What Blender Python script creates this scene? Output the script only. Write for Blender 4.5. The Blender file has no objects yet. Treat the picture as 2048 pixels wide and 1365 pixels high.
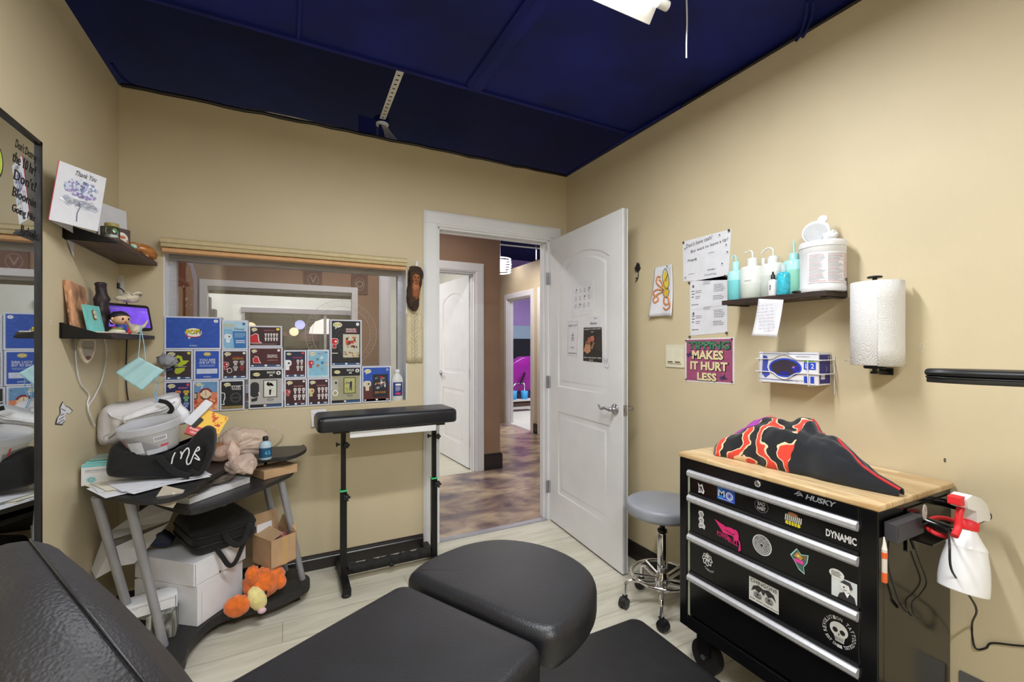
import bpy, math, random
from mathutils import Vector, Matrix, noise
random.seed(7)
PI = math.pi
COL = bpy.context.scene.collection
SC = bpy.context.scene
# ------------------------------------------------------------------ camera, world, light, exposure
EYE = 1.29; YAW = math.radians(27.0); FOC = 890.0; HOR = 691.0
cd = bpy.data.cameras.new('camera'); cam = bpy.data.objects.new('camera', cd); COL.objects.link(cam)
cam.location = (0, 0, EYE); cam.rotation_euler = (PI/2, 0, -YAW)
cd.sensor_width = 36; cd.lens = FOC/2048*36; cd.shift_y = (HOR-682.5)/2048; cd.clip_start = .02
SC.camera = cam
w = bpy.data.worlds.new('world'); SC.world = w; w.use_nodes = True
w.node_tree.nodes['Background'].inputs[0].default_value = (.75, .78, 1, 1)
w.node_tree.nodes['Background'].inputs[1].default_value = .25
SC.view_settings.view_transform = 'Standard'; SC.view_settings.look = 'None'
SC.view_settings.exposure = 0.61; SC.view_settings.gamma = 1
def area(name, loc, sx, sy, power, color=(1, 1, 1), rot=(0, 0, 0)):
    l = bpy.data.lights.new(name, 'AREA'); l.shape = 'RECTANGLE'; l.size = sx; l.size_y = sy
    l.energy = power; l.color = color
    o = bpy.data.objects.new(name, l); COL.objects.link(o); o.location = loc; o.rotation_euler = rot
    return o
# tubes of the visible shop light, then added lights without a visible fixture
area('shop_light_tubes', (.6, 1.12, 2.462), 1.12, .10, 22, (.95, .975, 1))
area('added_rear_light', (.3, -.62, 2.462), 1.12, .10, 33, (.95, .975, 1))  # added out of view behind the camera to lift the ambient light
area('added_hall_light', (.7, 3.55, 2.5), 1.8, .12, 10, (1, .92, .88))  # added to light the hall, its fixture is not visible
area('unseen_corridor_light', (2.6, 5.2, 2.5), .3, 1.2, 16, (1, .95, .92))  # unseen area light for the corridor, no fixture built
area('added_back_room_light', (-.2, 5.25, 2.7), 2.2, .3, 46, (1, .98, .95))  # added to brighten the back room wall, no fixture built
area('unseen_purple_room_light', (4.6, 6.6, 3.0), 1.2, 1.0, 60, (.95, .93, 1))  # unseen area light over the purple room, without a fixture

# ------------------------------------------------------------------ helpers
_S, _C = math.sin(YAW), math.cos(YAW)
def at(u, v, ax, val):
    """the point of the plane (axis ax = val) lying in the direction of photo pixel u, v"""
    r = (u-1024)/FOC; d = (_S+r*_C, _C-r*_S, (HOR-v)/FOC); o = (0, 0, EYE)
    t = (val-o[ax])/d[ax]
    return Vector([o[i]+t*d[i] for i in range(3)])
def lin(c):
    return tuple(((x/255+.055)/1.055)**2.4 if x/255 > .04045 else x/255/12.92 for x in c)
def hx(s):
    return tuple(int(s[i:i+2], 16) for i in (1, 3, 5))
MATS = {}
def new_mat(name):
    m = bpy.data.materials.new(name); m.use_nodes = True
    nt = m.node_tree; b = nt.nodes['Principled BSDF']
    MATS[name] = m
    return m, nt, b
def node(nt, t, **k):
    n = nt.nodes.new(t)
    for a, v in k.items(): setattr(n, a, v)
    return n
def coords(nt, scale=(1, 1, 1), kind='Object', rot=(0, 0, 0)):
    tc = node(nt, 'ShaderNodeTexCoord'); mp = node(nt, 'ShaderNodeMapping')
    mp.inputs['Scale'].default_value = scale; mp.inputs['Rotation'].default_value = rot
    nt.links.new(tc.outputs[kind], mp.inputs[0]); return mp.outputs[0]
def ramp(nt, fac, stops, interp='LINEAR'):
    r = node(nt, 'ShaderNodeValToRGB'); r.color_ramp.interpolation = interp
    e = r.color_ramp.elements
    for i, (p, c) in enumerate(stops):
        x = e[i] if i < 2 else e.new(p)
        x.position = p; x.color = (*lin(c), 1)
    nt.links.new(fac, r.inputs[0]); return r.outputs[0]
def mat(name, rgb, rough=.5, metal=0, var=.06, scale=14, bump=0, bscale=60, emit=0, stretch=(1, 1, 1), spec=.5,
        trans=0, alpha=1, sheen=0, coat=0, dist=.002):
    m, nt, b = new_mat(name)
    if isinstance(rgb, str): rgb = hx(rgb)
    co = coords(nt, stretch)
    n = node(nt, 'ShaderNodeTexNoise'); n.inputs['Scale'].default_value = scale; n.inputs['Detail'].default_value = 4
    nt.links.new(co, n.inputs['Vector'])
    lo = tuple(max(0, c*(1-var)) for c in rgb); hi = tuple(min(255, c*(1+var)) for c in rgb)
    c = ramp(nt, n.outputs[0], [(.3, lo), (.7, hi)])
    nt.links.new(c, b.inputs['Base Color'])
    b.inputs['Roughness'].default_value = rough; b.inputs['Metallic'].default_value = metal
    b.inputs['Specular IOR Level'].default_value = spec
    b.inputs['Transmission Weight'].default_value = trans; b.inputs['Alpha'].default_value = alpha
    b.inputs['Sheen Weight'].default_value = sheen; b.inputs['Coat Weight'].default_value = coat
    if emit:
        nt.links.new(c, b.inputs['Emission Color']); b.inputs['Emission Strength'].default_value = emit
    if bump:
        n2 = node(nt, 'ShaderNodeTexNoise'); n2.inputs['Scale'].default_value = bscale; n2.inputs['Detail'].default_value = 3
        nt.links.new(co, n2.inputs['Vector'])
        bp = node(nt, 'ShaderNodeBump'); bp.inputs['Strength'].default_value = bump; bp.inputs['Distance'].default_value = dist
        nt.links.new(n2.outputs[0], bp.inputs['Height']); nt.links.new(bp.outputs[0], b.inputs['Normal'])
    return m
def getm(k):
    if k in MATS: return MATS[k]
    if k[0] == '#': return mat(k, hx(k), rough=.55, var=.03, scale=40)
    raise KeyError(k)
def catmull(p, n=6, closed=False):
    p = [Vector(q) for q in p]; out = []; N = len(p)
    for i in range(N if closed else N-1):
        g = (lambda j: p[j % N]) if closed else (lambda j: p[max(0, min(N-1, j))])
        a, b, c, d = g(i-1), g(i), g(i+1), g(i+2)
        for k in range(n):
            t = k/n
            out.append(.5*((2*b)+(c-a)*t+(2*a-5*b+4*c-d)*t*t+(3*b-a-3*c+d)*t**3))
    if not closed: out.append(p[-1])
    return out
def rrect(x0, y0, x1, y1, r, n=5):
    out = []
    for cx, cy, a in ((x1-r, y1-r, 0), (x0+r, y1-r, 90), (x0+r, y0+r, 180), (x1-r, y0+r, 270)):
        for k in range(n+1):
            t = math.radians(a+90*k/n); out.append((cx+r*math.cos(t), cy+r*math.sin(t)))
    return out
def oval(cx, cy, rx, ry, n=28, a0=0, a1=360):
    full = abs(a1-a0) >= 360
    return [(cx+rx*math.cos(math.radians(a0+(a1-a0)*k/(n if full else n-1))),
             cy+ry*math.sin(math.radians(a0+(a1-a0)*k/(n if full else n-1)))) for k in range(n)]
FONT = {}
def glyphs(s, spacing=1.0, bold=.006):
    k = (s, spacing, bold)
    if k not in FONT:
        c = bpy.data.curves.new('t', 'FONT'); c.body = s; c.size = 1; c.resolution_u = 2; c.space_character = spacing; c.offset = bold
        o = bpy.data.objects.new('t', c); COL.objects.link(o)
        dg = bpy.context.evaluated_depsgraph_get(); me = o.evaluated_get(dg).to_mesh()
        vs = [(v.co.x, v.co.y) for v in me.vertices]; fs = [tuple(f.vertices) for f in me.polygons]
        bpy.data.objects.remove(o); bpy.data.curves.remove(c)
        x0 = min(v[0] for v in vs); x1 = max(v[0] for v in vs); y0 = min(v[1] for v in vs); y1 = max(v[1] for v in vs)
        FONT[k] = ([((x-x0)/(x1-x0), (y-y0)/(y1-y0)) for x, y in vs], fs, (x1-x0)/(y1-y0))
    return FONT[k]
LAY = .0005
def frame(o, x, y=None, z=None):
    """matrix of a local frame: origin o, local x axis x, local z axis z (y completed)"""
    x = Vector(x).normalized(); z = Vector(z).normalized(); y = z.cross(x).normalized(); z = x.cross(y).normalized()
    M = Matrix((x, y, z)).transposed().to_4x4(); M.translation = Vector(o); return M
class MB:
    def __init__(s, M=None): s.v = []; s.f = []; s.mi = []; s.sm = []; s.mats = []; s.M = M or Matrix(); s.clip = None
    def use(s, M): s.M = M; return s
    def add(s, vs, fs, m, smooth=False):
        if m not in s.mats: s.mats.append(m)
        k = s.mats.index(m); o = len(s.v)
        s.v += [s.M @ Vector(p) for p in vs]
        for f in fs: s.f.append(tuple(i+o for i in f)); s.mi.append(k); s.sm.append(smooth)
        return s
    def box(s, a, b, m):
        (x0, y0, z0), (x1, y1, z1) = [[min(p, q) for p, q in zip(a, b)], [max(p, q) for p, q in zip(a, b)]]
        v = [(x0, y0, z0), (x1, y0, z0), (x1, y1, z0), (x0, y1, z0), (x0, y0, z1), (x1, y0, z1), (x1, y1, z1), (x0, y1, z1)]
        return s.add(v, [(0, 3, 2, 1), (4, 5, 6, 7), (0, 1, 5, 4), (1, 2, 6, 5), (2, 3, 7, 6), (3, 0, 4, 7)], m)
    def hexa(s, b4, t4, m):
        return s.add(list(b4)+list(t4), [(0, 3, 2, 1), (4, 5, 6, 7), (0, 1, 5, 4), (1, 2, 6, 5), (2, 3, 7, 6), (3, 0, 4, 7)], m)
    def prism(s, poly, z0, z1, m, top=None, smooth=False):
        n = len(poly); v = [(p[0], p[1], z0) for p in poly]+[(p[0], p[1], z1) for p in poly]
        s.add(v, [tuple(range(n-1, -1, -1))]+[(i, (i+1) % n, (i+1) % n+n, i+n) for i in range(n)], m, smooth)
        s.sm[-n-1] = False
        return s.add([(p[0], p[1], z1) for p in poly], [tuple(range(n))], top or m)
    def tube(s, pts, r, m, n=8, closed=False, smooth=True, flat=1.0, up=None):
        p = [Vector(q) for q in pts]; N = len(p); vs = []; prev = None
        for i in range(N):
            if closed: t = p[(i+1) % N]-p[i-1]
            else: t = p[min(N-1, i+1)]-p[max(0, i-1)]
            if t.length < 1e-9: t = Vector((0, 0, 1))
            t.normalize()
            if prev is None:
                a = Vector(up) if up else (Vector((0, 0, 1)) if abs(t.z) < .9 else Vector((1, 0, 0)))
                prev = (a-t*a.dot(t)).normalized()
            else: prev = (prev-t*prev.dot(t)).normalized()
            q = t.cross(prev); rr = r[i] if isinstance(r, (list, tuple)) else r
            for k in range(n):
                a = 2*PI*k/n; vs.append(p[i]+prev*math.cos(a)*rr*flat+q*math.sin(a)*rr)
        fs = []
        for i in range(N if closed else N-1):
            for k in range(n):
                a = i*n+k; b = i*n+(k+1) % n; j = (i+1) % N
                fs.append((a, b, j*n+(k+1) % n, j*n+k))
        s.add(vs, fs, m, smooth)
        if not closed:
            s.add(vs[:n], [tuple(range(n-1, -1, -1))], m); s.add(vs[-n:], [tuple(range(n))], m)
        return s
    def lathe(s, prof, m, c=(0, 0, 0), n=28, smooth=True, sx=1, sy=1):
        vs = []; fs = []; L = len(prof)
        for r, z in prof:
            for k in range(n):
                a = 2*PI*k/n; vs.append((c[0]+r*sx*math.cos(a), c[1]+r*sy*math.sin(a), c[2]+z))
        for i in range(L-1):
            for k in range(n):
                fs.append((i*n+k, i*n+(k+1) % n, (i+1)*n+(k+1) % n, (i+1)*n+k))
        s.add(vs, fs, m, smooth)
        if prof[0][0] > 1e-4: s.add(vs[:n], [tuple(range(n-1, -1, -1))], m)
        if prof[-1][0] > 1e-4: s.add(vs[-n:], [tuple(range(n))], m)
        return s
    def grid(s, fn, nu, nv, m, smooth=True, cu=False, cv=False):
        vs = [fn(i/(nu if cu else nu-1), j/(nv if cv else nv-1)) for j in range(nv) for i in range(nu)]
        fs = [(j*nu+i, j*nu+(i+1) % nu, ((j+1) % nv)*nu+(i+1) % nu, ((j+1) % nv)*nu+i)
              for j in range(nv if cv else nv-1) for i in range(nu if cu else nu-1)]
        return s.add(vs, fs, m, smooth)
    def blob(s, c, r, m, n=20, k=12, amp=0, fr=3, seed=0, e=1.0, rot=None):
        R = rot or Matrix.Identity(3)
        def fn(a, b):
            th = a*2*PI; ph = -PI/2+PI*b
            sg = lambda x: math.copysign(abs(x)**e, x)
            d = Vector((sg(math.cos(ph))*sg(math.cos(th)), sg(math.cos(ph))*sg(math.sin(th)), sg(math.sin(ph))))
            q = 1+amp*noise.noise(d*fr+Vector((seed, seed*2.3, 0)))
            return Vector(c)+R @ Vector((d.x*r[0]*q, d.y*r[1]*q, d.z*r[2]*q))
        return s.grid(fn, n, k, m, cu=True)
    def pad(s, outl, z0, z1, r, m, dome=0, steps=4, smooth=True, side=None, rb=None):
        """cushion-like slab: outline in local xy, edges rounded by r, top domed"""
        N = len(outl); P = [Vector((p[0], p[1], 0)) for p in outl]
        nr = []
        for i in range(N):
            t = (P[(i+1) % N]-P[i-1]).normalized(); nr.append(Vector((t.y, -t.x, 0)))
        cx = sum((p for p in P), Vector())/N
        rings = []; rb = r if rb is None else rb
        for k in range(steps+1):
            a = PI/2*k/steps; rings.append((rb*(1-math.sin(a)), z0+rb*(1-math.cos(a))))
        for k in range(steps+1):
            a = PI/2*k/steps; rings.append((r*(1-math.cos(a)), z1-r+r*math.sin(a)))
        vs = []
        for ins, z in rings: vs += [P[i]-nr[i]*ins+Vector((0, 0, z)) for i in range(N)]
        fs = [(j*N+i, j*N+(i+1) % N, (j+1)*N+(i+1) % N, (j+1)*N+i) for j in range(len(rings)-1) for i in range(N)]
        last = [P[i]-nr[i]*r for i in range(N)]
        base = len(vs)-N
        D = 9
        for k in range(1, D):
            t = k/D
            vs += [last[i].lerp(cx, t)+Vector((0, 0, z1+dome*(1-(1-t)**2))) for i in range(N)]
            o = base+k*N
            fs += [(o-N+i, o-N+(i+1) % N, o+(i+1) % N, o+i) for i in range(N)]
        vs.append(cx+Vector((0, 0, z1+dome))); c = len(vs)-1; o = base+(D-1)*N
        fs += [(o+i, o+(i+1) % N, c) for i in range(N)]
        fs.append(tuple(range(N-1, -1, -1)))
        return s.add(vs, fs, m, smooth)
    # flat prints, local xy plane, layer l
    def rect(s, x0, y0, x1, y1, m, l=1): return s.poly([(x0, y0), (x1, y0), (x1, y1), (x0, y1)], m, l)
    def poly(s, p, m, l=1):
        a = sum(p[i-1][0]*p[i][1]-p[i][0]*p[i-1][1] for i in range(len(p)))
        if a < 0: p = p[::-1]
        if s.clip: A, B = s.clip; p = [(max(-A, min(A, q[0])), max(-B, min(B, q[1]))) for q in p]
        return s.add([(q[0], q[1], l*LAY) for q in p], [tuple(range(len(p)))], m)
    def ell(s, cx, cy, rx, ry, m, l=1, n=24): return s.poly(oval(cx, cy, rx, ry, n), m, l)
    def ring(s, cx, cy, rx, ry, t, m, l=1, n=32, a0=0, a1=360):
        o = oval(cx, cy, rx, ry, n, a0, a1); i = oval(cx, cy, rx-t, ry-t, n, a0, a1); full = abs(a1-a0) >= 360
        N = len(o); v = [(q[0], q[1], l*LAY) for q in o+i]
        return s.add(v, [(k, (k+1) % N, N+(k+1) % N, N+k) for k in range(N if full else N-1)], m)
    def line(s, p, w, m, l=1):
        p = [Vector((q[0], q[1])) for q in p]; N = len(p); vs = []
        for i in range(N):
            t = (p[min(N-1, i+1)]-p[max(0, i-1)]); t = t.normalized() if t.length > 1e-9 else Vector((1, 0)); n = Vector((-t.y, t.x))*w/2
            vs += [(*(p[i]+n), l*LAY), (*(p[i]-n), l*LAY)]
        return s.add(vs, [(2*i, 2*i+1, 2*i+3, 2*i+2) for i in range(N-1)], m)
    def txt(s, t, cx, cy, h, m, w=None, l=2, rot=0, shear=0, arc=None, sp=1.0, b=.008):
        if t[0] == '~':      # print too small to read: short upright strokes
            rd = random.Random(len(t)); w = w or h*len(t)*.6; x = cx-w/2
            while x < cx+w/2: d = rd.uniform(.1, .3)*h; s.poly([(x, cy-h/2), (x+d, cy-h/2), (x+d, cy+h*rd.uniform(.2, .5)), (x, cy+h/2)], m, l); x += d+h*rd.uniform(.15, .35)
            return s
        vs, fs, asp = glyphs(t, sp, b)
        if w is None: w = h*asp
        out = []; c, sn = math.cos(rot), math.sin(rot)
        for x, y in vs:
            X = (x-.5)*w; Y = (y-.5)*h; X += Y*shear
            if arc: Y += arc*(1-(2*x-1)**2)
            out.append((cx+X*c-Y*sn, cy+X*sn+Y*c, l*LAY))
        return s.add(out, fs, m)
    def scrib(s, x0, x1, y, h, m, l=2, seed=1, w=.0012, words=4):
        """a line of joined handwriting"""
        rd = random.Random(seed); x = x0; L = (x1-x0)/words
        for k in range(words):
            e = x+L*rd.uniform(.65, .88); p = []
            n = max(4, int((e-x)/(h*.32)))
            for i in range(n+1): p.append((x+(e-x)*i/n+rd.uniform(-.1, .1)*h, y+(rd.uniform(.25, 1)*h if i % 2 else rd.uniform(-.2, .1)*h), 0))
            s.line([(q.x, q.y) for q in catmull(p, 3)], w, m, l)
            x += L
        return s
    def rows(s, x0, x1, y0, y1, n, m, l=2, seed=1, th=.4, rag=.3):
        """printed small text as fine dashes"""
        rd = random.Random(seed); st = (y1-y0)/n
        for k in range(n):
            y = y1-(k+.5)*st; x = x0; e = x1-(x1-x0)*rd.uniform(0, rag)
            while x < e:
                w = (x1-x0)*rd.uniform(.06, .2); s.rect(x, y-st*th/2, min(e, x+w), y+st*th/2, m, l); x += w+(x1-x0)*.025
        return s
    def build(s, name, parent=None, bevel=0, loc=None, seg=2, solid=0, sub=0, kind=None):
        P = Vector(parent['_o']) if parent else None
        if loc is None:
            if parent: loc = P
            else:
                xs = [v.x for v in s.v]; ys = [v.y for v in s.v]
                loc = Vector(((min(xs)+max(xs))/2, (min(ys)+max(ys))/2, min(v.z for v in s.v)))
        loc = Vector(loc)
        me = bpy.data.meshes.new(name); me.from_pydata([tuple(v-loc) for v in s.v], [], s.f); me.update()
        for m in s.mats: me.materials.append(getm(m))
        me.polygons.foreach_set('material_index', s.mi); me.polygons.foreach_set('use_smooth', s.sm)
        o = bpy.data.objects.new(name, me); COL.objects.link(o); o['_o'] = tuple(loc)
        if parent: o.parent = parent; o.location = loc-P
        else: o.location = loc
        if sub:
            md = o.modifiers.new('s', 'SUBSURF'); md.levels = sub; md.render_levels = sub
        if solid:
            md = o.modifiers.new('t', 'SOLIDIFY'); md.thickness = solid; md.offset = 0
        if bevel:
            md = o.modifiers.new('b', 'BEVEL'); md.width = bevel; md.segments = seg; md.limit_method = 'ANGLE'; md.angle_limit = math.radians(40)
        if kind: o['kind'] = kind
        return o
def crinkle(mb, i0, amp, fr=9, seed=0):
    """sharp folds: ridged noise pushes the vertices from i0 on"""
    for i in range(i0, len(mb.v)):
        q = mb.v[i]; s = Vector((seed, seed*1.7, 0)); r = 1-2*abs(noise.noise(q*fr+s)); r2_ = 1-2*abs(noise.noise(q*fr*2.3-s)); d = noise.noise_vector(q*fr*.7+s)
        mb.v[i] = q+d.normalized()*(r*amp+r2_*amp*.5)
    return mb
def root(name, label, cat, loc, group=None):
    o = bpy.data.objects.new(name, None); COL.objects.link(o); o.location = loc; o['_o'] = tuple(loc)
    o.empty_display_size = .05
    return tag(o, label, cat, group)
def tag(o, label, cat, group=None):
    o['label'] = label; o['category'] = cat
    if group: o['group'] = group
    return o
def st(mb, name, **k):
    return mb.build(name, kind='structure', **k)
def shift(o, d):
    o.location = o.location+Vector(d); o['_o'] = tuple(Vector(o['_o'])+Vector(d)); return o
def dup(o, d=(0, 0, 0), label=None):
    def cp(x, par):
        c = x.copy(); COL.objects.link(c); c.parent = par
        for ch in [k for k in bpy.data.objects if k.parent == x]: cp(ch, c)
        return c
    c = cp(o, o.parent); c.location = o.location+Vector(d); c['_o'] = tuple(Vector(o['_o'])+Vector(d))
    if label: c['label'] = label
    return c
# wall frames: local x runs right as one faces the wall, local y up, local z out of the wall
WX = 1.887; LX = -.722; BY = 2.8
def fright(u, v, off=0): p = at(u, v, 0, WX-off); return frame(p, (0, -1, 0), z=(-1, 0, 0))
def fleft(u, v, off=0): p = at(u, v, 0, LX+off); return frame(p, (0, 1, 0), z=(1, 0, 0))
def fback(u, v, off=0): p = at(u, v, 1, BY-off); return frame(p, (1, 0, 0), z=(0, -1, 0))
FR = frame((WX, 0, 0), (0, -1, 0), z=(-1, 0, 0)); FL = frame((LX, 0, 0), (0, 1, 0), z=(1, 0, 0)); FB = frame((0, BY, 0), (1, 0, 0), z=(0, -1, 0))
def r2(u, v): p = at(u, v, 0, WX); return (-p.y, p.z)       # right-wall pixel in FR coordinates
def l2(u, v): p = at(u, v, 0, LX); return (p.y, p.z)
def b2(u, v): p = at(u, v, 1, BY); return (p.x, p.z)
# ------------------------------------------------------------------ materials
mat('wall_paint', (208, 194, 162), .55, var=.015, scale=3, bump=.25, bscale=180, dist=.0008)
mat('hall_paint', (150, 120, 98), .5, var=.05, scale=2, bump=.2, bscale=160, dist=.0008)
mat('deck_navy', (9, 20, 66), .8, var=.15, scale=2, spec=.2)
mat('ceiling_navy', (17, 27, 100), .7, spec=.25, var=.2, scale=2.5, bump=.3, bscale=9, dist=.01)
mat('white_paint', (226, 227, 230), .35, var=.015, scale=6)
mat('offwhite', (214, 214, 204), .6, var=.02, scale=4)
mat('purple_paint', (178, 150, 214), .6, var=.03, scale=2)
mat('base_black', (38, 33, 32), .3, var=.15, scale=8)
mat('alu', (176, 177, 186), .35, .6, var=.05, scale=10, stretch=(1, 1, 12))
mat('black_metal', (22, 22, 24), .38, .3, var=.15, scale=12)
mat('black_plastic', (26, 26, 28), .45, var=.12, scale=16)
mat('gloss_black', (14, 14, 17), .16, .2, var=.2, scale=6)
mat('chrome', (225, 226, 230), .08, 1, var=.02, scale=5)
mat('steel', (165, 165, 170), .28, .9, var=.05, scale=10)
mat('silver_bar', (205, 206, 212), .38, .45, var=.03, scale=8, stretch=(1, 14, 1))
mat('grey_tube', (158, 159, 166), .42, .4, var=.04, scale=10)
mat('white_plastic', (224, 225, 228), .32, var=.015, scale=9)
mat('cream_plastic', (222, 218, 196), .4, var=.02, scale=9)
mat('paper', (222, 223, 230), .7, var=.02, scale=20, bump=.1, bscale=90, dist=.0006)
mat('paper_warm', (226, 222, 205), .7, var=.03, scale=16)
mat('carton_white', (226, 226, 230), .6, var=.03, scale=7, bump=.08, bscale=30)
mat('carton_print', (205, 210, 226), .4, var=.02, scale=12)
mat('cardboard', (186, 152, 116), .75, var=.06, scale=9, bump=.1, bscale=40)
mat('tape', (196, 158, 108), .3, var=.03, scale=12)
mat('fabric_black', (17, 17, 19), .9, var=.2, scale=18, bump=.4, bscale=240, dist=.001, sheen=.08)
mat('foam_black', (30, 29, 30), .85, var=.2, scale=30, bump=.5, bscale=70, dist=.003)
mat('teal', (120, 206, 204), .4, var=.03, scale=12)
mat('teal_light', (178, 220, 226), .55, var=.03, scale=12)
mat('bag_film', (234, 230, 232), .3, var=.04, scale=6, bump=.5, bscale=22, dist=.006, alpha=.88)
mat('bag_tan', (234, 208, 192), .2, var=.07, scale=8, bump=1.0, bscale=30, dist=.012, alpha=.5)
mat('tub_clear', (226, 228, 236), .14, var=.03, scale=6, bump=.15, bscale=12, alpha=.42)
mat('bottle_milk', (226, 230, 226), .35, var=.02, scale=9, alpha=.9)
mat('grey_vinyl', (146, 150, 160), .38, var=.04, scale=6, bump=.15, bscale=90)
mat('bone', (214, 204, 182), .5, var=.12, scale=18)
mat('orange_wood', (176, 112, 56), .25, var=.2, scale=14, stretch=(1, 1, 4), coat=.4)
mat('plush_orange', (232, 112, 32), .95, var=.12, scale=40, bump=.8, bscale=260, dist=.004, sheen=.4)
mat('plush_cream', (238, 222, 150), .95, var=.08, scale=40, bump=.8, bscale=260, dist=.004, sheen=.3)
mat('purple_vinyl', (150, 36, 150), .3, var=.1, scale=5)
mat('rubber', (30, 30, 32), .6, var=.15, scale=24)
mat('tube_glow', (255, 252, 244), .5, var=0, emit=5)
mat('bulb_warm', (255, 214, 160), .5, var=0, emit=1.6)
mat('bulb_cool', (200, 200, 255), .5, var=0, emit=1.0)
mat('lamp_globe', (255, 240, 220), .5, var=0, emit=1.3)
mat('chandelier_glow', (255, 250, 255), .5, var=0, emit=2.5)
mat('screen', (92, 62, 168), .3, var=.35, scale=9, emit=.7)
mat('screen_pink', (236, 180, 226), .3, var=.2, scale=40, emit=.6)
mat('wicker', (92, 84, 70), .8, var=.3, scale=60)
mat('towel', (240, 240, 240), .85, var=.01, scale=20)
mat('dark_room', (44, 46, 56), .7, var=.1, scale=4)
mat('soot', (60, 42, 30), .8, var=.3, scale=30, bump=.9, bscale=55, dist=.01)
mat('carved', (150, 88, 50), .55, var=.3, scale=22, bump=.6, bscale=45, dist=.005)
mat('bark', (176, 130, 98), .7, var=.35, scale=20, stretch=(2.5, 1, .5), bump=1, bscale=40, dist=.006)
def glass(name, tint=(1, 1, 1), refl=.10, rough=.0):
    m, nt, b = new_mat(name); nt.nodes.remove(b)
    out = nt.nodes['Material Output']; t = node(nt, 'ShaderNodeBsdfTransparent'); g = node(nt, 'ShaderNodeBsdfGlossy')
    t.inputs[0].default_value = (*tint, 1); g.inputs['Roughness'].default_value = rough
    fr = node(nt, 'ShaderNodeFresnel'); fr.inputs[0].default_value = 1.5
    n = node(nt, 'ShaderNodeTexNoise'); n.inputs['Scale'].default_value = 2
    nt.links.new(coords(nt), n.inputs['Vector'])
    ma = node(nt, 'ShaderNodeMath', operation='MULTIPLY_ADD'); nt.links.new(n.outputs[0], ma.inputs[0]); ma.inputs[1].default_value = .04
    nt.links.new(fr.outputs[0], ma.inputs[2])
    mx = node(nt, 'ShaderNodeMixShader'); nt.links.new(ma.outputs[0], mx.inputs[0])
    nt.links.new(t.outputs[0], mx.inputs[1]); nt.links.new(g.outputs[0], mx.inputs[2]); nt.links.new(mx.outputs[0], out.inputs[0])
glass('window_glass', (.92, .93, .95)); glass('clear_glass', (.9, .95, .93))
def m_mirror():
    m, nt, b = new_mat('mirror'); n = node(nt, 'ShaderNodeTexNoise'); n.inputs['Scale'].default_value = 1.5
    nt.links.new(coords(nt), n.inputs['Vector'])
    nt.links.new(ramp(nt, n.outputs[0], [(.3, (222, 226, 228)), (.7, (230, 233, 234))]), b.inputs['Base Color'])
    b.inputs['Metallic'].default_value = 1; b.inputs['Roughness'].default_value = .02
m_mirror()
def m_planks():
    m, nt, b = new_mat('planks'); co = coords(nt)
    br = node(nt, 'ShaderNodeTexBrick'); br.inputs['Scale'].default_value = 1
    for k, v in (('Brick Width', 1.2), ('Row Height', .16), ('Mortar Size', .0018), ('Bias', 0)): br.inputs[k].default_value = v
    br.inputs['Color1'].default_value = (.3, .3, .3, 1); br.inputs['Color2'].default_value = (.8, .8, .8, 1); br.inputs['Mortar'].default_value = (0, 0, 0, 1)
    nt.links.new(co, br.inputs['Vector'])
    n = node(nt, 'ShaderNodeTexNoise'); n.inputs['Scale'].default_value = 3; n.inputs['Detail'].default_value = 7; n.inputs['Distortion'].default_value = .6
    nt.links.new(coords(nt, (1, 9, 1)), n.inputs['Vector'])
    c1 = ramp(nt, n.outputs[0], [(.28, (192, 187, 170)), (.5, (210, 206, 192)), (.75, (222, 219, 206))])
    c2 = ramp(nt, br.outputs['Color'], [(0, (170, 166, 152)), (.25, (240, 239, 234)), (1, (255, 255, 252))])
    mx = node(nt, 'ShaderNodeMix', data_type='RGBA', blend_type='MULTIPLY'); mx.inputs[0].default_value = .8
    nt.links.new(c1, mx.inputs[6]); nt.links.new(c2, mx.inputs[7]); nt.links.new(mx.outputs[2], b.inputs['Base Color'])
    b.inputs['Roughness'].default_value = .32
m_planks()
def m_concrete():
    m, nt, b = new_mat('stained_concrete')
    n = node(nt, 'ShaderNodeTexNoise'); n.inputs['Scale'].default_value = 2.6; n.inputs['Detail'].default_value = 9; n.inputs['Distortion'].default_value = .5
    nt.links.new(coords(nt, (1, 1.5, 1)), n.inputs['Vector'])
    c = ramp(nt, n.outputs[0], [(.28, (92, 78, 96)), (.42, (140, 120, 112)), (.52, (178, 156, 134)), (.62, (196, 176, 152)), (.74, (172, 136, 98))])
    n2 = node(nt, 'ShaderNodeTexNoise'); n2.inputs['Scale'].default_value = 4.2; n2.inputs['Detail'].default_value = 5
    nt.links.new(coords(nt, (1, 1.6, 1)), n2.inputs['Vector'])
    c2 = ramp(nt, n2.outputs[0], [(.3, (150, 140, 172)), (.5, (255, 255, 255)), (.8, (255, 250, 240))])
    mx = node(nt, 'ShaderNodeMix', data_type='RGBA', blend_type='MULTIPLY'); mx.inputs[0].default_value = .75
    nt.links.new(c, mx.inputs[6]); nt.links.new(c2, mx.inputs[7]); nt.links.new(mx.outputs[2], b.inputs['Base Color'])
    b.inputs['Roughness'].default_value = .22
m_concrete()
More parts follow.
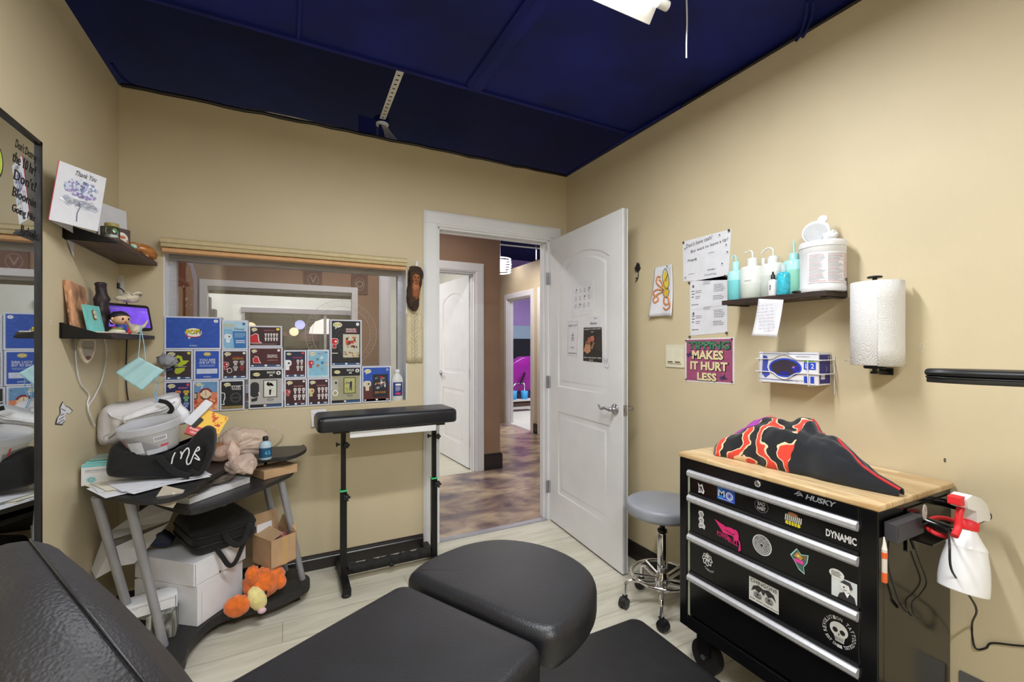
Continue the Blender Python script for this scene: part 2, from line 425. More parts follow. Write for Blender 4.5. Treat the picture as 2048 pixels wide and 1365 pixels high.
def m_grain(name, c0, c1, c2, st_=(1, 1, 1), scale=4, rough=.45, brick=None):
    m, nt, b = new_mat(name)
    n = node(nt, 'ShaderNodeTexNoise'); n.inputs['Scale'].default_value = scale; n.inputs['Detail'].default_value = 7; n.inputs['Distortion'].default_value = 1.2
    nt.links.new(coords(nt, st_), n.inputs['Vector'])
    c = ramp(nt, n.outputs[0], [(.3, c0), (.5, c1), (.72, c2)])
    if brick:
        br = node(nt, 'ShaderNodeTexBrick'); br.inputs['Scale'].default_value = 1
        br.inputs['Brick Width'].default_value = brick[0]; br.inputs['Row Height'].default_value = brick[1]; br.inputs['Mortar Size'].default_value = .0006
        br.inputs['Color1'].default_value = (.62, .55, .45, 1); br.inputs['Color2'].default_value = (1, 1, 1, 1); br.inputs['Mortar'].default_value = (.5, .4, .3, 1)
        nt.links.new(coords(nt, rot=(0, 0, PI/2)), br.inputs['Vector'])
        mx = node(nt, 'ShaderNodeMix', data_type='RGBA', blend_type='MULTIPLY'); mx.inputs[0].default_value = .7
        nt.links.new(c, mx.inputs[6]); nt.links.new(br.outputs[0], mx.inputs[7]); c = mx.outputs[2]
    nt.links.new(c, b.inputs['Base Color']); b.inputs['Roughness'].default_value = rough
m_grain('walnut', (46, 34, 30), (82, 62, 54), (108, 84, 72), (9, 1, 9), 5, .5)
m_grain('dark_wood', (30, 22, 20), (52, 38, 34), (70, 52, 44), (9, 1, 9), 5, .5)
m_grain('butcher', (198, 160, 112), (226, 198, 152), (238, 216, 178), (14, 1, 1), 5, .35, brick=(.42, .045))
m_grain('desk_black', (28, 27, 29), (42, 41, 43), (60, 58, 60), (2, 10, 1), 9, .4)
m_grain('photo_grey', (16, 16, 16), (90, 90, 86), (190, 190, 180), (6, 6, 1), 8, .6)
def m_leather(name, rgb, sc, str_=.5, rough=.4):
    m, nt, b = new_mat(name); co = coords(nt)
    v = node(nt, 'ShaderNodeTexVoronoi', feature='SMOOTH_F1'); v.inputs['Scale'].default_value = sc; nt.links.new(co, v.inputs['Vector'])
    n = node(nt, 'ShaderNodeTexNoise'); n.inputs['Scale'].default_value = 5; nt.links.new(co, n.inputs['Vector'])
    nt.links.new(ramp(nt, n.outputs[0], [(.3, tuple(c*.85 for c in rgb)), (.7, tuple(c*1.12 for c in rgb))]), b.inputs['Base Color'])
    bp = node(nt, 'ShaderNodeBump'); bp.inputs['Strength'].default_value = str_; bp.inputs['Distance'].default_value = .001
    nt.links.new(v.outputs[0], bp.inputs['Height']); nt.links.new(bp.outputs[0], b.inputs['Normal']); b.inputs['Roughness'].default_value = rough
m_leather('leather', (25, 26, 31), 420, .5, .40)
m_leather('leather_coarse', (30, 29, 33), 300, .9, .55)
m_leather('vinyl_black', (28, 30, 36), 500, .2, .36)
def m_blanket():
    m, nt, b = new_mat('flame_fleece')
    wv = node(nt, 'ShaderNodeTexWave', wave_type='BANDS', bands_direction='Y', wave_profile='SAW')
    wv.inputs['Scale'].default_value = 3.4; wv.inputs['Distortion'].default_value = 9; wv.inputs['Detail'].default_value = 2.5; wv.inputs['Detail Scale'].default_value = 2.2
    nt.links.new(coords(nt, (1.5, 1, 1.2)), wv.inputs['Vector'])
    c = ramp(nt, wv.outputs['Fac'], [(0, (20, 22, 28)), (.42, (244, 214, 176)), (.50, (226, 66, 48)), (.82, (244, 214, 176)), (.89, (20, 22, 28))], 'CONSTANT')
    tc = node(nt, 'ShaderNodeTexCoord'); sp = node(nt, 'ShaderNodeSeparateXYZ'); nt.links.new(tc.outputs['Object'], sp.inputs[0])
    n = node(nt, 'ShaderNodeTexNoise'); n.inputs['Scale'].default_value = 9; nt.links.new(tc.outputs['Object'], n.inputs['Vector'])
    ma = node(nt, 'ShaderNodeMath', operation='MULTIPLY_ADD'); ma.inputs[1].default_value = .12; nt.links.new(n.outputs[0], ma.inputs[0]); nt.links.new(sp.outputs[1], ma.inputs[2])
    gt = node(nt, 'ShaderNodeMath', operation='GREATER_THAN'); gt.inputs[1].default_value = .03; nt.links.new(ma.outputs[0], gt.inputs[0])
    mx = node(nt, 'ShaderNodeMix', data_type='RGBA'); nt.links.new(gt.outputs[0], mx.inputs[0]); mx.inputs[6].default_value = (*lin((24, 28, 36)), 1)
    nt.links.new(c, mx.inputs[7]); nt.links.new(mx.outputs[2], b.inputs['Base Color'])
    b.inputs['Roughness'].default_value = .95; b.inputs['Sheen Weight'].default_value = .3
    n3 = node(nt, 'ShaderNodeTexNoise'); n3.inputs['Scale'].default_value = 300; nt.links.new(tc.outputs['Object'], n3.inputs['Vector'])
    bp = node(nt, 'ShaderNodeBump'); bp.inputs['Strength'].default_value = .5; bp.inputs['Distance'].default_value = .002
    nt.links.new(n3.outputs[0], bp.inputs['Height']); nt.links.new(bp.outputs[0], b.inputs['Normal'])
m_blanket()
def m_towel():
    m, nt, b = new_mat('quilted_paper')
    v = node(nt, 'ShaderNodeTexVoronoi', feature='F1'); v.inputs['Scale'].default_value = 30; nt.links.new(coords(nt, (1, 1, .8)), v.inputs['Vector'])
    mm = node(nt, 'ShaderNodeMath', operation='SINE'); ml = node(nt, 'ShaderNodeMath', operation='MULTIPLY'); ml.inputs[1].default_value = 42
    nt.links.new(v.outputs['Distance'], ml.inputs[0]); nt.links.new(ml.outputs[0], mm.inputs[0])
    bp = node(nt, 'ShaderNodeBump'); bp.inputs['Strength'].default_value = .32; bp.inputs['Distance'].default_value = .001
    nt.links.new(mm.outputs[0], bp.inputs['Height']); nt.links.new(bp.outputs[0], b.inputs['Normal'])
    b.inputs['Base Color'].default_value = (*lin((220, 220, 220)), 1); b.inputs['Roughness'].default_value = .9
m_towel()
# ------------------------------------------------------------------ the room
HW = 2.558            # wall height
T = .115              # wall thickness
DX0, DX1, DH = .885, 1.735, 2.062        # doorway
GX0, GX1, GZ0, GZ1 = -.545, .680, .943, 1.775   # window opening
def wall_y(name, x0, x1, y, t, z1, m, holes, m2=None):
    mb = MB(); xs = x0
    for hx0, hx1, hz0, hz1 in sorted(holes):
        mb.box((xs, y, 0), (hx0, y+t, z1), m)
        if hz0 > 0: mb.box((hx0, y, 0), (hx1, y+t, hz0), m)
        mb.box((hx0, y, hz1), (hx1, y+t, z1), m); xs = hx1
    mb.box((xs, y, 0), (x1, y+t, z1), m)
    return st(mb, name)
MB().box((LX-.2, -1.7, -.1), (2.1, 2.845, 0), 'planks').build('floor', kind='structure')
MB().box((-3.2, 2.845, -.1), (8.2, 4.22, 0), 'stained_concrete').box((2.01, 4.22, -.1), (3.3, 9.5, 0), 'stained_concrete').build('floor_hall', kind='structure')
MB().box((-3.2, 4.22, -.1), (2.01, 9.5, -.002), 'planks').build('floor_back_room', kind='structure')
MB().box((3.3, 4.22, -.1), (8.2, 9.5, .002), 'offwhite').build('floor_purple_room', kind='structure')
wall_y('wall_back', LX-.12, WX+.12, BY, T, HW, 'wall_paint', [(GX0, GX1, GZ0, GZ1), (DX0, DX1, 0, DH)])
st(MB().box((WX, -1.7, 0), (WX+.12, BY, HW), 'wall_paint'), 'wall_right')
st(MB().box((LX-.12, -1.7, 0), (LX, BY, HW), 'wall_paint'), 'wall_left')
st(MB().box((LX-.12, -1.8, 0), (WX+.12, -1.7, HW), 'wall_paint'), 'wall_front')
# navy deck: low panels over the room up to y = 2.09, the high deck beyond
mb = MB()
mb.box((-3.2, -1.8, 2.585), (8.2, 2.09, 2.62), 'ceiling_navy')
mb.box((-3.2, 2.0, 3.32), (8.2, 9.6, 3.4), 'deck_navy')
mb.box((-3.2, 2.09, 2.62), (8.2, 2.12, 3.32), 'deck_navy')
st(mb, 'ceiling')
mb = MB()
p = at(597, 75, 2, 2.585); mb.box((p.x-.006, -.2, 2.577), (p.x+.006, 2.088, 2.585), 'ceiling_navy')
mb.box((-.72, 2.075, 2.574), (1.88, 2.095, 2.60), 'ceiling_navy')
st(mb, 'trim_1')
mb = MB(); p = at(960, 160, 2, 2.585)
mb.prism([(p.x-.05, 2.575), (p.x-.02, 2.562), (p.x+.02, 2.562), (p.x+.05, 2.585), (p.x-.05, 2.585)][::-1], -2.06, -1.2, 'ceiling_navy')
for i in range(len(mb.v)): q = mb.v[i]; mb.v[i] = Vector((q.x, -q.z, q.y))
st(mb, 'trim_2')
# dark ragged cap on the wall tops
mb = MB()
rd = random.Random(3)
pts = [(LX+.01+(WX-LX-.02)*k/30, BY-.006, HW+.004+rd.uniform(-.005, .004)) for k in range(31)]
mb.tube(pts, .010, 'base_black', n=6)
pts = [(WX-.004, BY-.01-2.4*k/20, HW+.006+rd.uniform(-.003, .003)) for k in range(21)]
mb.tube(pts, .006, 'base_black', n=6)
st(mb, 'trim_3')
# baseboards: moulded profile
def baseb(name, fr_, L, h=.098, t=.016, m='base_black'):
    prof = [(0, 0), (t, 0), (t, h*.72), (t*.75, h*.78), (t*.8, h*.86), (t*.45, h*.92), (t*.35, h), (0, h)]
    mb = MB(fr_); vs = [(0, q[1], q[0]) for q in prof]+[(L, q[1], q[0]) for q in prof]; n = len(prof)
    mb.add(vs, [tuple(range(n)), tuple(range(2*n-1, n-1, -1))]+[(i, i+n, (i+1) % n+n, (i+1) % n) for i in range(n)], m)
    return st(mb, name)
baseb('baseboard_back', frame((LX, BY, 0), (1, 0, 0), z=(0, -1, 0)), .785-LX, .084)
baseb('baseboard_right', frame((WX, BY-.02, 0), (0, -1, 0), z=(-1, 0, 0)), 4.4)
baseb('baseboard_left', frame((LX, -1.7, 0), (0, 1, 0), z=(1, 0, 0)), 4.48, .084)
# door casing with stepped profile
def casing(name, x0, x1, h, y, side=-1, w=.098, t=.02, m='white_paint', axis='y', jamb=T):
    """moulded casing + jamb round an opening x0..x1, h high in a wall whose face is at y (side: outward)"""
    steps = [(0, 1, .45), (.06, .93, .75), (.14, .84, 1.0), (.3, .66, .85)]
    mb = MB()
    for a, b, d in steps:
        i0, i1 = w*(1-b), w*(1-a); dd = t*d*side
        for (xa, xb) in ((x0-i1, x0-i0), (x1+i0, x1+i1)):
            mb.box((xa, y, 0), (xb, y+dd, h+i0), m)
        mb.box((x0-i1, y, h+i0), (x1+i1, y+dd, h+i1), m)
    yj = (y-side*.001, y-side*jamb)
    mb.box((x0-.004, yj[0], 0), (x0+.012, yj[1], h), m); mb.box((x1-.012, yj[0], 0), (x1+.004, yj[1], h), m); mb.box((x0, yj[0], h-.012), (x1, yj[1], h+.004), m)
    ym = y-side*.045
    mb.box((x0+.012, ym, 0), (x0+.022, ym-side*.03, h-.012), m); mb.box((x1-.022, ym, 0), (x1-.012, ym-side*.03, h-.012), m); mb.box((x0, ym, h-.022), (x1, ym-side*.03, h-.012), m)
    return mb
mb = casing('', DX0, DX1, DH, BY, -1); mb2 = casing('', DX0, DX1, DH, BY+T, 1)
mb.v = [Vector((min(q.x, WX-.001), q.y, q.z)) for q in mb.v]
o = st(mb, 'trim_door_1', bevel=.0025); 
st(MB().box((DX0+.012, 2.80, 0), (DX1-.012, 2.85, .008), 'alu'), 'trim_threshold')
mb = MB(); mb.box((DX0+.004, BY+.046, .93), (DX0+.0255, BY+.074, .99), 'steel')
# panel door leaf: local x across (0 hinge .. W), y up, z towards the viewer
def door_leaf(mb, W, H, th, m, flip=1):
    mb.box((0, .012, -th+.006), (W, H, -.006), m)
    def face(zs):
        def raised(pts_out, d0):
            pass
        f = lambda z: z*zs if zs > 0 else -th-z*1
        def strip(o, i, z0, z1):
            n = len(o)
            mb.add([(p[0], p[1], z0) for p in o]+[(p[0], p[1], z1) for p in i], [((k, (k+1) % n, (k+1) % n+n, k+n) if zs > 0 else (k+n, (k+1) % n+n, (k+1) % n, k)) for k in range(n)], m, True)
        def cap(i, z):
            mb.add([(p[0], p[1], z) for p in i], [tuple(range(len(i))) if zs > 0 else tuple(range(len(i)-1, -1, -1))], m)
        def arch(x0, y0, x1, y1, rise, ins):
            x0 += ins; x1 -= ins; y0 += ins; y1 -= ins
            n = 14; P = [(x0, y0), (x1, y0)]
            if rise == 0: return P+[(x1, y1), (x0, y1)]
            r = rise*(x1-x0)/(x1-x0+2*ins)
            for k in range(n+1):
                t = 1-2*k/n; P.append(((x0+x1)/2+t*(x1-x0)/2, y1-r+r*math.cos(t*PI/2)**.8))
            return P
        z_out = 0 if zs > 0 else -th; s_ = 1 if zs > 0 else -1
        px0, px1 = W*.145, W*.855
        panels = [(px0, H*.485, px1, H*.925, .085), (px0, H*.115, px1, H*.40, 0)]
        # face with holes: assemble from strips round the panels
        P1 = arch(*panels[0], 0); P2 = arch(*panels[1], 0)
        def quad(a, b, c, d): 
            q = [a, b, c, d] if zs > 0 else [d, c, b, a]
            mb.add([(p[0], p[1], z_out) for p in q], [(0, 1, 2, 3)], m)
        quad((0, .012), (px0, .012), (px0, H), (0, H)); quad((px1, .012), (W, .012), (W, H), (px1, H))
        quad((px0, .012), (px1, .012), (px1, H*.115), (px0, H*.115)); quad((px0, H*.40), (px1, H*.40), (px1, H*.485), (px0, H*.485))
        top = [p for p in P1[2:]]
        for k in range(len(top)-1):
            a, b = top[k], top[k+1]; quad(b, a, (a[0], H), (b[0], H))
        for pn in panels:
            o = arch(*pn, 0); a = arch(*pn, .012); b = arch(*pn, .026); c = arch(*pn, .05)
            strip(o, a, z_out, z_out-s_*.009); strip(a, b, z_out-s_*.009, z_out-s_*.009); strip(b, c, z_out-s_*.009, z_out-s_*.002); cap(c, z_out-s_*.002)
    face(1); face(-1)
    # rim round the faces
    for (x0, y0, x1, y1) in ((0, .012, .001, H), (W-.001, .012, W, H), (0, H-.001, W, H), (0, .012, W, .013)):
        mb.box((x0, y0, -th), (x1, y1, 0), m)
def lever(mb, x, y, z, s, dirx):
    """lever handle on a face at local z, outward s, lever towards dirx"""
    R = mb.M
    mb.M = R @ Matrix.Translation((x, y, z)) @ (Matrix.Identity(4) if s > 0 else Matrix.Rotation(PI, 4, 'Y'))
    mb.lathe([(0, 0), (.030, 0), (.032, .004), (.028, .010), (.014, .013), (.011, .030), (.012, .045), (0, .047)], 'steel', n=24)
    d = dirx if s > 0 else -dirx
    pts = catmull([(0, 0, .04), (d*.02, .002, .044), (d*.05, .004, .044), (d*.085, -.008, .04), (d*.108, .004, .037), (d*.118, .012, .036)], 5)
    mb.tube(pts, [.010-.005*i/len(pts) for i in range(len(pts))], 'steel', n=8)
    mb.M = R
hinge = Vector((1.737, BY-.004, 0)); free = Vector((1.672, 1.895, 0))
dv = (free-hinge).normalized(); W1 = .868
DM = frame(hinge+Vector((0, 0, .0)), dv, z=(-1, -.08, 0)); # face towards -x
DM = frame(hinge, dv, z=Vector((dv.y, -dv.x, 0)))
door = bpy.data.objects.new('door_1', None); COL.objects.link(door); door.location = hinge; door['_o'] = tuple(hinge); door['kind'] = 'structure'
mb = MB(DM); door_leaf(mb, W1, 2.056, .036, 'white_paint'); mb.build('door_leaf', door)
mb = MB(DM); p = DM.inverted() @ at(1228, 816, 0, 1.675)
lever(mb, W1-.065, .925, 0, 1, -1); mb.build('door_handle', door)
mb = MB(DM @ Matrix.Translation((0, 0, -.036)) @ Matrix.Diagonal((1, 1, 1.55, 1))); lever(mb, W1-.05, .925, 0, -1, -1); mb.build('door_handle', door)
mb = MB(DM); mb.box((W1-.0005, .895, -.030), (W1+.002, .955, -.006), 'steel').box((W1, .915, -.024), (W1+.010, .935, -.012), 'steel').build('latch_plate', door)
for z in (.25, 1.02, 1.78):
    mb = MB(); mb.tube([(hinge.x+.004, hinge.y-.006, z-.045), (hinge.x+.004, hinge.y-.006, z+.045)], .006, 'steel', 10).box((hinge.x-.03, hinge.y+.001, z-.045), (hinge.x+.003, hinge.y+.003, z+.045), 'steel').build('hinge', door)
# ------------------------------------------------------------------ window between room and hall
mb = MB(); y0, y1 = BY+.085, BY+T+.012
mb.box((GX0, y0, GZ0), (GX0+.036, y1, GZ1), 'alu').box((GX1-.036, y0, GZ0), (GX1, y1, GZ1), 'alu').box((GX0+.036, y0, GZ0), (GX1-.036, y1, GZ0+.03), 'alu').box((GX0+.036, y0, GZ1-.04), (GX1-.036, y1, GZ1), 'alu')
wr = bpy.data.objects.new('window_1', None); COL.objects.link(wr); wr.location = (.07, BY+.1, GZ0); wr['_o'] = tuple(wr.location); wr['kind'] = 'structure'
mb.build('window_frame', wr)
mb = MB(); mb.box((GX0+.036, BY+.100, GZ0+.03), (GX1-.036, BY+.104, GZ1-.04), 'window_glass'); mb.build('pane', wr)
mb = MB(); mb.box((GX0+.001, BY-.001, GZ0-.02), (GX1-.001, y0, GZ0+.0004), 'wall_paint'); 
for x in (GX0, GX1): mb.box((x-.003, BY-.0005, GZ0+.0006), (x+.003, y0, GZ1), 'white_paint')
mb.build('window_sill', wr)
# ------------------------------------------------------------------ hall
HY = 4.22
p0 = at(399.5, 600, 1, HY).x; p1 = at(715, 600, 1, HY).x
ztop = at(715, 576, 1, HY).z
wall_y('wall_hall', -3.2, 2.01, HY, .12, 2.52, 'hall_paint', [(p0+.02, p1-.02, .95, ztop-.02), (.868, 1.726, 0, 2.03)])
st(casing('', .868, 1.726, 2.03, HY, -1), 'trim_door_2', bevel=.003)
mb = MB()
for a, b, c, d in ((p0, p0+.05, .9, ztop), (p1-.05, p1, .9, ztop), (p0+.05, p1-.05, ztop-.05, ztop), (p0+.05, p1-.05, .9, .96)):
    mb.box((a, HY-.015, c), (b, HY+.06, d), 'white_paint')
mb.box((p0+.05, HY+.06, ztop-.10), (p1-.05, HY+.09, ztop-.05), 'wicker'); mb.box((p0+.05, HY+.03, ztop-.075), (p1-.05, HY+.058, ztop-.05), 'alu')
st(mb, 'window_2')
st(MB().box((p0+.05, HY+.05, .96), (p1-.05, HY+.054, ztop-.05), 'window_glass'), 'window_pane_2')
mb = MB(frame((1.83, HY, 0), (1, 0, 0), z=(0, -1, 0))); mb.box((0, 0, 0), (.20, .15, .018), 'base_black').box((0, .15, 0), (.195, .165, .012), 'base_black'); mb.box((.18, 0, -.12), (.198, .15, 0), 'base_black')
st(mb, 'baseboard_hall')
# lighter lower band of the hall corner wall is the same paint lit by this room; corridor wall at x = 3.27
CXW = 3.27
d0 = at(1062, 700, 0, CXW).y; d1 = at(1015, 700, 0, CXW).y
e1 = at(1083, 700, 0, CXW).y; e0 = e1-.85
mb = MB()
for a, b in ((-2, e0), (e1, d0), (d1, 9.6)): mb.box((CXW, a, 0), (CXW+.1, b, 2.53), 'wall_paint') if a > -1 else mb.box((CXW, 2.9, 0), (CXW+.1, b, 2.53), 'wall_paint')
for a, b in ((e0, e1), (d0, d1)): mb.box((CXW, a, 2.03), (CXW+.1, b, 2.53), 'wall_paint')
st(mb, 'wall_corridor')
for nm, a, b in (('trim_door_3', d0, d1), ('trim_door_4', e0, e1)):
    mb = casing('', a, b, 2.03, 0, 1, jamb=.1)
    mb.v = [Vector((CXW-q.y, q.x, q.z)) for q in mb.v]; mb.f = [f[::-1] for f in mb.f]
    if nm == 'trim_door_4': mb.box((CXW+.04, a, 0), (CXW+.06, b, 2.03), 'cream_plastic')
    st(mb, nm)
mb = MB(); 
for a, b in ((e1+.1, d0-.1),): mb.box((CXW-.02, a, 0), (CXW, b, .14), 'base_black')
st(mb, 'baseboard_corridor')
# back room behind the hall wall
BRY = 6.3
q0 = at(488, 660, 1, BRY).x; q1 = at(712, 660, 1, BRY).x; qz = at(600, 625, 1, BRY).z
wall_y('wall_back_room', -3.2, 2.01, BRY, .1, 3.1, 'offwhite', [(q0, q1, .9, qz)])
st(MB().box((-3.2, HY+.12, 0), (-3.1, BRY, 3.1), 'offwhite'), 'wall_back_room_left')
st(MB().box((1.90, HY+.12, 0), (2.01, 9.5, 2.52), 'hall_paint').box((1.895, HY+.125, 0), (1.90, BRY, 3.1), 'offwhite'), 'wall_corridor_left')
mb = MB(); 
mb.box((q0-.03, BRY-.03, qz-.02), (q1+.03, BRY, qz+.04), 'alu').box((q0-.02, BRY-.02, .88), (q0+.01, BRY+.05, qz), 'alu').box((q1-.01, BRY-.02, .88), (q1+.02, BRY+.05, qz), 'alu').box(((q0+q1)/2+.25, BRY, .88), ((q0+q1)/2+.28, BRY+.05, qz), 'alu').box((q0-.02, BRY-.03, .86), (q1+.02, BRY+.05, .92), 'alu')
st(mb, 'window_3')
st(MB().box((q0, BRY+.05, .9), (q1, BRY+.054, qz), 'window_glass'), 'window_pane_3')
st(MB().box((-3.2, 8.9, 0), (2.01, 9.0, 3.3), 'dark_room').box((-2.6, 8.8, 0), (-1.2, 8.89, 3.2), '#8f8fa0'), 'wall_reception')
st(MB().box((8.1, 2.9, 0), (8.2, 9.5, 3.32), 'purple_paint').box((3.37, 9.4, 0), (8.1, 9.5, 3.32), 'purple_paint').box((2.0, 9.4, 0), (3.37, 9.5, 3.32), 'purple_paint'), 'wall_purple_room')
# door leaf of the back room, ajar
h2 = Vector((1.714, HY+.10, 0)); dv2 = (Vector((1.665, 5.12, 0))-h2).normalized()
DM2 = frame(h2+Vector((.018, 0, 0)), dv2, z=Vector((dv2.y, -dv2.x, 0)))
d2 = bpy.data.objects.new('door_2', None); COL.objects.link(d2); d2.location = h2; d2['_o'] = tuple(h2); d2['kind'] = 'structure'
mb = MB(DM2); door_leaf(mb, .835, 2.02, .036, 'white_paint'); mb.build('door_leaf', d2)
mb = MB(DM2); lever(mb, .77, .96, -.036, -1, -1); mb.build('door_handle', d2)
for z in (.28, 1.0, 1.8):
    MB().box((h2.x-.002, h2.y-.03, z-.045), (h2.x+.010, h2.y-.0, z+.045), 'steel').build('hinge', d2)
# ------------------------------------------------------------------ collectors' boxes stacked on the window sill
def speech(mb, cx, cy, w, word='POP!', y='#e8d84e', l=2):
    """white speech-bubble logo with yellow lettering"""
    h = w*.62
    mb.ell(cx, cy, w/2, h/2, '#f0efe6', l); mb.poly([(cx-w*.22, cy-h*.30), (cx+w*.02, cy-h*.44), (cx-w*.26, cy-h*.82)], '#f0efe6', l)
    mb.ell(cx, cy, w*.44, h*.40, '#4a4634', l+1); mb.ell(cx, cy, w*.43, h*.385, '#ecebdd', l+2)
    mb.txt(word, cx, cy+h*.02, h*.44, '#3a3212', w=w*.76, l=l+3, rot=.06, b=.06); mb.txt(word, cx-w*.01, cy+h*.05, h*.42, y, w=w*.70, l=l+4, rot=.06, b=.03)
def figure(mb, cx, cy, s, c1, c2, l=3, line='#f0f0f0'):
    """generic big-headed toy silhouette cut by the box edge"""
    mb.poly(rrect(cx-s*.5, cy-s*.1, cx+s*.5, cy+s*.72, s*.32), line, l)
    mb.poly(rrect(cx-s*.45, cy-s*.05, cx+s*.45, cy+s*.67, s*.28), c1, l+1)
    mb.ell(cx+s*.18, cy+s*.3, s*.13, s*.13, c2, l+2)
    mb.poly(rrect(cx-s*.22, cy-s*.62, cx+s*.24, cy-s*.08, s*.08), line, l); mb.poly(rrect(cx-s*.18, cy-s*.58, cx+s*.2, cy-s*.1, s*.06), c1, l+1)
def minis(mb, x0, y0, x1, y1, nx, ny, c, l=3, seed=1, cols=None):
    rd = random.Random(seed); dx = (x1-x0)/nx; dy = (y1-y0)/ny
    for j in range(ny):
        for i in range(nx):
            cx = x0+(i+.5)*dx; cy = y0+(j+.5)*dy; q = cols[(i+j*nx) % len(cols)] if cols else c
            mb.poly(rrect(cx-dx*.36, cy-dy*.06, cx+dx*.36, cy+dy*.42, dx*.18), q, l)
            mb.poly([(cx-dx*.24, cy-dy*.42), (cx+dx*.24, cy-dy*.42), (cx+dx*.16, cy-dy*.06), (cx-dx*.16, cy-dy*.06)], q, l)
            mb.rect(cx-dx*.2, cy+dy*.10, cx+dx*.2, cy+dy*.17, '#33262a', l+1)
def maroon(mb, a, b, g):
    mb.rect(-a, -b, a, b, g, 1)
def art_waves(mb, x0, y0, x1, y1, cols, l=2, seed=1, n=26):
    rd = random.Random(seed)
    for k in range(n):
        cx = rd.uniform(x0, x1); cy = rd.uniform(y0, y1); s = rd.uniform(.05, .16)*min(x1-x0, y1-y0)
        p = oval(0, 0, s, s*rd.uniform(.4, 1), 9); a = rd.uniform(0, 3)
        q = [(min(x1, max(x0, cx+(x*math.cos(a)-y*math.sin(a))*rd.uniform(.7, 1.3))), min(y1, max(y0, cy+(x*math.sin(a)+y*math.cos(a))*rd.uniform(.7, 1.3)))) for x, y in p]
        mb.poly(q, cols[k % len(cols)], l+k*.12)
def foot(mb, a, b, c='#e8e8ee', blue='#31537e'):
    mb.rect(-a, -b, a, -b+.012, blue, 2); mb.rect(-a+.006, -b+.004, -a+.016, -b+.011, c, 3); mb.rect(a-.024, -b+.005, a-.006, -b+.010, c, 3)
    mb.rect(-.006, -b+.003, .006, -b+.013, c, 3)
def a1(mb, a, b):
    mb.rect(-a, -b, a, b, '#2450b4', 1); rd = random.Random(4)
    for k in range(60):
        x = rd.uniform(-a+.01, a-.01); y = rd.uniform(-b+.006, b-.006)
        mb.line([(x-.008, y), (x, y+rd.uniform(-.003, .003)), (x+.008, y)], .0012, '#4a76d2', 2)
    mb.ell(0, .002, .036, .023, '#f0efe8', 3); mb.poly([(-.026, -.012), (-.006, -.02), (-.02, -.032)], '#f0efe8', 3)
    mb.ell(0, -.012, .032, .012, '#c2274b', 4); mb.ell(.002, -.008, .030, .011, '#f0efe8', 5)
    mb.txt('POP!', 0, .006, .026, '#28282a', w=.064, l=6, rot=.05, b=.07); mb.txt('POP!', -.001, .0075, .0245, '#f0de3c', w=.058, l=7, rot=.05, b=.03)
    mb.txt('FUNKO', 0, -b+.012, .007, '#dfe6f4', l=3); mb.ell(a-.016, b-.014, .010, .008, '#eef0f6', 3); mb.txt('+', a-.016, b-.014, .007, '#2450b4', l=4)
def a2(mb, a, b):
    mb.rect(-a, -b, a, b, '#2f74b8', 1); mb.rect(-a, .02, a, b, '#a9cfe6', 2); mb.poly([(-a, -b), (-.004, -b), (-.012, .03), (-a, .03)], '#86b8dc', 3)
    mb.txt('POP!', -.028, b-.022, .018, '#e2c65c', l=4, rot=-.1); mb.txt('Disney', .020, .030, .015, '#27466e', w=.046, l=4, shear=.3); mb.ell(.040, b-.012, .007, .007, '#2a5b92', 4)
    figure(mb, -.032, -.020, .034, '#dfe9f4', '#2f5e98', 4, '#f2f6fa'); mb.rows(-.002, .050, -.014, .012, 4, '#8fb9e0', 4, 3, .6); mb.rows(.004, .046, -.045, -.026, 2, '#e6eef8', 4, 5, .5, .1)
    mb.txt('21', -.048, -b+.006, .007, '#ffffff', l=5)
def a3(mb, a, b):
    mb.rect(-a, -b, a, b, '#3a1c22', 1); speech(mb, -a+.020, b-.014, .028); mb.ell(a-.013, b-.011, .009, .007, '#e8d84e', 3)
    mb.txt('~MORE TO COLLECT', .018, b-.018, .006, '#c8706a', w=.05, l=3)
    pass
    mb.poly([(-a+.002, -b+.012), (-.016, -b+.012), (-.030, -b+.024), (-.034, .010), (-.048, .016), (-a+.002, .002)], '#f0f0f0', 3)
    mb.poly([(-a+.002, -b+.014), (-.022, -b+.014), (-.034, -b+.024), (-.037, .008), (-.048, .013), (-a+.002, .0)], '#c4202e', 4)
    minis(mb, -.006, -.028, .062, .018, 5, 2, '#e6dfe0', 3); mb.rect(-a+.01, -b+.006, a-.02, -b+.0085, '#b08a8c', 3)
def a4(mb, a, b):
    mb.rect(-a, -b, a, b, '#4a1a22', 1); speech(mb, -a+.020, b-.014, .026); mb.ell(a-.012, b-.011, .007, .007, '#eee6e6', 3)
    mb.poly([(-.060, -.028), (-.022, -.030), (-.030, -.018), (-.036, .004), (-.050, .010), (-.062, -.006)], '#f0f0f0', 3); mb.poly([(-.058, -.026), (-.028, -.028), (-.034, -.016), (-.038, .002), (-.050, .007), (-.060, -.007)], '#c4202e', 4)
    mb.txt('DEADPOOL', .032, .008, .018, '#efe3e3', w=.050, l=3); mb.txt('~PARENTAL ADVISORY', .032, -.014, .006, '#c98a8a', w=.05, l=3); foot(mb, a, b)
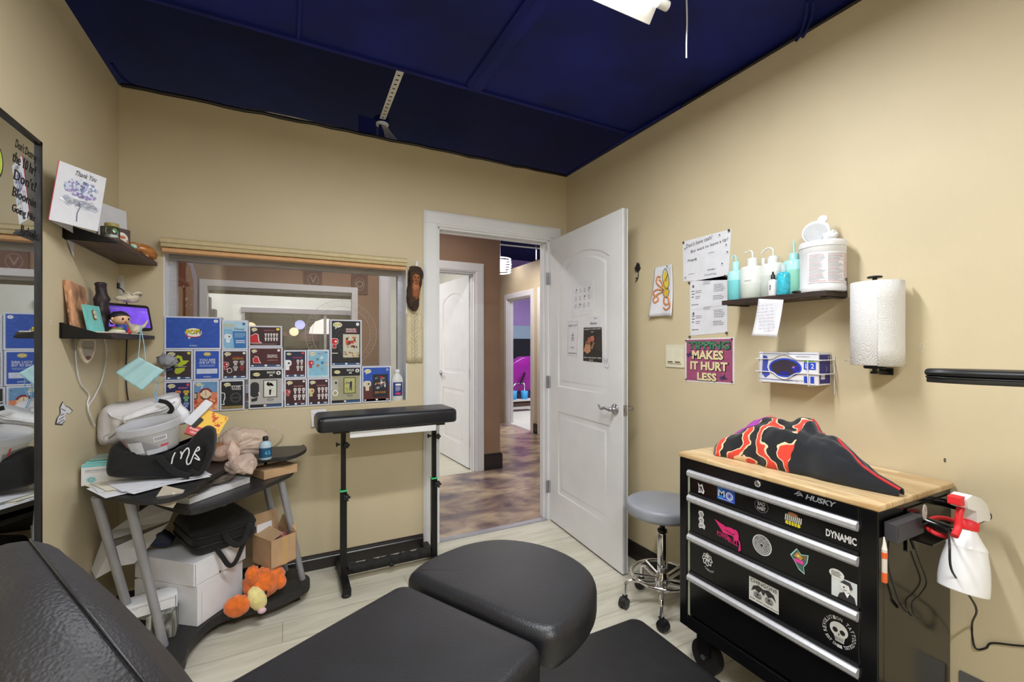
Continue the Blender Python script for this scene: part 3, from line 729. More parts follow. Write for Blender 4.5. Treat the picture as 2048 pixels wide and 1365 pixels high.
def a5(mb, a, b):
    mb.rect(-a, -b, a, b, '#33282c', 1); speech(mb, -a+.022, b-.015, .032); mb.ell(a-.010, b-.010, .007, .007, '#d8cf3c', 3)
    mb.poly([(-.014, -.002), (-.018, .042), (-.004, .052), (.012, .046), (.018, .024), (.044, .024), (.028, .006), (.010, -.004)], '#b9c82e', 3)
    mb.poly([(-.006, .006), (-.008, .034), (.002, .038), (.008, .020)], '#2c3020', 4); mb.txt('~WRECKING CREW', .006, -.006, .005, '#d8d8d0', w=.05, l=5)
    mb.poly([(-.018, -.034), (-.014, -.014), (.026, -.012), (.024, -.026), (.004, -.042), (-.010, -.044)], '#a9bb2a', 3); foot(mb, a, b)
def a6(mb, a, b):
    mb.rect(-a, -b, a, b, '#2450b4', 1); mb.ell(.0, b-.016, .016, .010, '#c9b25a', 2); mb.txt('POP!', 0, b-.016, .011, '#f0e6a0', w=.026, l=3)
    mb.txt('YOU ARE', 0, .026, .012, '#e8eefa', l=3); mb.txt('ONE OF THE', 0, .012, .012, '#e8eefa', w=.07, l=3); mb.rows(-.034, .036, -.010, .002, 2, '#a9bff0', 3, 8, .4, .1)
    mb.rect(-.046, -.046, .044, -.020, '#c9d3ea', 2); mb.txt('FUNKO', 0, -b+.010, .007, '#dfe6f4', l=3)
def a7(mb, a, b):
    mb.rect(-a, -b, a, b, '#361c24', 1); speech(mb, -a+.020, b-.014, .030); mb.ell(a-.010, b-.010, .007, .006, '#e8e8e8', 3)
    mb.txt('CONTEST OF', .012, .040, .006, '#d84434', w=.05, l=3); mb.txt('CHAMPIONS', .014, .032, .007, '#d8b434', w=.05, l=3)
    figure(mb, -.042, -.006, .030, '#a8202e', '#f0f0f0', 3); minis(mb, -.012, -.034, .048, .024, 2, 2, '#b7aeb2', 3, cols=['#b7aeb2', '#8f2a30', '#c8c0be']); mb.ring(-.024, -.030, .012, .014, .003, '#e2d6d0', 6); foot(mb, a, b)
def a8(mb, a, b):
    mb.rect(-a, -b, a, b, '#23265c', 1); speech(mb, -a+.022, b-.016, .032); mb.txt('Adventure', .020, .048, .010, '#d688b8', w=.04, l=3); mb.ell(a-.010, b-.012, .006, .008, '#c8506e', 3)
    figure(mb, -.046, -.004, .032, '#8c3040', '#e8a0b0', 3, '#c85a70'); minis(mb, -.018, -.056, .050, .036, 2, 3, '', 3, cols=['#d8b840', '#8aa0c8', '#b07aa8', '#7ab87a', '#d88a50']); mb.line([(-.03, -.062), (.036, -.064)], .003, '#b02030', 4)
def a9(mb, a, b):
    mb.rect(-a, -b, a, b, '#e08a64', 1); mb.rect(-a, .018, a, b, '#6a98c4', 2); art_waves(mb, -a, .028, a, b-.002, ['#9cc0dc', '#4a7cb0', '#c8dcea'], 3, 3, 14)
    art_waves(mb, -a, -b, a, .004, ['#d8553c', '#f2a06a', '#c8452e', '#f4c08c', '#a8382c'], 3, 5, 34); mb.ell(0, .010, .024, .026, '#f0d8b8', 8); mb.ring(0, .006, .030, .036, .009, '#8c2430', 9, 20, 25, 155); mb.line([(0, .03), (0, 0)], .002, '#5a3a30', 9)
    mb.ring(0, .012, .026, .030, .006, '#6a4436', 9, 20, 205, 335); mb.poly(rrect(-a+.001, -.014, -.036, .022, .005), '#3a4450', 9); mb.poly(rrect(-a+.001, -.010, -.040, .016, .004), '#d0b48c', 10); speech(mb, -a+.020, b-.012, .028, y='#f0e060', l=10)
def a10(mb, a, b):
    mb.rect(-a, -b, a, b, '#18181a', 1); speech(mb, -a+.026, b-.016, .030); mb.txt('STAR', .018, .044, .010, '#f0f0f0', w=.042, l=3); mb.txt('WARS', .018, .032, .010, '#f0f0f0', w=.042, l=3); mb.rect(-.012, .0485, .048, .050, '#f0f0f0', 3)
    mb.ring(.016, -.014, .025, .027, .002, '#606064', 3); mb.ring(.016, -.014, .020, .022, .002, '#606064', 3); mb.txt('~IMPERIAL', .016, -.014, .008, '#606064', w=.03, l=3)
    mb.poly([(-a, .018), (-a+.016, .012), (-a+.018, -.014), (-a+.012, -.03), (-a+.014, -.05), (-a, -.05)], '#e8e8e8', 3); mb.poly([(-a, .014), (-a+.013, .009), (-a+.014, -.012), (-a+.009, -.028), (-a+.010, -.046), (-a, -.046)], '#26382f', 4); mb.rect(-a, -b, a, -b+.016, '#8a7a4a', 3)
def balloonbox(mb, a, b, tone, dark, kind):
    mb.rect(-a, -b, a, b, tone, 1); mb.rect(-a, b-.048, a, b, '#161616', 2); speech(mb, -a+.030, b-.024, .042); mb.txt('BRANDALISED', .024, b-.014, .012, '#f0f0f0', w=.04, l=3); mb.txt('x', .024, b-.030, .010, '#f0f0f0', w=.02, l=3); mb.ell(a-.016, b-.018, .011, .011, '#ececec', 3); mb.ell(a-.016, b-.018, .004, .006, '#333336', 4)
    mb.rect(-.014, -.050, .054, .046, dark, 3); mb.rect(-.010, -.046, .050, .042, '#dcdcd6' if kind else '#b9b878', 4)
    rd = random.Random(9)
    if kind:
        for k in range(9): mb.ell(.020+rd.uniform(-.013, .013), .024+rd.uniform(-.009, .009), .006, .005, '#151515', 5, 9)
        mb.line([(.020, .014), (.021, -.010)], .001, '#303030', 5); mb.poly([(.014, -.008), (.026, -.006), (.022, -.034), (.015, -.038)], '#1c1c1c', 5)
        mb.poly(rrect(-a+.001, -.046, -.034, .036, .018), '#2b2a2c', 3); mb.poly([(-a+.004, -.056), (-.040, -.046), (-.044, -.066), (-a+.008, -.070)], '#2b2a2c', 4); mb.line([(-.036, -.020), (-.030, -.036)], .005, '#e8e8e8', 6)
    else:
        art_waves(mb, -.010, -.046, .050, -.018, ['#8a9a4a', '#c0b868', '#6f8840'], 5, 2, 12); mb.poly([(.024, .024), (.034, .020), (.032, -.034), (.028, -.034), (.027, -.010), (.022, -.034), (.019, -.034), (.020, .010)], '#34384c', 7); mb.line([(.024, .010), (.004, .016), (-.004, .006)], .004, '#34384c', 7)
        mb.poly(rrect(-a+.001, -.03, -.045, .036, .004), '#b8b8ae', 3); mb.ell(-.056, .016, .006, .007, '#222222', 4); mb.ring(-.060, -.044, .016, .018, .006, '#f0f0ea', 4, 20); mb.rows(-.04, a-.004, -.07, .05, 14, '#8f8c74', 2, 3, .08)
    mb.ring(.020, -.062, .016, .006, .0025, '#50504c', 3); mb.rect(-a, -b, a, -b+.016, '#16181c', 3); mb.rect(0, -b, a, -b+.012, '#31537e', 4); mb.rect(-.012, -b+.004, 0, -b+.013, '#ececec', 5)
def a11(mb, a, b): balloonbox(mb, a, b, '#b4b2b2', '#303030', 1)
def a12(mb, a, b):
    mb.rect(-a, -b, a, b, '#4a1c26', 1); mb.rect(-a, b-.05, a, b, '#1d2648', 2); speech(mb, -a+.018, b-.014, .028); mb.rect(a-.018, b-.014, a-.004, b-.004, '#d83a52', 3); mb.txt('~HELLO', .012, .038, .008, '#d83448', w=.05, l=4)
    figure(mb, -.040, -.006, .042, '#eceef2', '#33363c', 4); minis(mb, .004, -.040, .042, .028, 2, 2, '#d8d4d4', 3); foot(mb, a, b)
def a13(mb, a, b):
    mb.rect(-a, -b, a, b, '#86bcd6', 1); speech(mb, -a+.022, b-.016, .032, y='#e8c850'); mb.txt('MARVEL', .016, b-.015, .008, '#c88090', w=.032, l=3); mb.rect(a-.014, b-.012, a-.003, b-.004, '#4e86b0', 3)
    figure(mb, -.040, -.004, .032, '#c42a38', '#f0f0f0', 3, '#a83040'); rd = random.Random(5)
    for x, y, c in ((-.004, .026, '#5e8a90'), (.018, .034, '#d8e4ea'), (.022, .006, '#3a7ab8'), (.044, .018, '#a8c4d2'), (-.002, -.010, '#b07050'), (.042, -.006, '#d8b088'), (.020, -.028, '#8fa8b0')): mb.poly(rrect(x-.007, y-.007, x+.007, y+.007, .003), c, 3)
    mb.rect(-a, -b, a, -b+.008, '#a8d4e8', 3)
def a14(mb, a, b):
    mb.rect(-a, -b, a, b, '#3e1a22', 1); speech(mb, -a+.020, b-.016, .030); mb.ell(a-.010, b-.010, .006, .006, '#e8e8e8', 3); mb.txt('~COLLECT THEM ALL', .014, .036, .006, '#c9918e', w=.052, l=3)
    figure(mb, -.040, -.002, .026, '#c4202e', '#f0f0f0', 3); minis(mb, -.014, -.046, .050, .028, 3, 2, '#ddd5d5', 3); mb.line([(0, -.056), (.03, -.056)], .003, '#a04848', 3); foot(mb, a, b, blue='#202c48')
def a15(mb, a, b):
    mb.rect(-a, -b, a, b, '#3e1a22', 1); speech(mb, -a+.020, b-.016, .030); mb.ell(a-.010, b-.010, .006, .006, '#e8e8e8', 3); mb.txt('~COLLECT THEM ALL', .014, .036, .006, '#c9918e', w=.052, l=3)
    figure(mb, -.040, -.004, .034, '#c9c48c', '#c4202e', 3, '#d8d4a8'); minis(mb, -.008, -.046, .050, .028, 3, 2, '#ddd5d5', 3); foot(mb, a, b, blue='#202c48')
def a16(mb, a, b):
    mb.rect(-a, -b, a, b, '#1c1a1e', 1)
    for k in range(5): mb.ring(-.03+.01*k, .03-.022*k, .03, .05, .0015, '#4a4a50', 2)
    speech(mb, -a+.032, b-.024, .050); mb.ell(a-.016, b-.018, .009, .010, '#e8e8e8', 3); mb.rect(-.006, .060, .062, .088, '#6e1826', 3); mb.txt('MARVEL', .028, .082, .010, '#f0e8e8', w=.056, l=4); mb.txt('DEADPOOL', .028, .069, .011, '#f0e8e8', w=.058, l=4)
    mb.rect(-.018, -.086, .074, .052, '#c8c4b0', 3); art_waves(mb, -.018, -.086, .074, -.05, ['#b08a3c', '#8a5a2c', '#5a7a8c', '#d8c070', '#a83a2c'], 4, 4, 40); art_waves(mb, -.004, -.03, .060, .036, ['#c4281e', '#26201e', '#e24a2e', '#8a1c18'], 9, 8, 24)
    figure(mb, -.066, -.004, .044, '#c4202e', '#f0f0f0', 4); mb.rect(-a+.002, -.062, -.046, -.058, '#e8e8e8', 4); foot(mb, a, b)
def a17(mb, a, b): balloonbox(mb, a, b, '#a6a388', '#3a3a2c', 0)
def a18(mb, a, b):
    mb.rect(-a, -b, a, b, '#2450b0', 1); mb.rect(-a, -b, a, -.01, '#5c2a28', 2); mb.rect(-a, -.012, a, .016, '#3a3c70', 3); speech(mb, -a+.026, b-.022, .040); mb.txt('D', a-.014, b-.014, .014, '#dfe6f4', l=3)
    mb.rect(-.024, -.078, .066, .060, '#20242e', 4); art_waves(mb, -.012, -.030, .052, .048, ['#8f9cae', '#a8323c', '#d8d8dc', '#4a5a6c', '#c8a060', '#3a3e4a'], 5, 6, 40); mb.txt('ZERO HOUR', .020, -.050, .013, '#d89a40', w=.066, l=12)
    figure(mb, -.056, -.010, .044, '#d8d0b8', '#3a3228', 5, '#e8e4d4'); foot(mb, a, b, blue='#5c2a28')
BX = [  # x0, x1, z0, z1, art, label
 (-.543, -.301, 1.2685, 1.438, a1, 'wide plain bright blue toy box at the top left of the stack'),
 (-.298, -.180, 1.2665, 1.424, a2, 'light blue upright toy box standing beside the wide blue box on the top row'),
 (-.177, -.016, 1.2815, 1.397, a3, 'wide maroon toy box with white miniature figures, topmost of the three in the middle column'),
 (-.177, -.013, 1.1635, 1.280, a4, 'wide maroon toy box with white lettering, second from top in the middle column'),
 (-.543, -.424, 1.1080, 1.267, a5, 'dark toy box with a big yellow-green graphic under the wide blue box'),
 (-.421, -.304, 1.1080, 1.267, a6, 'blue toy box with white text and a blank pale panel, under the wide blue box'),
 (-.300, -.180, 1.1060, 1.265, a7, 'dark toy box with a two by two group of figures, under the light blue box'),
 (-.543, -.428, .9435, 1.1065, a8, 'navy toy box with colourful mini figures, bottom left corner of the stack'),
 (-.426, -.311, .9435, 1.1065, a9, 'orange and sky blue painted toy box on the bottom row'),
 (-.308, -.196, .9435, 1.1045, a10, 'black toy box with a grey round emblem on the bottom row'),
 (-.177, -.010, .9435, 1.1620, a11, 'large grey toy box with a framed black balloon picture, bottom of the middle column'),
 (-.007, .108, 1.1040, 1.262, a12, 'dark toy box with a white cat-eared figure, left one above the twin maroon boxes'),
 (.111, .228, 1.1020, 1.264, a13, 'sky blue toy box with a red figure and scattered small ones'),
 (-.005, .111, .9435, 1.1025, a14, 'small maroon toy box with a red-headed figure, left of the twin bottom boxes'),
 (.113, .230, .9435, 1.1005, a15, 'small maroon toy box with a yellowish-headed figure, right of the twin bottom boxes'),
 (.234, .409, 1.1655, 1.441, a16, 'tallest black toy box with a red picture, standing on a grey-green box'),
 (.234, .407, .9435, 1.1640, a17, 'grey-green toy box with a framed outdoor picture under the tall black box'),
 (.411, .583, .9435, 1.1620, a18, 'blue and brown toy box with a framed battle picture, rightmost of the stack'),
]
for x0, x1, z0, z1, art, lab in BX:
    mb = MB(); mb.box((x0, BY-.008, z0), (x1, BY+.080, z1), 'carton_print')
    mb.use(frame(((x0+x1)/2, BY-.008, (z0+z1)/2), (1, 0, 0), z=(0, -1, 0)))
    a, b = (x1-x0)/2, (z1-z0)/2
    mb.rect(-a+.002, -b+.002, a-.002, b-.002, '#d6dae8', .4)
    mb.clip = (a-.0075, b-.0075); art(mb, a-.0075, b-.0075)
    tag(mb.build('toy_box', loc=((x0+x1)/2, BY+.03, z0)), lab, 'box', 'toy boxes stacked on the window sill')
# rubbing-alcohol bottle at the right end of the sill
bt = root('alcohol_bottle', 'frosted white plastic bottle with a blue label at the right end of the window sill', 'bottle', (.628, BY+.03, .9435))
mb = MB(); c = (.628, BY+.03, .9435)
mb.lathe([(.034, 0), (.0375, .006), (.0375, .125), (.034, .142), (.022, .160), (.015, .168), (.015, .176)], 'bottle_milk', c, n=28, sy=.8); mb.build('body', bt)
MB().lathe([(.016, 0), (.016, .020), (0, .020)], 'white_plastic', (.628, BY+.03, 1.1185)).build('cap', bt)
mb = MB()
def lab_(a, b): th = -PI/2+(a-.5)*1.7; return (.628+.0382*math.cos(th), BY+.03+.0382*.8*math.sin(th), .9435+.03+.085*b)
mb.grid(lab_, 12, 2, '#2a3a80'); mb.use(frame((.628, BY+.03-.0315, 1.016), (1, 0, 0), z=(0, -1, 0)))
mb.rect(-.017, .022, .017, .034, '#e8e8ee', 1); mb.rows(-.016, .016, -.012, .018, 4, '#c8cce4', 1, 3, .5); mb.rect(-.015, -.034, .015, -.022, '#d83a5a', 1); mb.build('sticker', bt)
# roller-blind cassette over the window
bl = root('window_blind', 'tan rolled-up window blind cassette above the glass', 'blind', (.065, BY, 1.76))
mb = MB(frame((.670, BY, 0), (0, -1, 0), z=(-1, 0, 0))); L = 1.218
mb.prism([(.001, 1.828), (.055, 1.826), (.066, 1.818), (.068, 1.800), (.060, 1.796), (.055, 1.780), (.001, 1.780)][::-1], 0, L, '#c9b88e'); mb.build('cassette', bl, bevel=.002)
mb = MB(frame((.666, BY, 0), (0, -1, 0), z=(-1, 0, 0)))
mb.prism([(.004, 1.779), (.040, 1.779), (.050, 1.770), (.048, 1.757), (.036, 1.752), (.004, 1.754)][::-1], 0, L-.008, '#d8a878'); mb.build('bottom_rail', bl, bevel=.003)
# carved driftwood face hanging between window and door
M = fback(828, 600, 0); mb = MB()
cw = at(828, 530, 1, BY); cx = cw.x-.006
prof = [(.010, -.150, .01), (.026, -.135, .022), (.036, -.11, .03), (.040, -.06, .036), (.040, 0, .036), (.046, .06, .036), (.046, .10, .032), (.038, .125, .024), (.02, .132, .012)]
def dw(a, b):
    t = b*(len(prof)-1); i = min(int(t), len(prof)-2); f = t-i
    p = [prof[i][k]*(1-f)+prof[i+1][k]*f for k in range(3)]; th = a*2*PI
    q = 1+.22*noise.noise(Vector((math.cos(th)*2, math.sin(th)*2, p[1]*30)))
    off = .010*math.sin(p[1]*22)
    return (cx+off+p[0]*math.cos(th)*q, BY-.030+min(.029, p[2]*.8*math.sin(th)*q), 1.655+p[1])
wd = root('wood_carving', 'dark driftwood piece with a carved bearded face hanging beside the door', 'carving', (cx, BY-.03, 1.505))
mb.grid(dw, 22, 26, 'soot', cu=True); mb.build('wood', wd)
mb = MB(); F = Vector((cx+.002, BY-.058, 1.66))
mb.blob(F+Vector((.003, .002, .045)), (.024, .014, .030), 'carved', amp=.2, fr=4); mb.blob(F+Vector((0, .004, -.02)), (.026, .014, .065), 'carved', amp=.35, fr=5, seed=3)
mb.blob(F+Vector((.003, -.012, .038)), (.006, .008, .014), 'carved')
for s in (-1, 1): mb.blob(F+Vector((.003+s*.010, -.010, .050)), (.006, .004, .003), 'soot'); mb.blob(F+Vector((.003+s*.010, -.009, .057)), (.009, .005, .003), 'carved')
mb.blob(F+Vector((.001, -.012, .012)), (.010, .004, .0025), 'soot')
mb.build('carved_face', wd)
mb = MB(); mb.box((cx+.012, BY-.012, 1.79), (cx+.028, BY-.001, 1.822), 'white_plastic'); mb.build('hook', wd)
# tan paper strip with a pencil plant drawing
mb = MB(); x0 = at(812, 700, 1, BY).x; x1 = at(844, 700, 1, BY).x; z0 = at(828, 726, 1, BY).z; z1 = 1.49
mb.grid(lambda a, b: (x0+(x1-x0)*a, BY-.003-.006*(1-b)*abs(math.sin(a*5)), z0+(z1-z0)*b), 8, 8, '#cfc2a0')
mb.use(frame(((x0+x1)/2, BY-.011, (z0+z1)/2), (1, 0, 0), z=(0, -1, 0)))
rd = random.Random(5)
mb.line([(rd.uniform(-.004, .004), -.17+.03*k) for k in range(12)], .0014, '#8b8470', 1)
for k in range(22):
    y = -.16+.014*k; s = 1 if k % 2 else -1; mb.line([(0, y), (s*.012, y+.014), (s*.022, y+.030)], .0012, '#8b8470', 1); mb.line([(s*.012, y+.014), (s*.020, y+.012)], .001, '#8b8470', 1)
tag(mb.build('paper_strip', solid=.0005), 'tan paper strip with a pencil plant drawing taped beside the window', 'drawing')
# loose sheet on the wall behind the arm rest
mb = MB(frame(at(634, 835, 1, BY-.004), (1, 0, .04), z=(0, -1, .12))); mb.box((-.030, -.052, 0), (.05, .052, .0012), 'paper').txt('x', -.02, .02, .006, '#9aa0a8', l=4)
tag(mb.build('paper_note'), 'small white note on the wall just behind the padded arm rest', 'note')
# ------------------------------------------------------------------ left wall: mirror, shelves and what they carry
mr = root('wall_mirror', 'tall black-framed mirror with black handwriting on the left wall', 'mirror', (LX, 1.735, .60))
y0, y1, z0, z1 = 1.49, 1.979, .60, 1.948
mb = MB(); mb.box((LX+.001, y0, z0), (LX+.010, y1, z1), 'black_plastic'); 
for a, b, c, d in ((y0, y0+.012, z0, z1), (y1-.012, y1, z0, z1), (y0, y1, z0, z0+.012), (y0, y1, z1-.012, z1)): mb.box((LX+.010, a, c), (LX+.020, b, d), 'black_plastic')
mb.build('mirror_frame', mr)
MB().box((LX+.0102, y0+.010, z0+.010), (LX+.0122, y1-.010, z1-.010), 'mirror').build('mirror_glass', mr)
for k, (t, z, a, h) in enumerate((("Don't Destroy", 1.885, 1.84, .036), ('the 10 hr?', 1.845, 1.83, .034), ("Don't?", 1.795, 1.835, .034), ('Bloomin', 1.742, 1.83, .030), ('Going Nix', 1.690, 1.825, .032), ('Rebuild', 1.640, 1.86, .030))):
    MB(frame((LX+.0124, 0, 0), (0, 1, 0), z=(1, 0, 0))).txt(t, a+.06, z, h, '#1c1c1e', w=min(.135, 1.965-a), l=1, shear=.25).build('writing', mr)
mb = MB(frame((LX+.0124, 0, 0), (0, 1, 0), z=(1, 0, 0))); mb.ell(1.735, 1.80, .036, .05, '#1c1c1e', 1); mb.ell(1.735, 1.80, .030, .043, '#b8cc4a', 2); mb.build('sticker', mr)
def shelf(name, label, y0, y1, z0, th, dep, m, br):
    r = root(name, label, 'shelf', (LX, (y0+y1)/2, z0))
    MB().box((LX+.001, y0, z0), (LX+dep, y1, z0+th), m).build('board', r, bevel=.002)
    for y in br:
        mb = MB(); mb.hexa([(LX+.0005, y-.004, z0-.004), (LX+dep*.96, y-.004, z0-.004), (LX+dep*.96, y+.010, z0-.004), (LX+.0005, y+.010, z0-.004)],
                [(LX+.0005, y-.004, z0-.0005), (LX+dep*.96, y-.004, z0-.0005), (LX+dep*.96, y+.010, z0-.0005), (LX+.0005, y+.010, z0-.0005)], 'black_metal')
        mb.hexa([(LX+.0005, y-.010, z0-.002), (LX+dep, y-.010, z0-.002), (LX+dep, y-.0025, z0-.002), (LX+.0005, y-.0025, z0-.002)],
                [(LX+.0005, y-.010, z0+.054), (LX+dep, y-.010, z0+.004), (LX+dep, y-.0025, z0+.004), (LX+.0005, y-.0025, z0+.054)], 'black_metal')
        mb.box((LX+.0005, y-.018, z0-.002), (LX+.003, y+.018, z0+.054), 'black_metal'); mb.build('bracket', r)
    return r
shelf('wall_shelf', 'upper brown wood shelf on the left wall near the corner', 2.20, 2.775, 1.683, .019, .155, 'walnut', (2.20,))
shelf('wall_shelf', 'lower dark shelf on the left wall holding the small screen', 2.175, 2.775, 1.318, .019, .145, 'dark_wood', (2.175,))
US = 1.702; LS = 1.337
# folded thank-you card standing on the upper shelf end
def cardpt(u, v): return at(u, v, 0, -.60)
M0 = None
tl, tr, brr, bl_ = [Vector(p) for p in (at(118, 321, 1, 1.99), at(213, 357, 1, 2.135), at(196, 467, 1, 2.135), at(97, 439, 1, 1.98))]
nx = (tr-tl).normalized(); ny = (tl-bl_).normalized(); nz = nx.cross(ny).normalized()
cw_ = (tr-tl).length; ch = (tl-bl_).length
CM = frame(bl_, nx, z=nz)
CM = Matrix((nx, ny, nz)).transposed().to_4x4(); CM.translation = bl_
mb = MB(CM)
def lp(x, y): return (x*cw_, y*ch)
mb.prism([lp(0, 0), lp(1, 0), lp(1, 1), lp(0, 1)], -.0008, 0, 'paper')
rd = random.Random(11)
for k in range(150):
    a = rd.uniform(0, 2*PI); r = rd.uniform(0, 1)**.6; x = .52+.34*r*math.cos(a); y = .64+.17*r*math.sin(a); s = rd.uniform(.006, .02)*cw_*2.1
    c = rd.choice(['#8f9cc4', '#b9c4de', '#6c7aa8', '#e6eaf4', '#9a90c0', '#dfe3f0', '#cfd6ea']) if y > .58 else rd.choice(['#9a8fbf', '#b3a8d0', '#7f78ac', '#d8d4ea'])
    mb.poly([(x*cw_+s*math.cos(t)*rd.uniform(.6, 1.2), y*ch+s*math.sin(t)*rd.uniform(.6, 1.2)) for t in [j*PI/4 for j in range(8)]], c, 1+k*.012)
for k in range(26):
    x = .2+.028*k; y = .40+.05*math.sin(k); mb.ell(x*cw_, y*ch, .014, .008, rd.choice(['#e4e7f2', '#d6dbe9', '#eceef6']), 3, 9)
mb.line([lp(.50, .42), lp(.54, .34), lp(.50, .22), lp(.52, .08)], .003, '#6a6c80', 4); mb.line([lp(.36, .38), lp(.50, .42), lp(.58, .36)], .0018, '#7a7c90', 4)
mb.txt('Thank You', .56*cw_, .90*ch, .017, '#606068', w=.075, l=4, shear=.3)
card = root('greeting_card', 'folded white thank-you card with purple flowers at the upper shelf end', 'card', bl_)
mb.build('front', card)
mb = MB(); back = [bl_, Vector((LX+.03, bl_.y+.20, bl_.z)), Vector((LX+.02, tl.y+.20, tl.z)), tl]
mb.add(back, [(0, 1, 2, 3)], 'paper').build('back', card, solid=.0008)
MB().tube([bl_, tl], .0012, '#c8405a', n=6).build('spine', card)
# second, plain card further back
mb = MB(); p = [at(196, 412, 0, LX+.03), at(239, 413, 1, 2.70), at(243, 452, 1, 2.70), at(200, 470, 0, LX+.03)]
a_, b_ = Vector((LX+.012, 2.50, US)), Vector((LX+.075, 2.64, US)); up = Vector((-.008, 0, .205))
mb.add([a_, b_, b_+up, a_+up], [(0, 1, 2, 3)], 'paper'); mb.use(frame(a_+up, b_-a_, z=Vector((.95, -.3, 0)))); 
tag(mb.build('greeting_card', solid=.001), 'plain white card leaning on the wall behind the jars', 'card')
# little glass jar
def jar(nm, lab, c, r, h, fill, lid, lidm):
    j = root(nm, lab, 'jar', c)
    MB().lathe([(r*.9, .001), (r, .006), (r, h*.8), (r*.85, h*.9), (r*.8, h*.93)], 'clear_glass', c, n=22).build('glass_body', j)
    mb = MB(); mb.lathe([(0, .003), (r*.86, .004), (r*.86, h*.45), (0, h*.5)], fill, c, n=16); mb.build('contents', j)
    MB().lathe([(r*.86, h*.9), (r*.88, h*.92), (r*.88, h*1.06), (r*.8, h*1.09), (0, h*1.09)], lidm, c, n=22).build('lid', j)
jar('glass_jar', 'small glass jar with a tan lid half hidden by the thank-you card', (LX+.095, 2.345, US), .026, .075, 'white_plastic', 0, '#a89a5c')
# small dark gift cube with painted snowman-like figure: plain round shapes
bx = root('gift_box', 'small dark box with a colourful round white picture beside the jar', 'box', (LX+.09, 2.435, US))
M = frame((LX+.10, 2.435, US), (.55, .83, 0), z=(.83, -.55, 0))
mb = MB(M); mb.box((-.042, 0, -.05), (.042, .085, 0), '#4a4038'); mb.rect(-.042, 0, .042, .085, '#5a4a44', 1)
mb.ell(.006, .042, .026, .026, '#eeeae6', 2); mb.ell(.006, .048, .015, .007, '#d07848', 3, 12); mb.ell(-.026, .068, .009, .009, '#8ad080', 3, 12); mb.ell(-.020, .030, .008, .008, '#b04060', 3, 12); mb.ell(.028, .020, .006, .024, '#c88a78', 3, 12); mb.rows(-.03, .03, .002, .010, 2, '#d8d0c0', 3, 2)
mb.build('carton', bx, bevel=.001); 
MB().blob((LX+.145, 2.425, US+.010), (.012, .010, .010), '#a9d8c8', amp=.3).build('tag_gem', bx)
# polished wooden animal climbing at the shelf end
mb = MB(); c = Vector((LX+.095, 2.62, US))
c = c+Vector((.012, .045, 0)); sp = catmull([c+Vector(q) for q in ((-.075, -.03, .105), (-.052, -.012, .068), (-.020, .010, .048), (.016, .034, .044), (.034, .056, .026), (.040, .066, .006))], 6)
n = len(sp); mb.tube(sp, [.006+.022*math.sin(min(1, i/n*1.25)*PI*.62)**1.3 if i < n*.8 else .026-.016*(i-n*.8)/(n*.2) for i in range(n)], 'orange_wood', n=14)
mb.tube(catmull([c+Vector(q) for q in ((.004, .012, .042), (.026, -.004, .022), (.032, -.006, .004))], 4), .010, 'orange_wood', n=10)
mb.tube(catmull([c+Vector(q) for q in ((-.040, .0, .055), (-.026, -.022, .028), (-.020, -.026, .006))], 4), .008, 'orange_wood', n=10)
mb.blob(c+Vector((-.022, .008, .052)), (.030, .026, .022), 'orange_wood')
tag(mb.build('wooden_animal'), 'polished orange wooden animal figure leaning over the upper shelf end', 'figurine')
# papers tucked under the upper shelf
mb = MB(); mb.add([(LX+.002, 2.215, 1.682), (LX+.002, 2.275, 1.682), (LX+.010, 2.25, 1.625)], [(0, 1, 2)], 'paper'); tag(mb.build('paper_corner', solid=.001), 'pointed white paper corner hanging under the upper shelf', 'paper')
# ---- lower shelf
# live-edge wood slab
def slab(a, b):
    return (LX+.030-.022*b+.004*noise.noise(Vector((a*9, b*7, 0))), 2.185+.150*a+.008*noise.noise(Vector((b*5, a, 1))), LS+.001+.190*b*(1-.06*a)+(.004*noise.noise(Vector((a*12, 3, 1))) if b > .9 else 0))
mb = MB(); mb.grid(slab, 24, 24, 'bark')
mb.add([slab(0, 0), slab(0, 1), slab(1, 1), slab(1, 0)], [(0, 1, 2, 3)], 'bark')
tag(mb.build('wood_slab', solid=.016), 'upright slab of rough brown bark on the lower left shelf', 'slab')
pl = root('stone_plaque', 'small teal marbled plaque with a gold oval, in front of the bark slab', 'plaque', (LX+.07, 2.265, LS))
a_ = Vector((LX+.072, 2.200, LS)); b_ = Vector((LX+.085, 2.305, LS)); PM = frame(a_, b_-a_, z=Vector((.98, -.12, .18)))
mb = MB(PM); mb.box((0, 0, -.008), (.108, .108, 0), 'teal'); rd = random.Random(2)
for k in range(6): 
    x = rd.uniform(0, .10); mb.line([(q.x, q.y) for q in catmull([(x, 0, 0), (x+rd.uniform(-.02, .02), .03, 0), (min(.106, x+rd.uniform(-.01, .03)), .07, 0), (min(.106, x+rd.uniform(-.02, .02)), .107, 0)], 4)], .001, '#5ca4a4', 1)
mb.build('stone', pl)
mb = MB(PM); mb.poly(rrect(.042, .050, .066, .090, .008), '#8a6a34', 2); mb.blob((.054, .078, .004), (.010, .010, .004), 'bone'); mb.blob((.054, .062, .004), (.008, .008, .004), 'bone'); mb.build('emblem', pl)
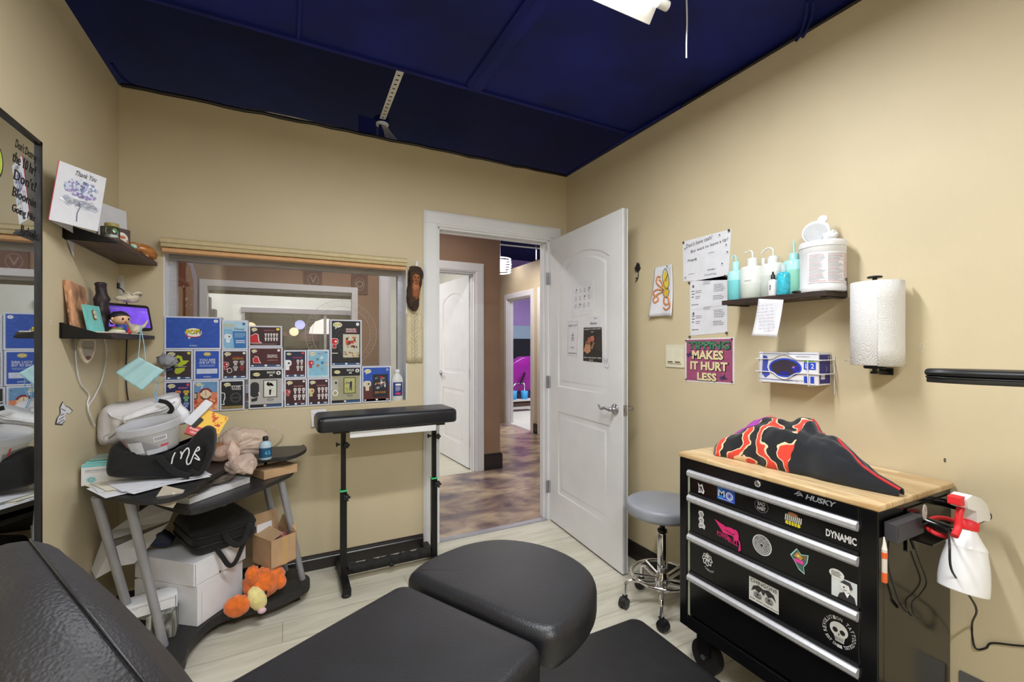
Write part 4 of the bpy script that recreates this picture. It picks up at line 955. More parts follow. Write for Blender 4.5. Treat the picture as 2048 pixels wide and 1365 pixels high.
# dark carved wooden head / bottle shaped post
def post(a, b):
    pr = [(.022, 0), (.026, .03), (.024, .06), (.027, .09), (.023, .12), (.026, .145), (.019, .165), (.018, .19), (.022, .207), (.015, .212)]
    t = b*(len(pr)-1); i = min(int(t), len(pr)-2); f = t-i; r = pr[i][0]*(1-f)+pr[i+1][0]*f; z = pr[i][1]*(1-f)+pr[i+1][1]*f
    th = a*2*PI; r *= 1+.28*noise.noise(Vector((math.cos(th)*1.5, math.sin(th)*1.5, z*28)))
    return (LX+.045+r*math.cos(th), 2.405+r*math.sin(th), LS+z)
mb = MB(); mb.grid(post, 20, 34, '#2c2024', cu=True); mb.lathe([(0, .211), (.016, .211)], '#2c2024', (LX+.045, 2.405, LS), n=12)
tag(mb.build('carved_post'), 'dark knobbly carved wooden post standing beside the bark slab', 'carving')
# smart display
sd = root('smart_display', 'small black tablet display with a glowing purple screen on the lower shelf', 'display', (LX+.10, 2.60, LS))
tl_ = at(216, 598, 0, LX+.10); 
A = Vector((LX+.030, 2.490, LS+.022)); B = Vector((LX+.165, 2.655, LS+.022)); SM = frame(A, B-A, z=Vector(((B-A).y, -(B-A).x, .05)))
Wd = (B-A).length
mb = MB(SM); mb.pad(rrect(0, 0, Wd, .122, .014), -.016, 0, .003, 'black_plastic'); mb.build('housing', sd)
mb = MB(SM @ Matrix.Translation((0, 0, .0005))); mb.prism(rrect(.014, .012, Wd-.012, .108, .003), 0, .0006, 'screen'); mb.ell(.046, .040, .018, .018, 'screen_pink', 2, 4); mb.poly(rrect(.027, .022, .066, .060, .003), '#241638', 2); mb.poly(oval(.046, .041, .016, .014, 9), 'screen_pink', 3)
mb.txt('Wed, Sep 18 5:16', .050, .096, .005, 'white_plastic', w=.05, l=3); mb.rows(.075, .125, .040, .054, 2, '#b9a4e8', 3, 4, .5, .5)
for k in range(5): mb.ell(Wd-.05+.008*k, .088, .002, .002, '#d8d0f0', 3, 8)
mb.build('screen_panel', sd)
mb = MB(SM); mb.prism([(.05, -.022), (Wd-.05, -.022), (Wd-.06, .05), (.06, .05)], -.062, -.016, 'black_plastic'); mb.build('foot', sd)
# skull bone on top of display
def skull(mb, c, ax, s):
    ax = Vector(ax).normalized(); R = Matrix((ax, Vector((0, 0, 1)).cross(ax), Vector((0, 0, 1)))).transposed()
    mb.blob(c, (.034*s, .024*s, .020*s), 'bone', amp=.25, fr=3, rot=R)
    mb.blob(Vector(c)+R @ Vector((-.034*s, 0, -.006*s)), (.026*s, .014*s, .010*s), 'bone', amp=.3, fr=4, rot=R)
    p = [Vector(c)+R @ Vector(q)*s for q in ((-.01, .02, .012), (.008, .028, .022), (.028, .022, .018), (.034, 0, .010))]
    mb.tube(catmull(p, 4), .005*s, 'bone', n=8)
    p = [Vector(c)+R @ Vector(q)*s for q in ((-.01, -.02, .012), (.008, -.028, .022), (.028, -.022, .018), (.034, 0, .010))]
    mb.tube(catmull(p, 4), .005*s, 'bone', n=8)
mb = MB(); skull(mb, (LX+.098, 2.578, LS+.168), (.62, .78, 0), 1.1); tag(mb.build('animal_skull'), 'small pale animal skull lying on top of the smart display', 'skull')
mb = MB(); c = Vector((LX+.126, 2.52, LS+.026)); mb.blob(c, (.024, .020, .020), 'bone', amp=.35, fr=4)
mb.tube(catmull([c+Vector((-.005, -.015, .0)), c+Vector((-.01, -.04, .02)), c+Vector((-.02, -.055, .055))], 6), [.014-.012*k/12 for k in range(13)], 'bone', n=8)
mb.tube(catmull([c+Vector((.005, .015, .0)), c+Vector((.02, .05, .014)), c+Vector((.03, .075, .042))], 6), [.012-.010*k/12 for k in range(13)], 'bone', n=8)
hs = tag(mb.build('horned_skull'), 'horned bone skull at the front edge of the lower shelf', 'skull')
# generic boy figurine with dark hair
fg = root('toy_figurine', 'small big-headed boy figurine in a blue and red shirt on the lower shelf', 'figurine', (LX+.110, 2.395, LS))
c = Vector((LX+.110, 2.395, LS))
fd = Vector((.75, -.66, 0)); sd_ = Vector((.66, .75, 0))
MB().blob(c+Vector((0, 0, .022)), (.022, .020, .024), '#2c4a9c').blob(c+sd_*.024+Vector((0, 0, .018)), (.008, .008, .014), '#c8303a').blob(c-sd_*.024+Vector((0, 0, .018)), (.008, .008, .014), '#c8303a').build('torso', fg)
mb = MB(); h = c+Vector((0, 0, .062)); mb.blob(h, (.031, .031, .026), '#e8bc96')
for s in (-1, 1): mb.blob(h+fd*.029+sd_*s*.011+Vector((0, 0, 0)), (.004, .004, .005), '#1c1c1c', n=10, k=8); mb.blob(h+sd_*s*.031, (.005, .005, .007), '#e8bc96', n=10, k=8)
mb.blob(h+fd*.031+Vector((0, 0, -.007)), (.003, .003, .003), '#d8a080', n=8, k=6); mb.blob(h+fd*.028+Vector((0, 0, -.014)), (.005, .005, .0015), '#a85048', n=8, k=6); mb.build('head', fg)
MB().blob(h-fd*.006+Vector((0, 0, .010)), (.033, .033, .024), '#22222c', amp=.12, fr=5).build('hair', fg)
for s in (-1, 1): MB().tube([c+sd_*s*.009+Vector((0, 0, .014)), c+fd*.026+sd_*s*.012+Vector((0, 0, .008))], .007, '#2c4a9c', n=8).blob(c+fd*.03+sd_*s*.012+Vector((0, 0, .008)), (.009, .009, .008), '#c8303a').build('leg', fg)
mb = MB(); c2 = Vector((LX+.112, 2.345, LS)); mb.blob(c2+Vector((0, 0, .010)), (.028, .022, .010), 'bone', amp=.1); mb.blob(c2+Vector((0, 0, .018)), (.018, .015, .007), '#7a8c4a', amp=.5, fr=6); mb.blob(c2+Vector((.008, 0, .022)), (.007, .007, .004), '#c8a040', amp=.3)
tag(mb.build('painted_shell'), 'little painted shell dish lying beside the boy figurine', 'shell')
mb = MB(); mb.box((LX+.03, 2.19, LS+.0005), (LX+.14, 2.62, LS+.0045), 'paper_warm'); o = tag(mb.build('paper_sheet'), 'pale sheet lying flat under the figurines on the lower shelf', 'paper')
# outlet with plug, half hidden
mb = MB(FB); x, z = b2(227, 575); mb.prism(rrect(x-.032, z-.06, x+.04, z+.062, .006), 0, .005, 'white_plastic'); mb.rect(x-.014, z-.034, x+.020, z+.034, '#d8d8d4', 12)
so = root('wall_outlet', 'white outlet plate with a black plug in the back corner', 'outlet', (x, BY, z-.06)); mb.build('plate', so, bevel=.001)
mb = MB(); mb.box((x-.006, BY-.030, z-.006), (x+.026, BY-.006, z+.020), 'black_plastic'); mb.tube(catmull([(x+.01, BY-.028, z-.002), (x+.045, BY-.03, z-.02), (x+.055, BY-.012, z-.12), (x+.05, BY-.010, 1.12), (x+.065, BY-.012, .95), (x+.05, BY-.014, .80)], 8), .0028, 'black_plastic', n=6); mb.build('plug', so)
# oval stone sample stuck under the lower shelf
mb = MB(); pts = [(.0, 1.316), (.022, 1.316), (.030, 1.30), (.027, 1.27), (.016, 1.238), (.004, 1.222)]
mb = MB(frame((LX+.040, 2.275, 0), (.6, .8, 0), z=(.8, -.6, 0))); P = [(x, z) for x, z in pts]+[(-x, z) for x, z in pts[::-1]]
mb.pad([(q.x, q.y) for q in catmull([(x, z, 0) for x, z in P[1:-1]], 3, True)][::-1], -.010, .006, .005, 'bone'); 
mb.poly([(q[0]*.78, 1.272+(q[1]-1.272)*.8) for q in P[1:-1]], '#9a948c', 13); mb.txt('genuine', 0, 1.28, .008, '#5a564e', w=.03, l=14); mb.poly(oval(0, 1.242, .010, .008, 10), '#6a4844', 14)
tag(mb.build('agate_slice'), 'pointed oval stone slice hanging under the lower left shelf', 'stone')
# two white cables down the left wall
for k, (P, lab) in enumerate(((((152, 676), (152, 720), (160, 765), (178, 790), (175, 812), (188, 852)), 'left one of two white cables dangling from the lower shelf'), (((209, 678), (213, 710), (204, 760), (188, 795), (176, 818), (190, 853)), 'right one of two white cables dangling from the lower shelf'))):
    pts = catmull([at(u, v, 0, LX+.006+.003*k) for u, v in P], 8)
    tag(MB().tube(pts, .0026, 'white_plastic', n=6).build('white_cable'), lab, 'cable')
# statue sticker
mb = MB(frame((LX+.001, 0, 0), (0, 1, 0), z=(1, 0, 0)))
def lq(u, v): p = at(u, v, 0, LX); return (p.y, p.z)
S = [(124, 803), (130, 812), (138, 815), (145, 822), (139, 828), (134, 826), (128, 833), (131, 840), (124, 851), (109, 850), (112, 838), (119, 828), (118, 815)]
mb.poly([lq(*q) for q in S], '#2c2c30', 1)
cx_ = sum(lq(*q)[0] for q in S)/len(S); cz_ = sum(lq(*q)[1] for q in S)/len(S)
mb.poly([((lq(*q)[0]-cx_)*.86+cx_, (lq(*q)[1]-cz_)*.9+cz_) for q in S], '#e6e6ea', 2)
for a, b, c, d in ((116, 840, 126, 834), (114, 847, 126, 840), (121, 818, 129, 822), (119, 832, 126, 828), (122, 848, 128, 843)): mb.line([lq(a, b), lq(c, d)], .003, '#44444a', 3)
tag(mb.build('statue_sticker'), 'small black and white draped statue sticker on the left wall', 'sticker')
for u, v, s, lab in ((101, 632, .006, 'upper chipped screw hole beside the lower left shelf'), (101, 645, .007, 'lower chipped screw hole beside the lower left shelf'), (83, 467, .006, 'chipped screw hole in the left wall beside the mirror edge')):
    q = l2(u, v); mb = MB(frame((LX+.0005, 0, 0), (0, 1, 0), z=(1, 0, 0))); mb.ell(q[0], q[1], s, s*1.2, '#e8e4dc', 1, 9); mb.ell(q[0], q[1], s*.4, s*.5, '#a89878', 2, 7)
    tag(mb.build('wall_scar'), lab, 'wall damage')
# light-blue face mask hung from the horned skull by its loops
mk = root('face_mask', 'light blue folded face mask hanging by its loops from the lower shelf', 'mask', tuple(at(282, 785, 1, 2.46)))
MY = 2.46
def mpt(u, v, d=0): return at(u, v, 1, MY-d)
q = [(230, 745), (277, 714), (329, 741), (284, 782)]
mb = MB()
def msk(a, b):
    top = mpt(*q[0]).lerp(mpt(*q[1]), a) ; bot = mpt(*q[3]).lerp(mpt(*q[2]), a)
    p = top.lerp(bot, b); p.y -= .012*math.sin(b*PI)+.0025*math.sin(b*PI*7); return p
mb.grid(msk, 16, 26, 'teal_light'); mb.build('mask_body', mk, solid=.0015)
mb = MB(); top = Vector(hs['_o']); hk = mpt(282, 652)
mb.tube(catmull([mpt(276, 717, .004), mpt(279, 690), mpt(281, 655), hk, mpt(284, 668), mpt(288, 690), mpt(291, 720, .004)], 6), .0016, '#a8d4e4', n=6); mb.build('ear_loop', mk)
mb = MB(); mb.tube(catmull([mpt(309, 752, .004), mpt(307, 775), mpt(312, 798), mpt(318, 804), mpt(313, 790), mpt(318, 770), mpt(318, 748, .004)], 6), .0016, '#7cb4dc', n=6); mb.build('ear_loop', mk)
# grey crumpled pouch behind the mask
mb = MB(); p = at(335, 722, 1, 2.745); mb.blob(p, (.040, .02, .030), '#9a9ca4', amp=.5, fr=3, seed=4, rot=Matrix.Rotation(.5, 3, 'Y')); mb.tube(catmull([at(312, 735, 1, 2.72), at(330, 742, 1, 2.72), at(345, 738, 1, 2.73)], 5), .003, '#3a4a7c', n=6)
tag(mb.build('sleep_mask'), 'crumpled grey pouch hanging just right of the blue face mask', 'pouch')
# ------------------------------------------------------------------ corner computer cart
def zp(u, v, z): q = at(u, v, 2, z); return (q.x, q.y)
DT, TT, BT = .74, .64, .088
dk = root('computer_desk', 'black two-tier corner desk on silver tube legs, buried in clutter', 'desk', (-.3, 2.4, 0))
top = [zp(*p, DT) for p in ((176, 972), (196, 987), (240, 996), (288, 1001), (342, 995), (384, 980), (410, 960), (470, 930), (530, 918), (575, 914), (602, 905), (613, 896), (606, 889))]
top = [(max(x, LX+.02), y) for x, y in top]
top = [(q.x, q.y) for q in catmull([(x, y, 0) for x, y in top], 3)]+[(.08, 2.70), (-.1, 2.745), (-.68, 2.745), (-.70, 2.4)]
MB().prism(top, DT-.02, DT, '#232224', 'desk_black').build('desktop', dk, bevel=.004)
tr_ = [zp(*p, TT) for p in ((300, 1000), (340, 1014), (383, 1022), (440, 1006), (500, 984), (550, 962), (582, 947), (588, 940))]
tr_ = [(q.x, q.y) for q in catmull([(x, y, 0) for x, y in tr_], 3)]+[(-.04, 2.70), (-.30, 2.66), (-.60, 2.50)]
MB().prism(tr_, TT-.02, TT, '#232224', 'desk_black').build('keyboard_shelf', dk, bevel=.004)
bs = [zp(*p, BT) for p in ((306, 1285), (330, 1325), (352, 1332), (370, 1318), (378, 1290), (409, 1251), (449, 1226), (500, 1213), (545, 1203), (595, 1181), (618, 1166), (616, 1152), (590, 1144))]
bs = [(q.x, q.y) for q in catmull([(x, y, 0) for x, y in bs], 3)]+[(.06, 2.66), (-.1, 2.74), (-.60, 2.72), (-.66, 2.40)]
MB().prism(bs, .045, BT, '#262526').build('base_shelf', dk, bevel=.006)
for p, t in (((-.634, 2.20, DT-.02), (-.55, 2.34, BT)), ((-.517, 2.115, DT-.02), (-.432, 2.215, BT)), ((-.020, 2.50, TT-.02), (.078, 2.525, BT)), ((-.10, 2.64, TT-.02), (.0, 2.66, BT))):
    MB().tube([p, t], .0158, 'grey_tube', n=20).build('leg', dk)
MB().box((-.62, 2.70, .48), (-.22, 2.715, DT-.02), 'black_plastic').build('back_panel', dk)
MB().box((-.10, 2.675, TT), (-.085, 2.70, DT-.02), 'black_plastic').build('riser', dk)
MB().box((-.56, 2.45, TT), (-.54, 2.52, DT-.02), 'black_plastic').build('riser', dk)
for x, y in ((-.39, 2.21), (.055, 2.50), (-.55, 2.60), (-.02, 2.68)):
    mb = MB(); mb.tube([(x-.012, y, .024), (x+.012, y, .024)], .024, 'rubber', n=16).box((x-.014, y-.012, .03), (x+.014, y+.012, .046), 'black_plastic'); mb.build('caster', dk)
# ---- things on the desk
def outpad(name, lab, cat, px, y, thick, m, r=.02, dome=.02, n=3, parent=None, smooth=4, crum=0, seed=0):
    """soft object whose silhouette is given on the vertical plane y, with real thickness behind it"""
    P = [at(u, v, 1, y) for u, v in px]; P = [(q.x, q.z, 0) for q in P]
    a = sum(P[i-1][0]*P[i][1]-P[i][0]*P[i-1][1] for i in range(len(P)))
    if a < 0: P = P[::-1]
    C = catmull(P, n, True); mb = MB(frame((0, y, 0), (1, 0, 0), z=(0, -1, 0)))
    mb.pad([(q.x, q.y) for q in C], -thick, 0, r, m, dome=dome, steps=smooth)
    if crum:
        crinkle(mb, 0, crum*.55, 9, seed)
        for i, q in enumerate(mb.v):
            d = .5*noise.noise_vector(Vector((q.x*14+seed, q.y*14, q.z*14)))+.5*noise.noise_vector(Vector((q.x*40+seed, q.y*40, q.z*40))); mb.v[i] = q+Vector((d.x*.4, d.y, d.z*.4))*crum
    o = mb.build(name, parent) if parent else mb.build(name)
    if not parent: tag(o, lab, cat)
    return o
# soap / glove carton at the left wall
gb = root('glove_box', 'white carton with a teal lid edge against the left wall on the desk', 'box', (-.64, 2.37, DT))
mb = MB(); mb.box((-.708, 2.305, DT+.0005), (-.565, 2.42, DT+.082), 'carton_white'); mb.use(frame((-.708, 2.305, DT), (1, 0, 0), z=(0, -1, 0)))
mb.rect(0, .072, .143, .082, 'teal', 1); mb.txt('~MEDICAL GLOVES', .052, .058, .006, '#6a7074', w=.08, l=1); mb.rect(.01, .050, .10, .0512, '#8a9094', 1); mb.ell(.030, .022, .015, .012, '#9ed0d4', 1); mb.ell(.030, .022, .010, .008, '#7fbcc2', 2); mb.txt('CE', .030, .022, .006, '#eef6f6', l=3)
mb.build('carton', gb)
MB().box((-.700, 2.315, DT+.0825), (-.57, 2.415, DT+.090), 'teal').box((-.69, 2.325, DT+.0905), (-.575, 2.41, DT+.100), '#8c9c92').build('lid', gb, bevel=.002)
# papers fanned out on the desk edge
rd = random.Random(21)
PS = []
for k in range(9):
    a = rd.uniform(-.20, .28)+.5; x = -.485+rd.uniform(-.06, .08); y = 2.255+rd.uniform(-.03, .05); z = DT+.0008+.0014*k
    M = Matrix.Translation((x, y, z)) @ Matrix.Rotation(a, 4, 'Z') @ Matrix.Rotation(rd.uniform(-.006, .006), 4, 'X')
    mb = MB(M); mb.box((-.13, -.10, 0), (.13, .10, .0009), 'paper' if k % 3 else 'paper_warm')
    if k % 2: mb.use(M @ Matrix.Translation((0, 0, .0009))).rows(-.11, .11, -.08, .08, 12, '#9a9ca4', 1, k, .25)
    tag(mb.build('paper_sheet'), ['topmost loose white paper under the black bag', 'loose white paper under the black bag'][k != 8], 'paper', None if k == 8 else 'loose papers on the desk')
# black tote with white script
tote = root('tote_bag', 'slumped black cloth tote bag with white script lettering on the desk', 'bag', (-.45, 2.25, DT+.015))
outpad('bag_body', '', '', ((206, 950), (207, 925), (214, 900), (228, 889), (250, 888), (285, 897), (330, 912), (348, 903), (372, 893), (388, 872), (408, 858), (424, 862), (428, 880), (424, 910), (414, 938), (398, 951), (360, 958), (300, 961), (225, 960)), 2.20, .12, 'fabric_black', .03, .012, parent=tote, crum=.006)
mb = MB(); f = lambda u, v, y=2.176: at(u, v, 1, y)
mb.tube(catmull([f(316, 913), f(330, 928), f(352, 946), f(380, 953)], 6), .013, 'fabric_black', n=10, flat=.25, up=(0, 1, 0)); mb.build('handle', tote)
mb = MB(); mb.tube(catmull([f(414, 880), f(418, 905), f(408, 935), f(398, 948), f(386, 945), f(382, 940)], 6), .009, 'fabric_black', n=10, flat=.3, up=(0, 1, 0)); mb.build('handle', tote)
mb = MB(); s_ = lambda *p: mb.tube(catmull([f(140+x*.2441, 760+y*.2441, 2.172) for x, y in p], 6), .0027, 'white_plastic', n=6, flat=.4, up=(0, 1, 0))
s_((862, 596), (842, 640), (832, 690)); s_((906, 588), (914, 620), (906, 650)); s_((906, 650), (925, 600), (965, 560), (975, 600), (955, 660), (962, 695), (985, 685)); s_((985, 685), (1020, 600), (1050, 552), (1058, 575), (1020, 600), (1052, 640), (1058, 660), (1020, 640)); mb.build('lettering', tote)
# plastic tub leaning on the tote
tub = root('plastic_tub', 'clear round plastic tub with a barcode lying on the black tote bag', 'tub', at(310, 918, 1, 2.33))
c = at(310, 900, 1, 2.27); TM = Matrix.Translation(c) @ Matrix.Scale(.80, 4) @ Matrix.Rotation(-.16, 4, 'Y') @ Matrix.Rotation(.10, 4, 'X')
mb = MB(TM); H_ = .148
mb.lathe([(.0, .003), (.098, .003), (.104, .010), (.122, H_*.72), (.124, H_*.76)], 'tub_clear', n=40); mb.build('tub_body', tub)
mb = MB(TM); mb.lathe([(.127, H_*.74), (.130, H_*.78), (.129, H_*.92), (.131, H_*.96), (.129, H_), (.121, H_), (.120, H_*.9), (0, H_*.88)], 'tub_clear', n=40); mb.build('lid', tub)
mb = MB(TM)
def onr(mbx, a0, a1, z0, z1, m, r0=.1055, k=.122, off=.001):
    def fn(a, b):
        t = math.radians(a0+(a1-a0)*a); z = z0+(z1-z0)*b; r = .104+(k-.104)*(z-.01)/(H_*.72-.01)+off; return (r*math.cos(t), r*math.sin(t), z)
    mbx.grid(fn, 12, 2, m)
onr(mb, 285, 312, .066, .09, 'paper'); 
for k in range(11): onr(mb, 287+k*2.1, 287.9+k*2.1, .070, .087, '#26262a', off=.0016)
onr(mb, 296, 314, .034, .044, '#c84a5a'); onr(mb, 230, 262, .02, .08, '#c9ccd6'); onr(mb, 266, 310, .006, .03, '#b9bec8'); onr(mb, 218, 222, .01, .1, '#c85a6a')
mb.build('sticker', tub)
# white plastic bag of cloth behind
outpad('plastic_bag', 'bulging translucent white plastic bag against the left corner of the desk', 'bag', ((184, 868), (188, 838), (204, 813), (238, 808), (290, 800), (330, 791), (345, 800), (330, 830), (300, 850), (262, 872), (225, 890), (200, 895), (187, 888)), 2.46, .20, 'bag_film', .05, .03, crum=.010, seed=3)
outpad('folded_garment', 'rolled white garment with a black band lying over the plastic bag', 'clothing', ((240, 838), (262, 826), (300, 812), (334, 800), (356, 800), (352, 822), (322, 832), (285, 840), (250, 852)), 2.38, .08, '#e8e8ec', .02, .01, crum=.005, seed=5)
mb = MB(); mb.tube(catmull([at(318, 802, 1, 2.362), at(334, 806, 1, 2.350), at(344, 818, 1, 2.350), at(338, 828, 1, 2.360)], 5), .009, 'fabric_black', n=10, flat=.4, up=(0, 1, 0)); tag(mb.build('elastic_band'), 'black elastic band wrapped round the rolled white garment', 'band')
outpad('white_cloth', 'crumpled white cloth folded under the yellow packet', 'cloth', ((340, 812), (352, 800), (362, 812), (376, 826), (378, 842), (360, 850), (344, 836)), 2.40, .05, '#e4e5ea', .012, .006, crum=.006, seed=9)
M = frame(at(374, 848, 1, 2.36), at(414, 808, 1, 2.40)-at(374, 848, 1, 2.36), z=(-.2, -1, .3))
mb = MB(M); mb.prism(rrect(0, -.018, .125, .018, .006), -.012, .0, 'paper').prism(rrect(0, -.034, .05, -.018, .004), -.02, -.008, '#2c2c2e'); tag(mb.build('folded_leaflet', bevel=.002), 'folded white leaflet sticking up beside the yellow packet', 'leaflet')
A_, B_, C_, D_ = [at(*p) for p in ((368, 866, 1, 2.34), (408, 818, 1, 2.42), (456, 853, 1, 2.42), (428, 886, 1, 2.34))]
M = frame(A_, D_-A_, z=(D_-A_).cross(B_-A_)); wx, hy = (D_-A_).length, (B_-A_).length
mb = MB(M); mb.prism(rrect(0, 0, wx, hy, .004), -.012, 0, '#eebe3c'); mb.rect(0, 0, wx*.6, hy*.34, '#c83038', 1)
mb.txt('~SNACK', wx*.30, hy*.22, .010, '#f4e8d8', w=wx*.45, l=2); mb.txt('~MIX', wx*.30, hy*.10, .010, '#f4e8d8', w=wx*.3, l=2)
mb.clip = None; art_waves(mb, wx*.45, hy*.55, wx*.98, hy*.98, ['#d8502c', '#e87a34', '#c83a28'], 2, 3, 16); art_waves(mb, wx*.62, hy*.1, wx*.98, hy*.5, ['#d8502c', '#f0a038'], 2, 7, 9); mb.line([(wx*.7, .01), (wx*.74, .03), (wx*.70, .05), (wx*.78, .06)], .0016, '#26262a', 4)
tag(mb.build('snack_packet', bevel=.002), 'yellow and red printed packet standing behind the black tote bag', 'packet')
# tan plastic bag
mb = MB(); c0 = at(488, 884, 1, 2.58); mb.blob(c0, (.115, .07, .070), 'bag_tan', n=110, k=64, e=.9); mb.blob(at(455, 905, 1, 2.46), (.06, .05, .04), 'bag_tan', n=44, k=26)
crinkle(mb, 0, .013, 13, 3)
mb.v = [Vector((q.x, q.y, max(q.z, DT+.002))) for q in mb.v]
k0 = len(mb.v); mb.grid(lambda a, b: at(538+24*math.sin(a*PI*.9)+b*8, 850+44*a, 1, 2.55+.05*b), 26, 7, 'bag_tan'); crinkle(mb, k0, .004, 20, 5)
tag(mb.build('plastic_bag'), 'crumpled tan see-through plastic bag in the middle of the desk', 'bag')
p = at(482, 930, 1, 2.36); mb = MB(); mb.blob(p, (.072, .05, .046), 'bag_tan', n=90, k=60); mb.blob(p+Vector((-.03, .02, .05)), (.030, .028, .055), 'bag_tan', n=50, k=30); crinkle(mb, 0, .011, 19, 9)
tag(mb.build('plastic_bag'), 'knotted tan plastic bag bulging over the edge between the two desk tiers', 'bag')
MB().box((-.335, 2.50, DT+.001), (-.20, 2.60, DT+.075), '#b07a50').build('paper_bag', bevel=.01); tag(bpy.data.objects['paper_bag'], 'brown paper packet seen through the tan bag', 'packet')
# gel bottle
c = Vector(at(531, 903, 1, 2.45)); c.z = DT+.001
gl = root('gel_bottle', 'small clear bottle with dark blue label and black cap near the desk wall end', 'bottle', c)
k_ = 1.0
MB().lathe([(.024, 0), (.027, .004), (.027, .07), (.022, .082), (.010, .088), (.010, .092)], '#a8c0cc', c, n=26).build('body', gl)
MB().lathe([(.0125, .0905), (.0125, .106), (.010, .110), (0, .110)], 'black_plastic', c, n=20).build('cap', gl)
mb = MB(); mb.lathe([(.0277, .012), (.0277, .058)], '#1e4c70', c, n=26); mb.use(frame(c+Vector((.010, -.0283, .036)), (1, .1, 0), z=(.3, -1, 0))); mb.txt('65', 0, 0, .018, '#4ab4e0', l=2); mb.build('sticker', gl)
# cardboard mailer on the tray end
c = at(528, 961, 2, TT+.001); M = frame(c, (.86, .50, 0), z=(0, 0, 1)); mb = MB(M); mb.box((0, 0, 0), (.17, .12, .042), 'cardboard'); mb.rect(0, .055, .17, .065, 'tape', 85); tag(mb.build('cardboard_box', bevel=.002), 'flat brown cardboard box on the right end of the lower desk tier', 'box')
# white flat box on the tray
c = Vector((*zp(379, 1010, TT+.001), TT+.001)); e = Vector((*zp(500, 966, TT+.001), TT+.001)); M = frame(c, e-c, z=(0, 0, 1)); L = (e-c).length
mb = MB(M); mb.box((0, 0, 0), (L, .13, .026), 'white_plastic'); tag(mb.build('flat_box', bevel=.001), 'long flat white box lying along the lower desk tier', 'box')
FB_ = M
for k, (x, y, s, w_, m, lab) in enumerate(((.07, .045, .065, .04, '#5a544e', 'crumpled dark foil pouch nearest the tag on the lower desk tier'), (.18, .05, .07, .042, '#6a625c', 'crumpled grey foil pouch beside the knotted tan bag'), (.04, .10, .05, .03, '#a8a098', 'folded pale packet under the foil pouches'))):
    mb = MB(M); mb.blob((x, y, .046+.006*k), (s, w_, .022), m, n=24, k=14, amp=.5, fr=2.4, seed=k*3); tag(mb.build('foil_pouch'), lab, 'pouch')
mb = MB(M); mb.box((-.015, .02, .0265), (.075, .045, .030), '#c9c4bc'); tag(mb.build('card_strip'), 'thin pale card strip on the long flat box', 'card')
# manila tag hanging off the edge
P = [at(u, v, 1, 2.02) for u, v in ((303, 1008), (346, 1017), (359, 980), (326, 973))]; P = [P[0], P[1], P[2]+Vector((0, .01, 0)), P[3]+Vector((0, .01, 0))]
M = frame(P[0], P[1]-P[0], z=(P[1]-P[0]).cross(P[3]-P[0])); w_ = (P[1]-P[0]).length; h_ = (P[3]-P[0]).length
mb = MB(M); mb.prism([(0, 0), (w_, 0), (w_+.008, h_), (.008, h_)], -.0012, 0, '#b4ab9c'); mb.ring(w_*.72, h_*.72, .004, .004, .002, '#e4e0d4', 1, 12); tag(mb.build('hang_tag'), 'tan card tag with a round eyelet hanging at the desk edge', 'tag')
# ---- under the desk
def qbox(name, lab, cat, c, e1, l1, l2, z0, z1, m, dec=None, lid=0, parts=None):
    M = frame((c[0], c[1], z0), (*e1, 0), z=(0, 0, 1)); r = root(name, lab, cat, (c[0], c[1], z0))
    mb = MB(M); mb.box((0, 0, 0), (l1, l2, (z1-z0)-lid), m); 
    if dec: dec(mb, M)
    mb.build('carton', r, bevel=.0015)
    if lid: MB(M).box((-.004, -.004, (z1-z0)-lid+.0005), (l1+.004, l2+.004, z1-z0), m).build('lid', r, bevel=.0015)
    return r, M
def dec_big(mb, M):
    mb.use(M @ Matrix.Rotation(PI/2, 4, 'X')); mb.poly([(.02, .002), (.0206, .002), (.0206, .14), (.02, .14)], '#4a4a4c', 2); mb.use(M)
qbox('shipping_box', 'large white cardboard carton on the desk base shelf', 'box', (-.333, 2.298), (.6, .8), .25, .32, BT+.001, .262, 'carton_white', dec_big)
r_, M_ = qbox('shipping_box', 'second large white carton lying on the base carton under the black case', 'box', (-.345, 2.292), (.66, .75), .265, .33, .264, .362, 'carton_white')
MB(M_ @ Matrix.Rotation(PI/2, 4, 'X')).rect(.006, .004, .0075, .092, '#3a3a3c', 2).build('slot', r_); MB(M_ @ Matrix.Rotation(PI/2, 4, 'X')).rect(.12, .002, .13, .009, '#3a3a3c', 2).build('slot', r_)
def dec_flat(mb, M):
    mb.use(M @ Matrix.Translation((0, 0, .052))); mb.scrib(.02, .13, .06, .02, '#55585e', 2, 4, .002, 3); mb.scrib(.03, .12, .09, .02, '#55585e', 2, 6, .002, 2); mb.use(M)
    mb.use(M @ Matrix.Rotation(PI/2, 4, 'X')); mb.rect(.158, .004, .160, .048, '#3a3a3c', 2); mb.rect(.0, .040, .16, .0412, '#8a8a8e', 2); mb.ring(.03, .040, .008, .008, .001, '#8a8a8e', 2, 12, 180, 360); mb.use(M)
c = (-.610, 2.315)
qbox('mailer_box', 'small white mailer box with grey handwriting on its lid, front left', 'box', (-.565, 2.272), (.975, .22), .165, .085, .192, .246, 'carton_white', dec_flat)
MB().box((-.50, 2.265, BT+.001), (-.405, 2.335, .191), 'photo_grey').build('patterned_box', bevel=.001); tag(bpy.data.objects['patterned_box'], 'black and white streaky patterned box under the small mailer box', 'box')
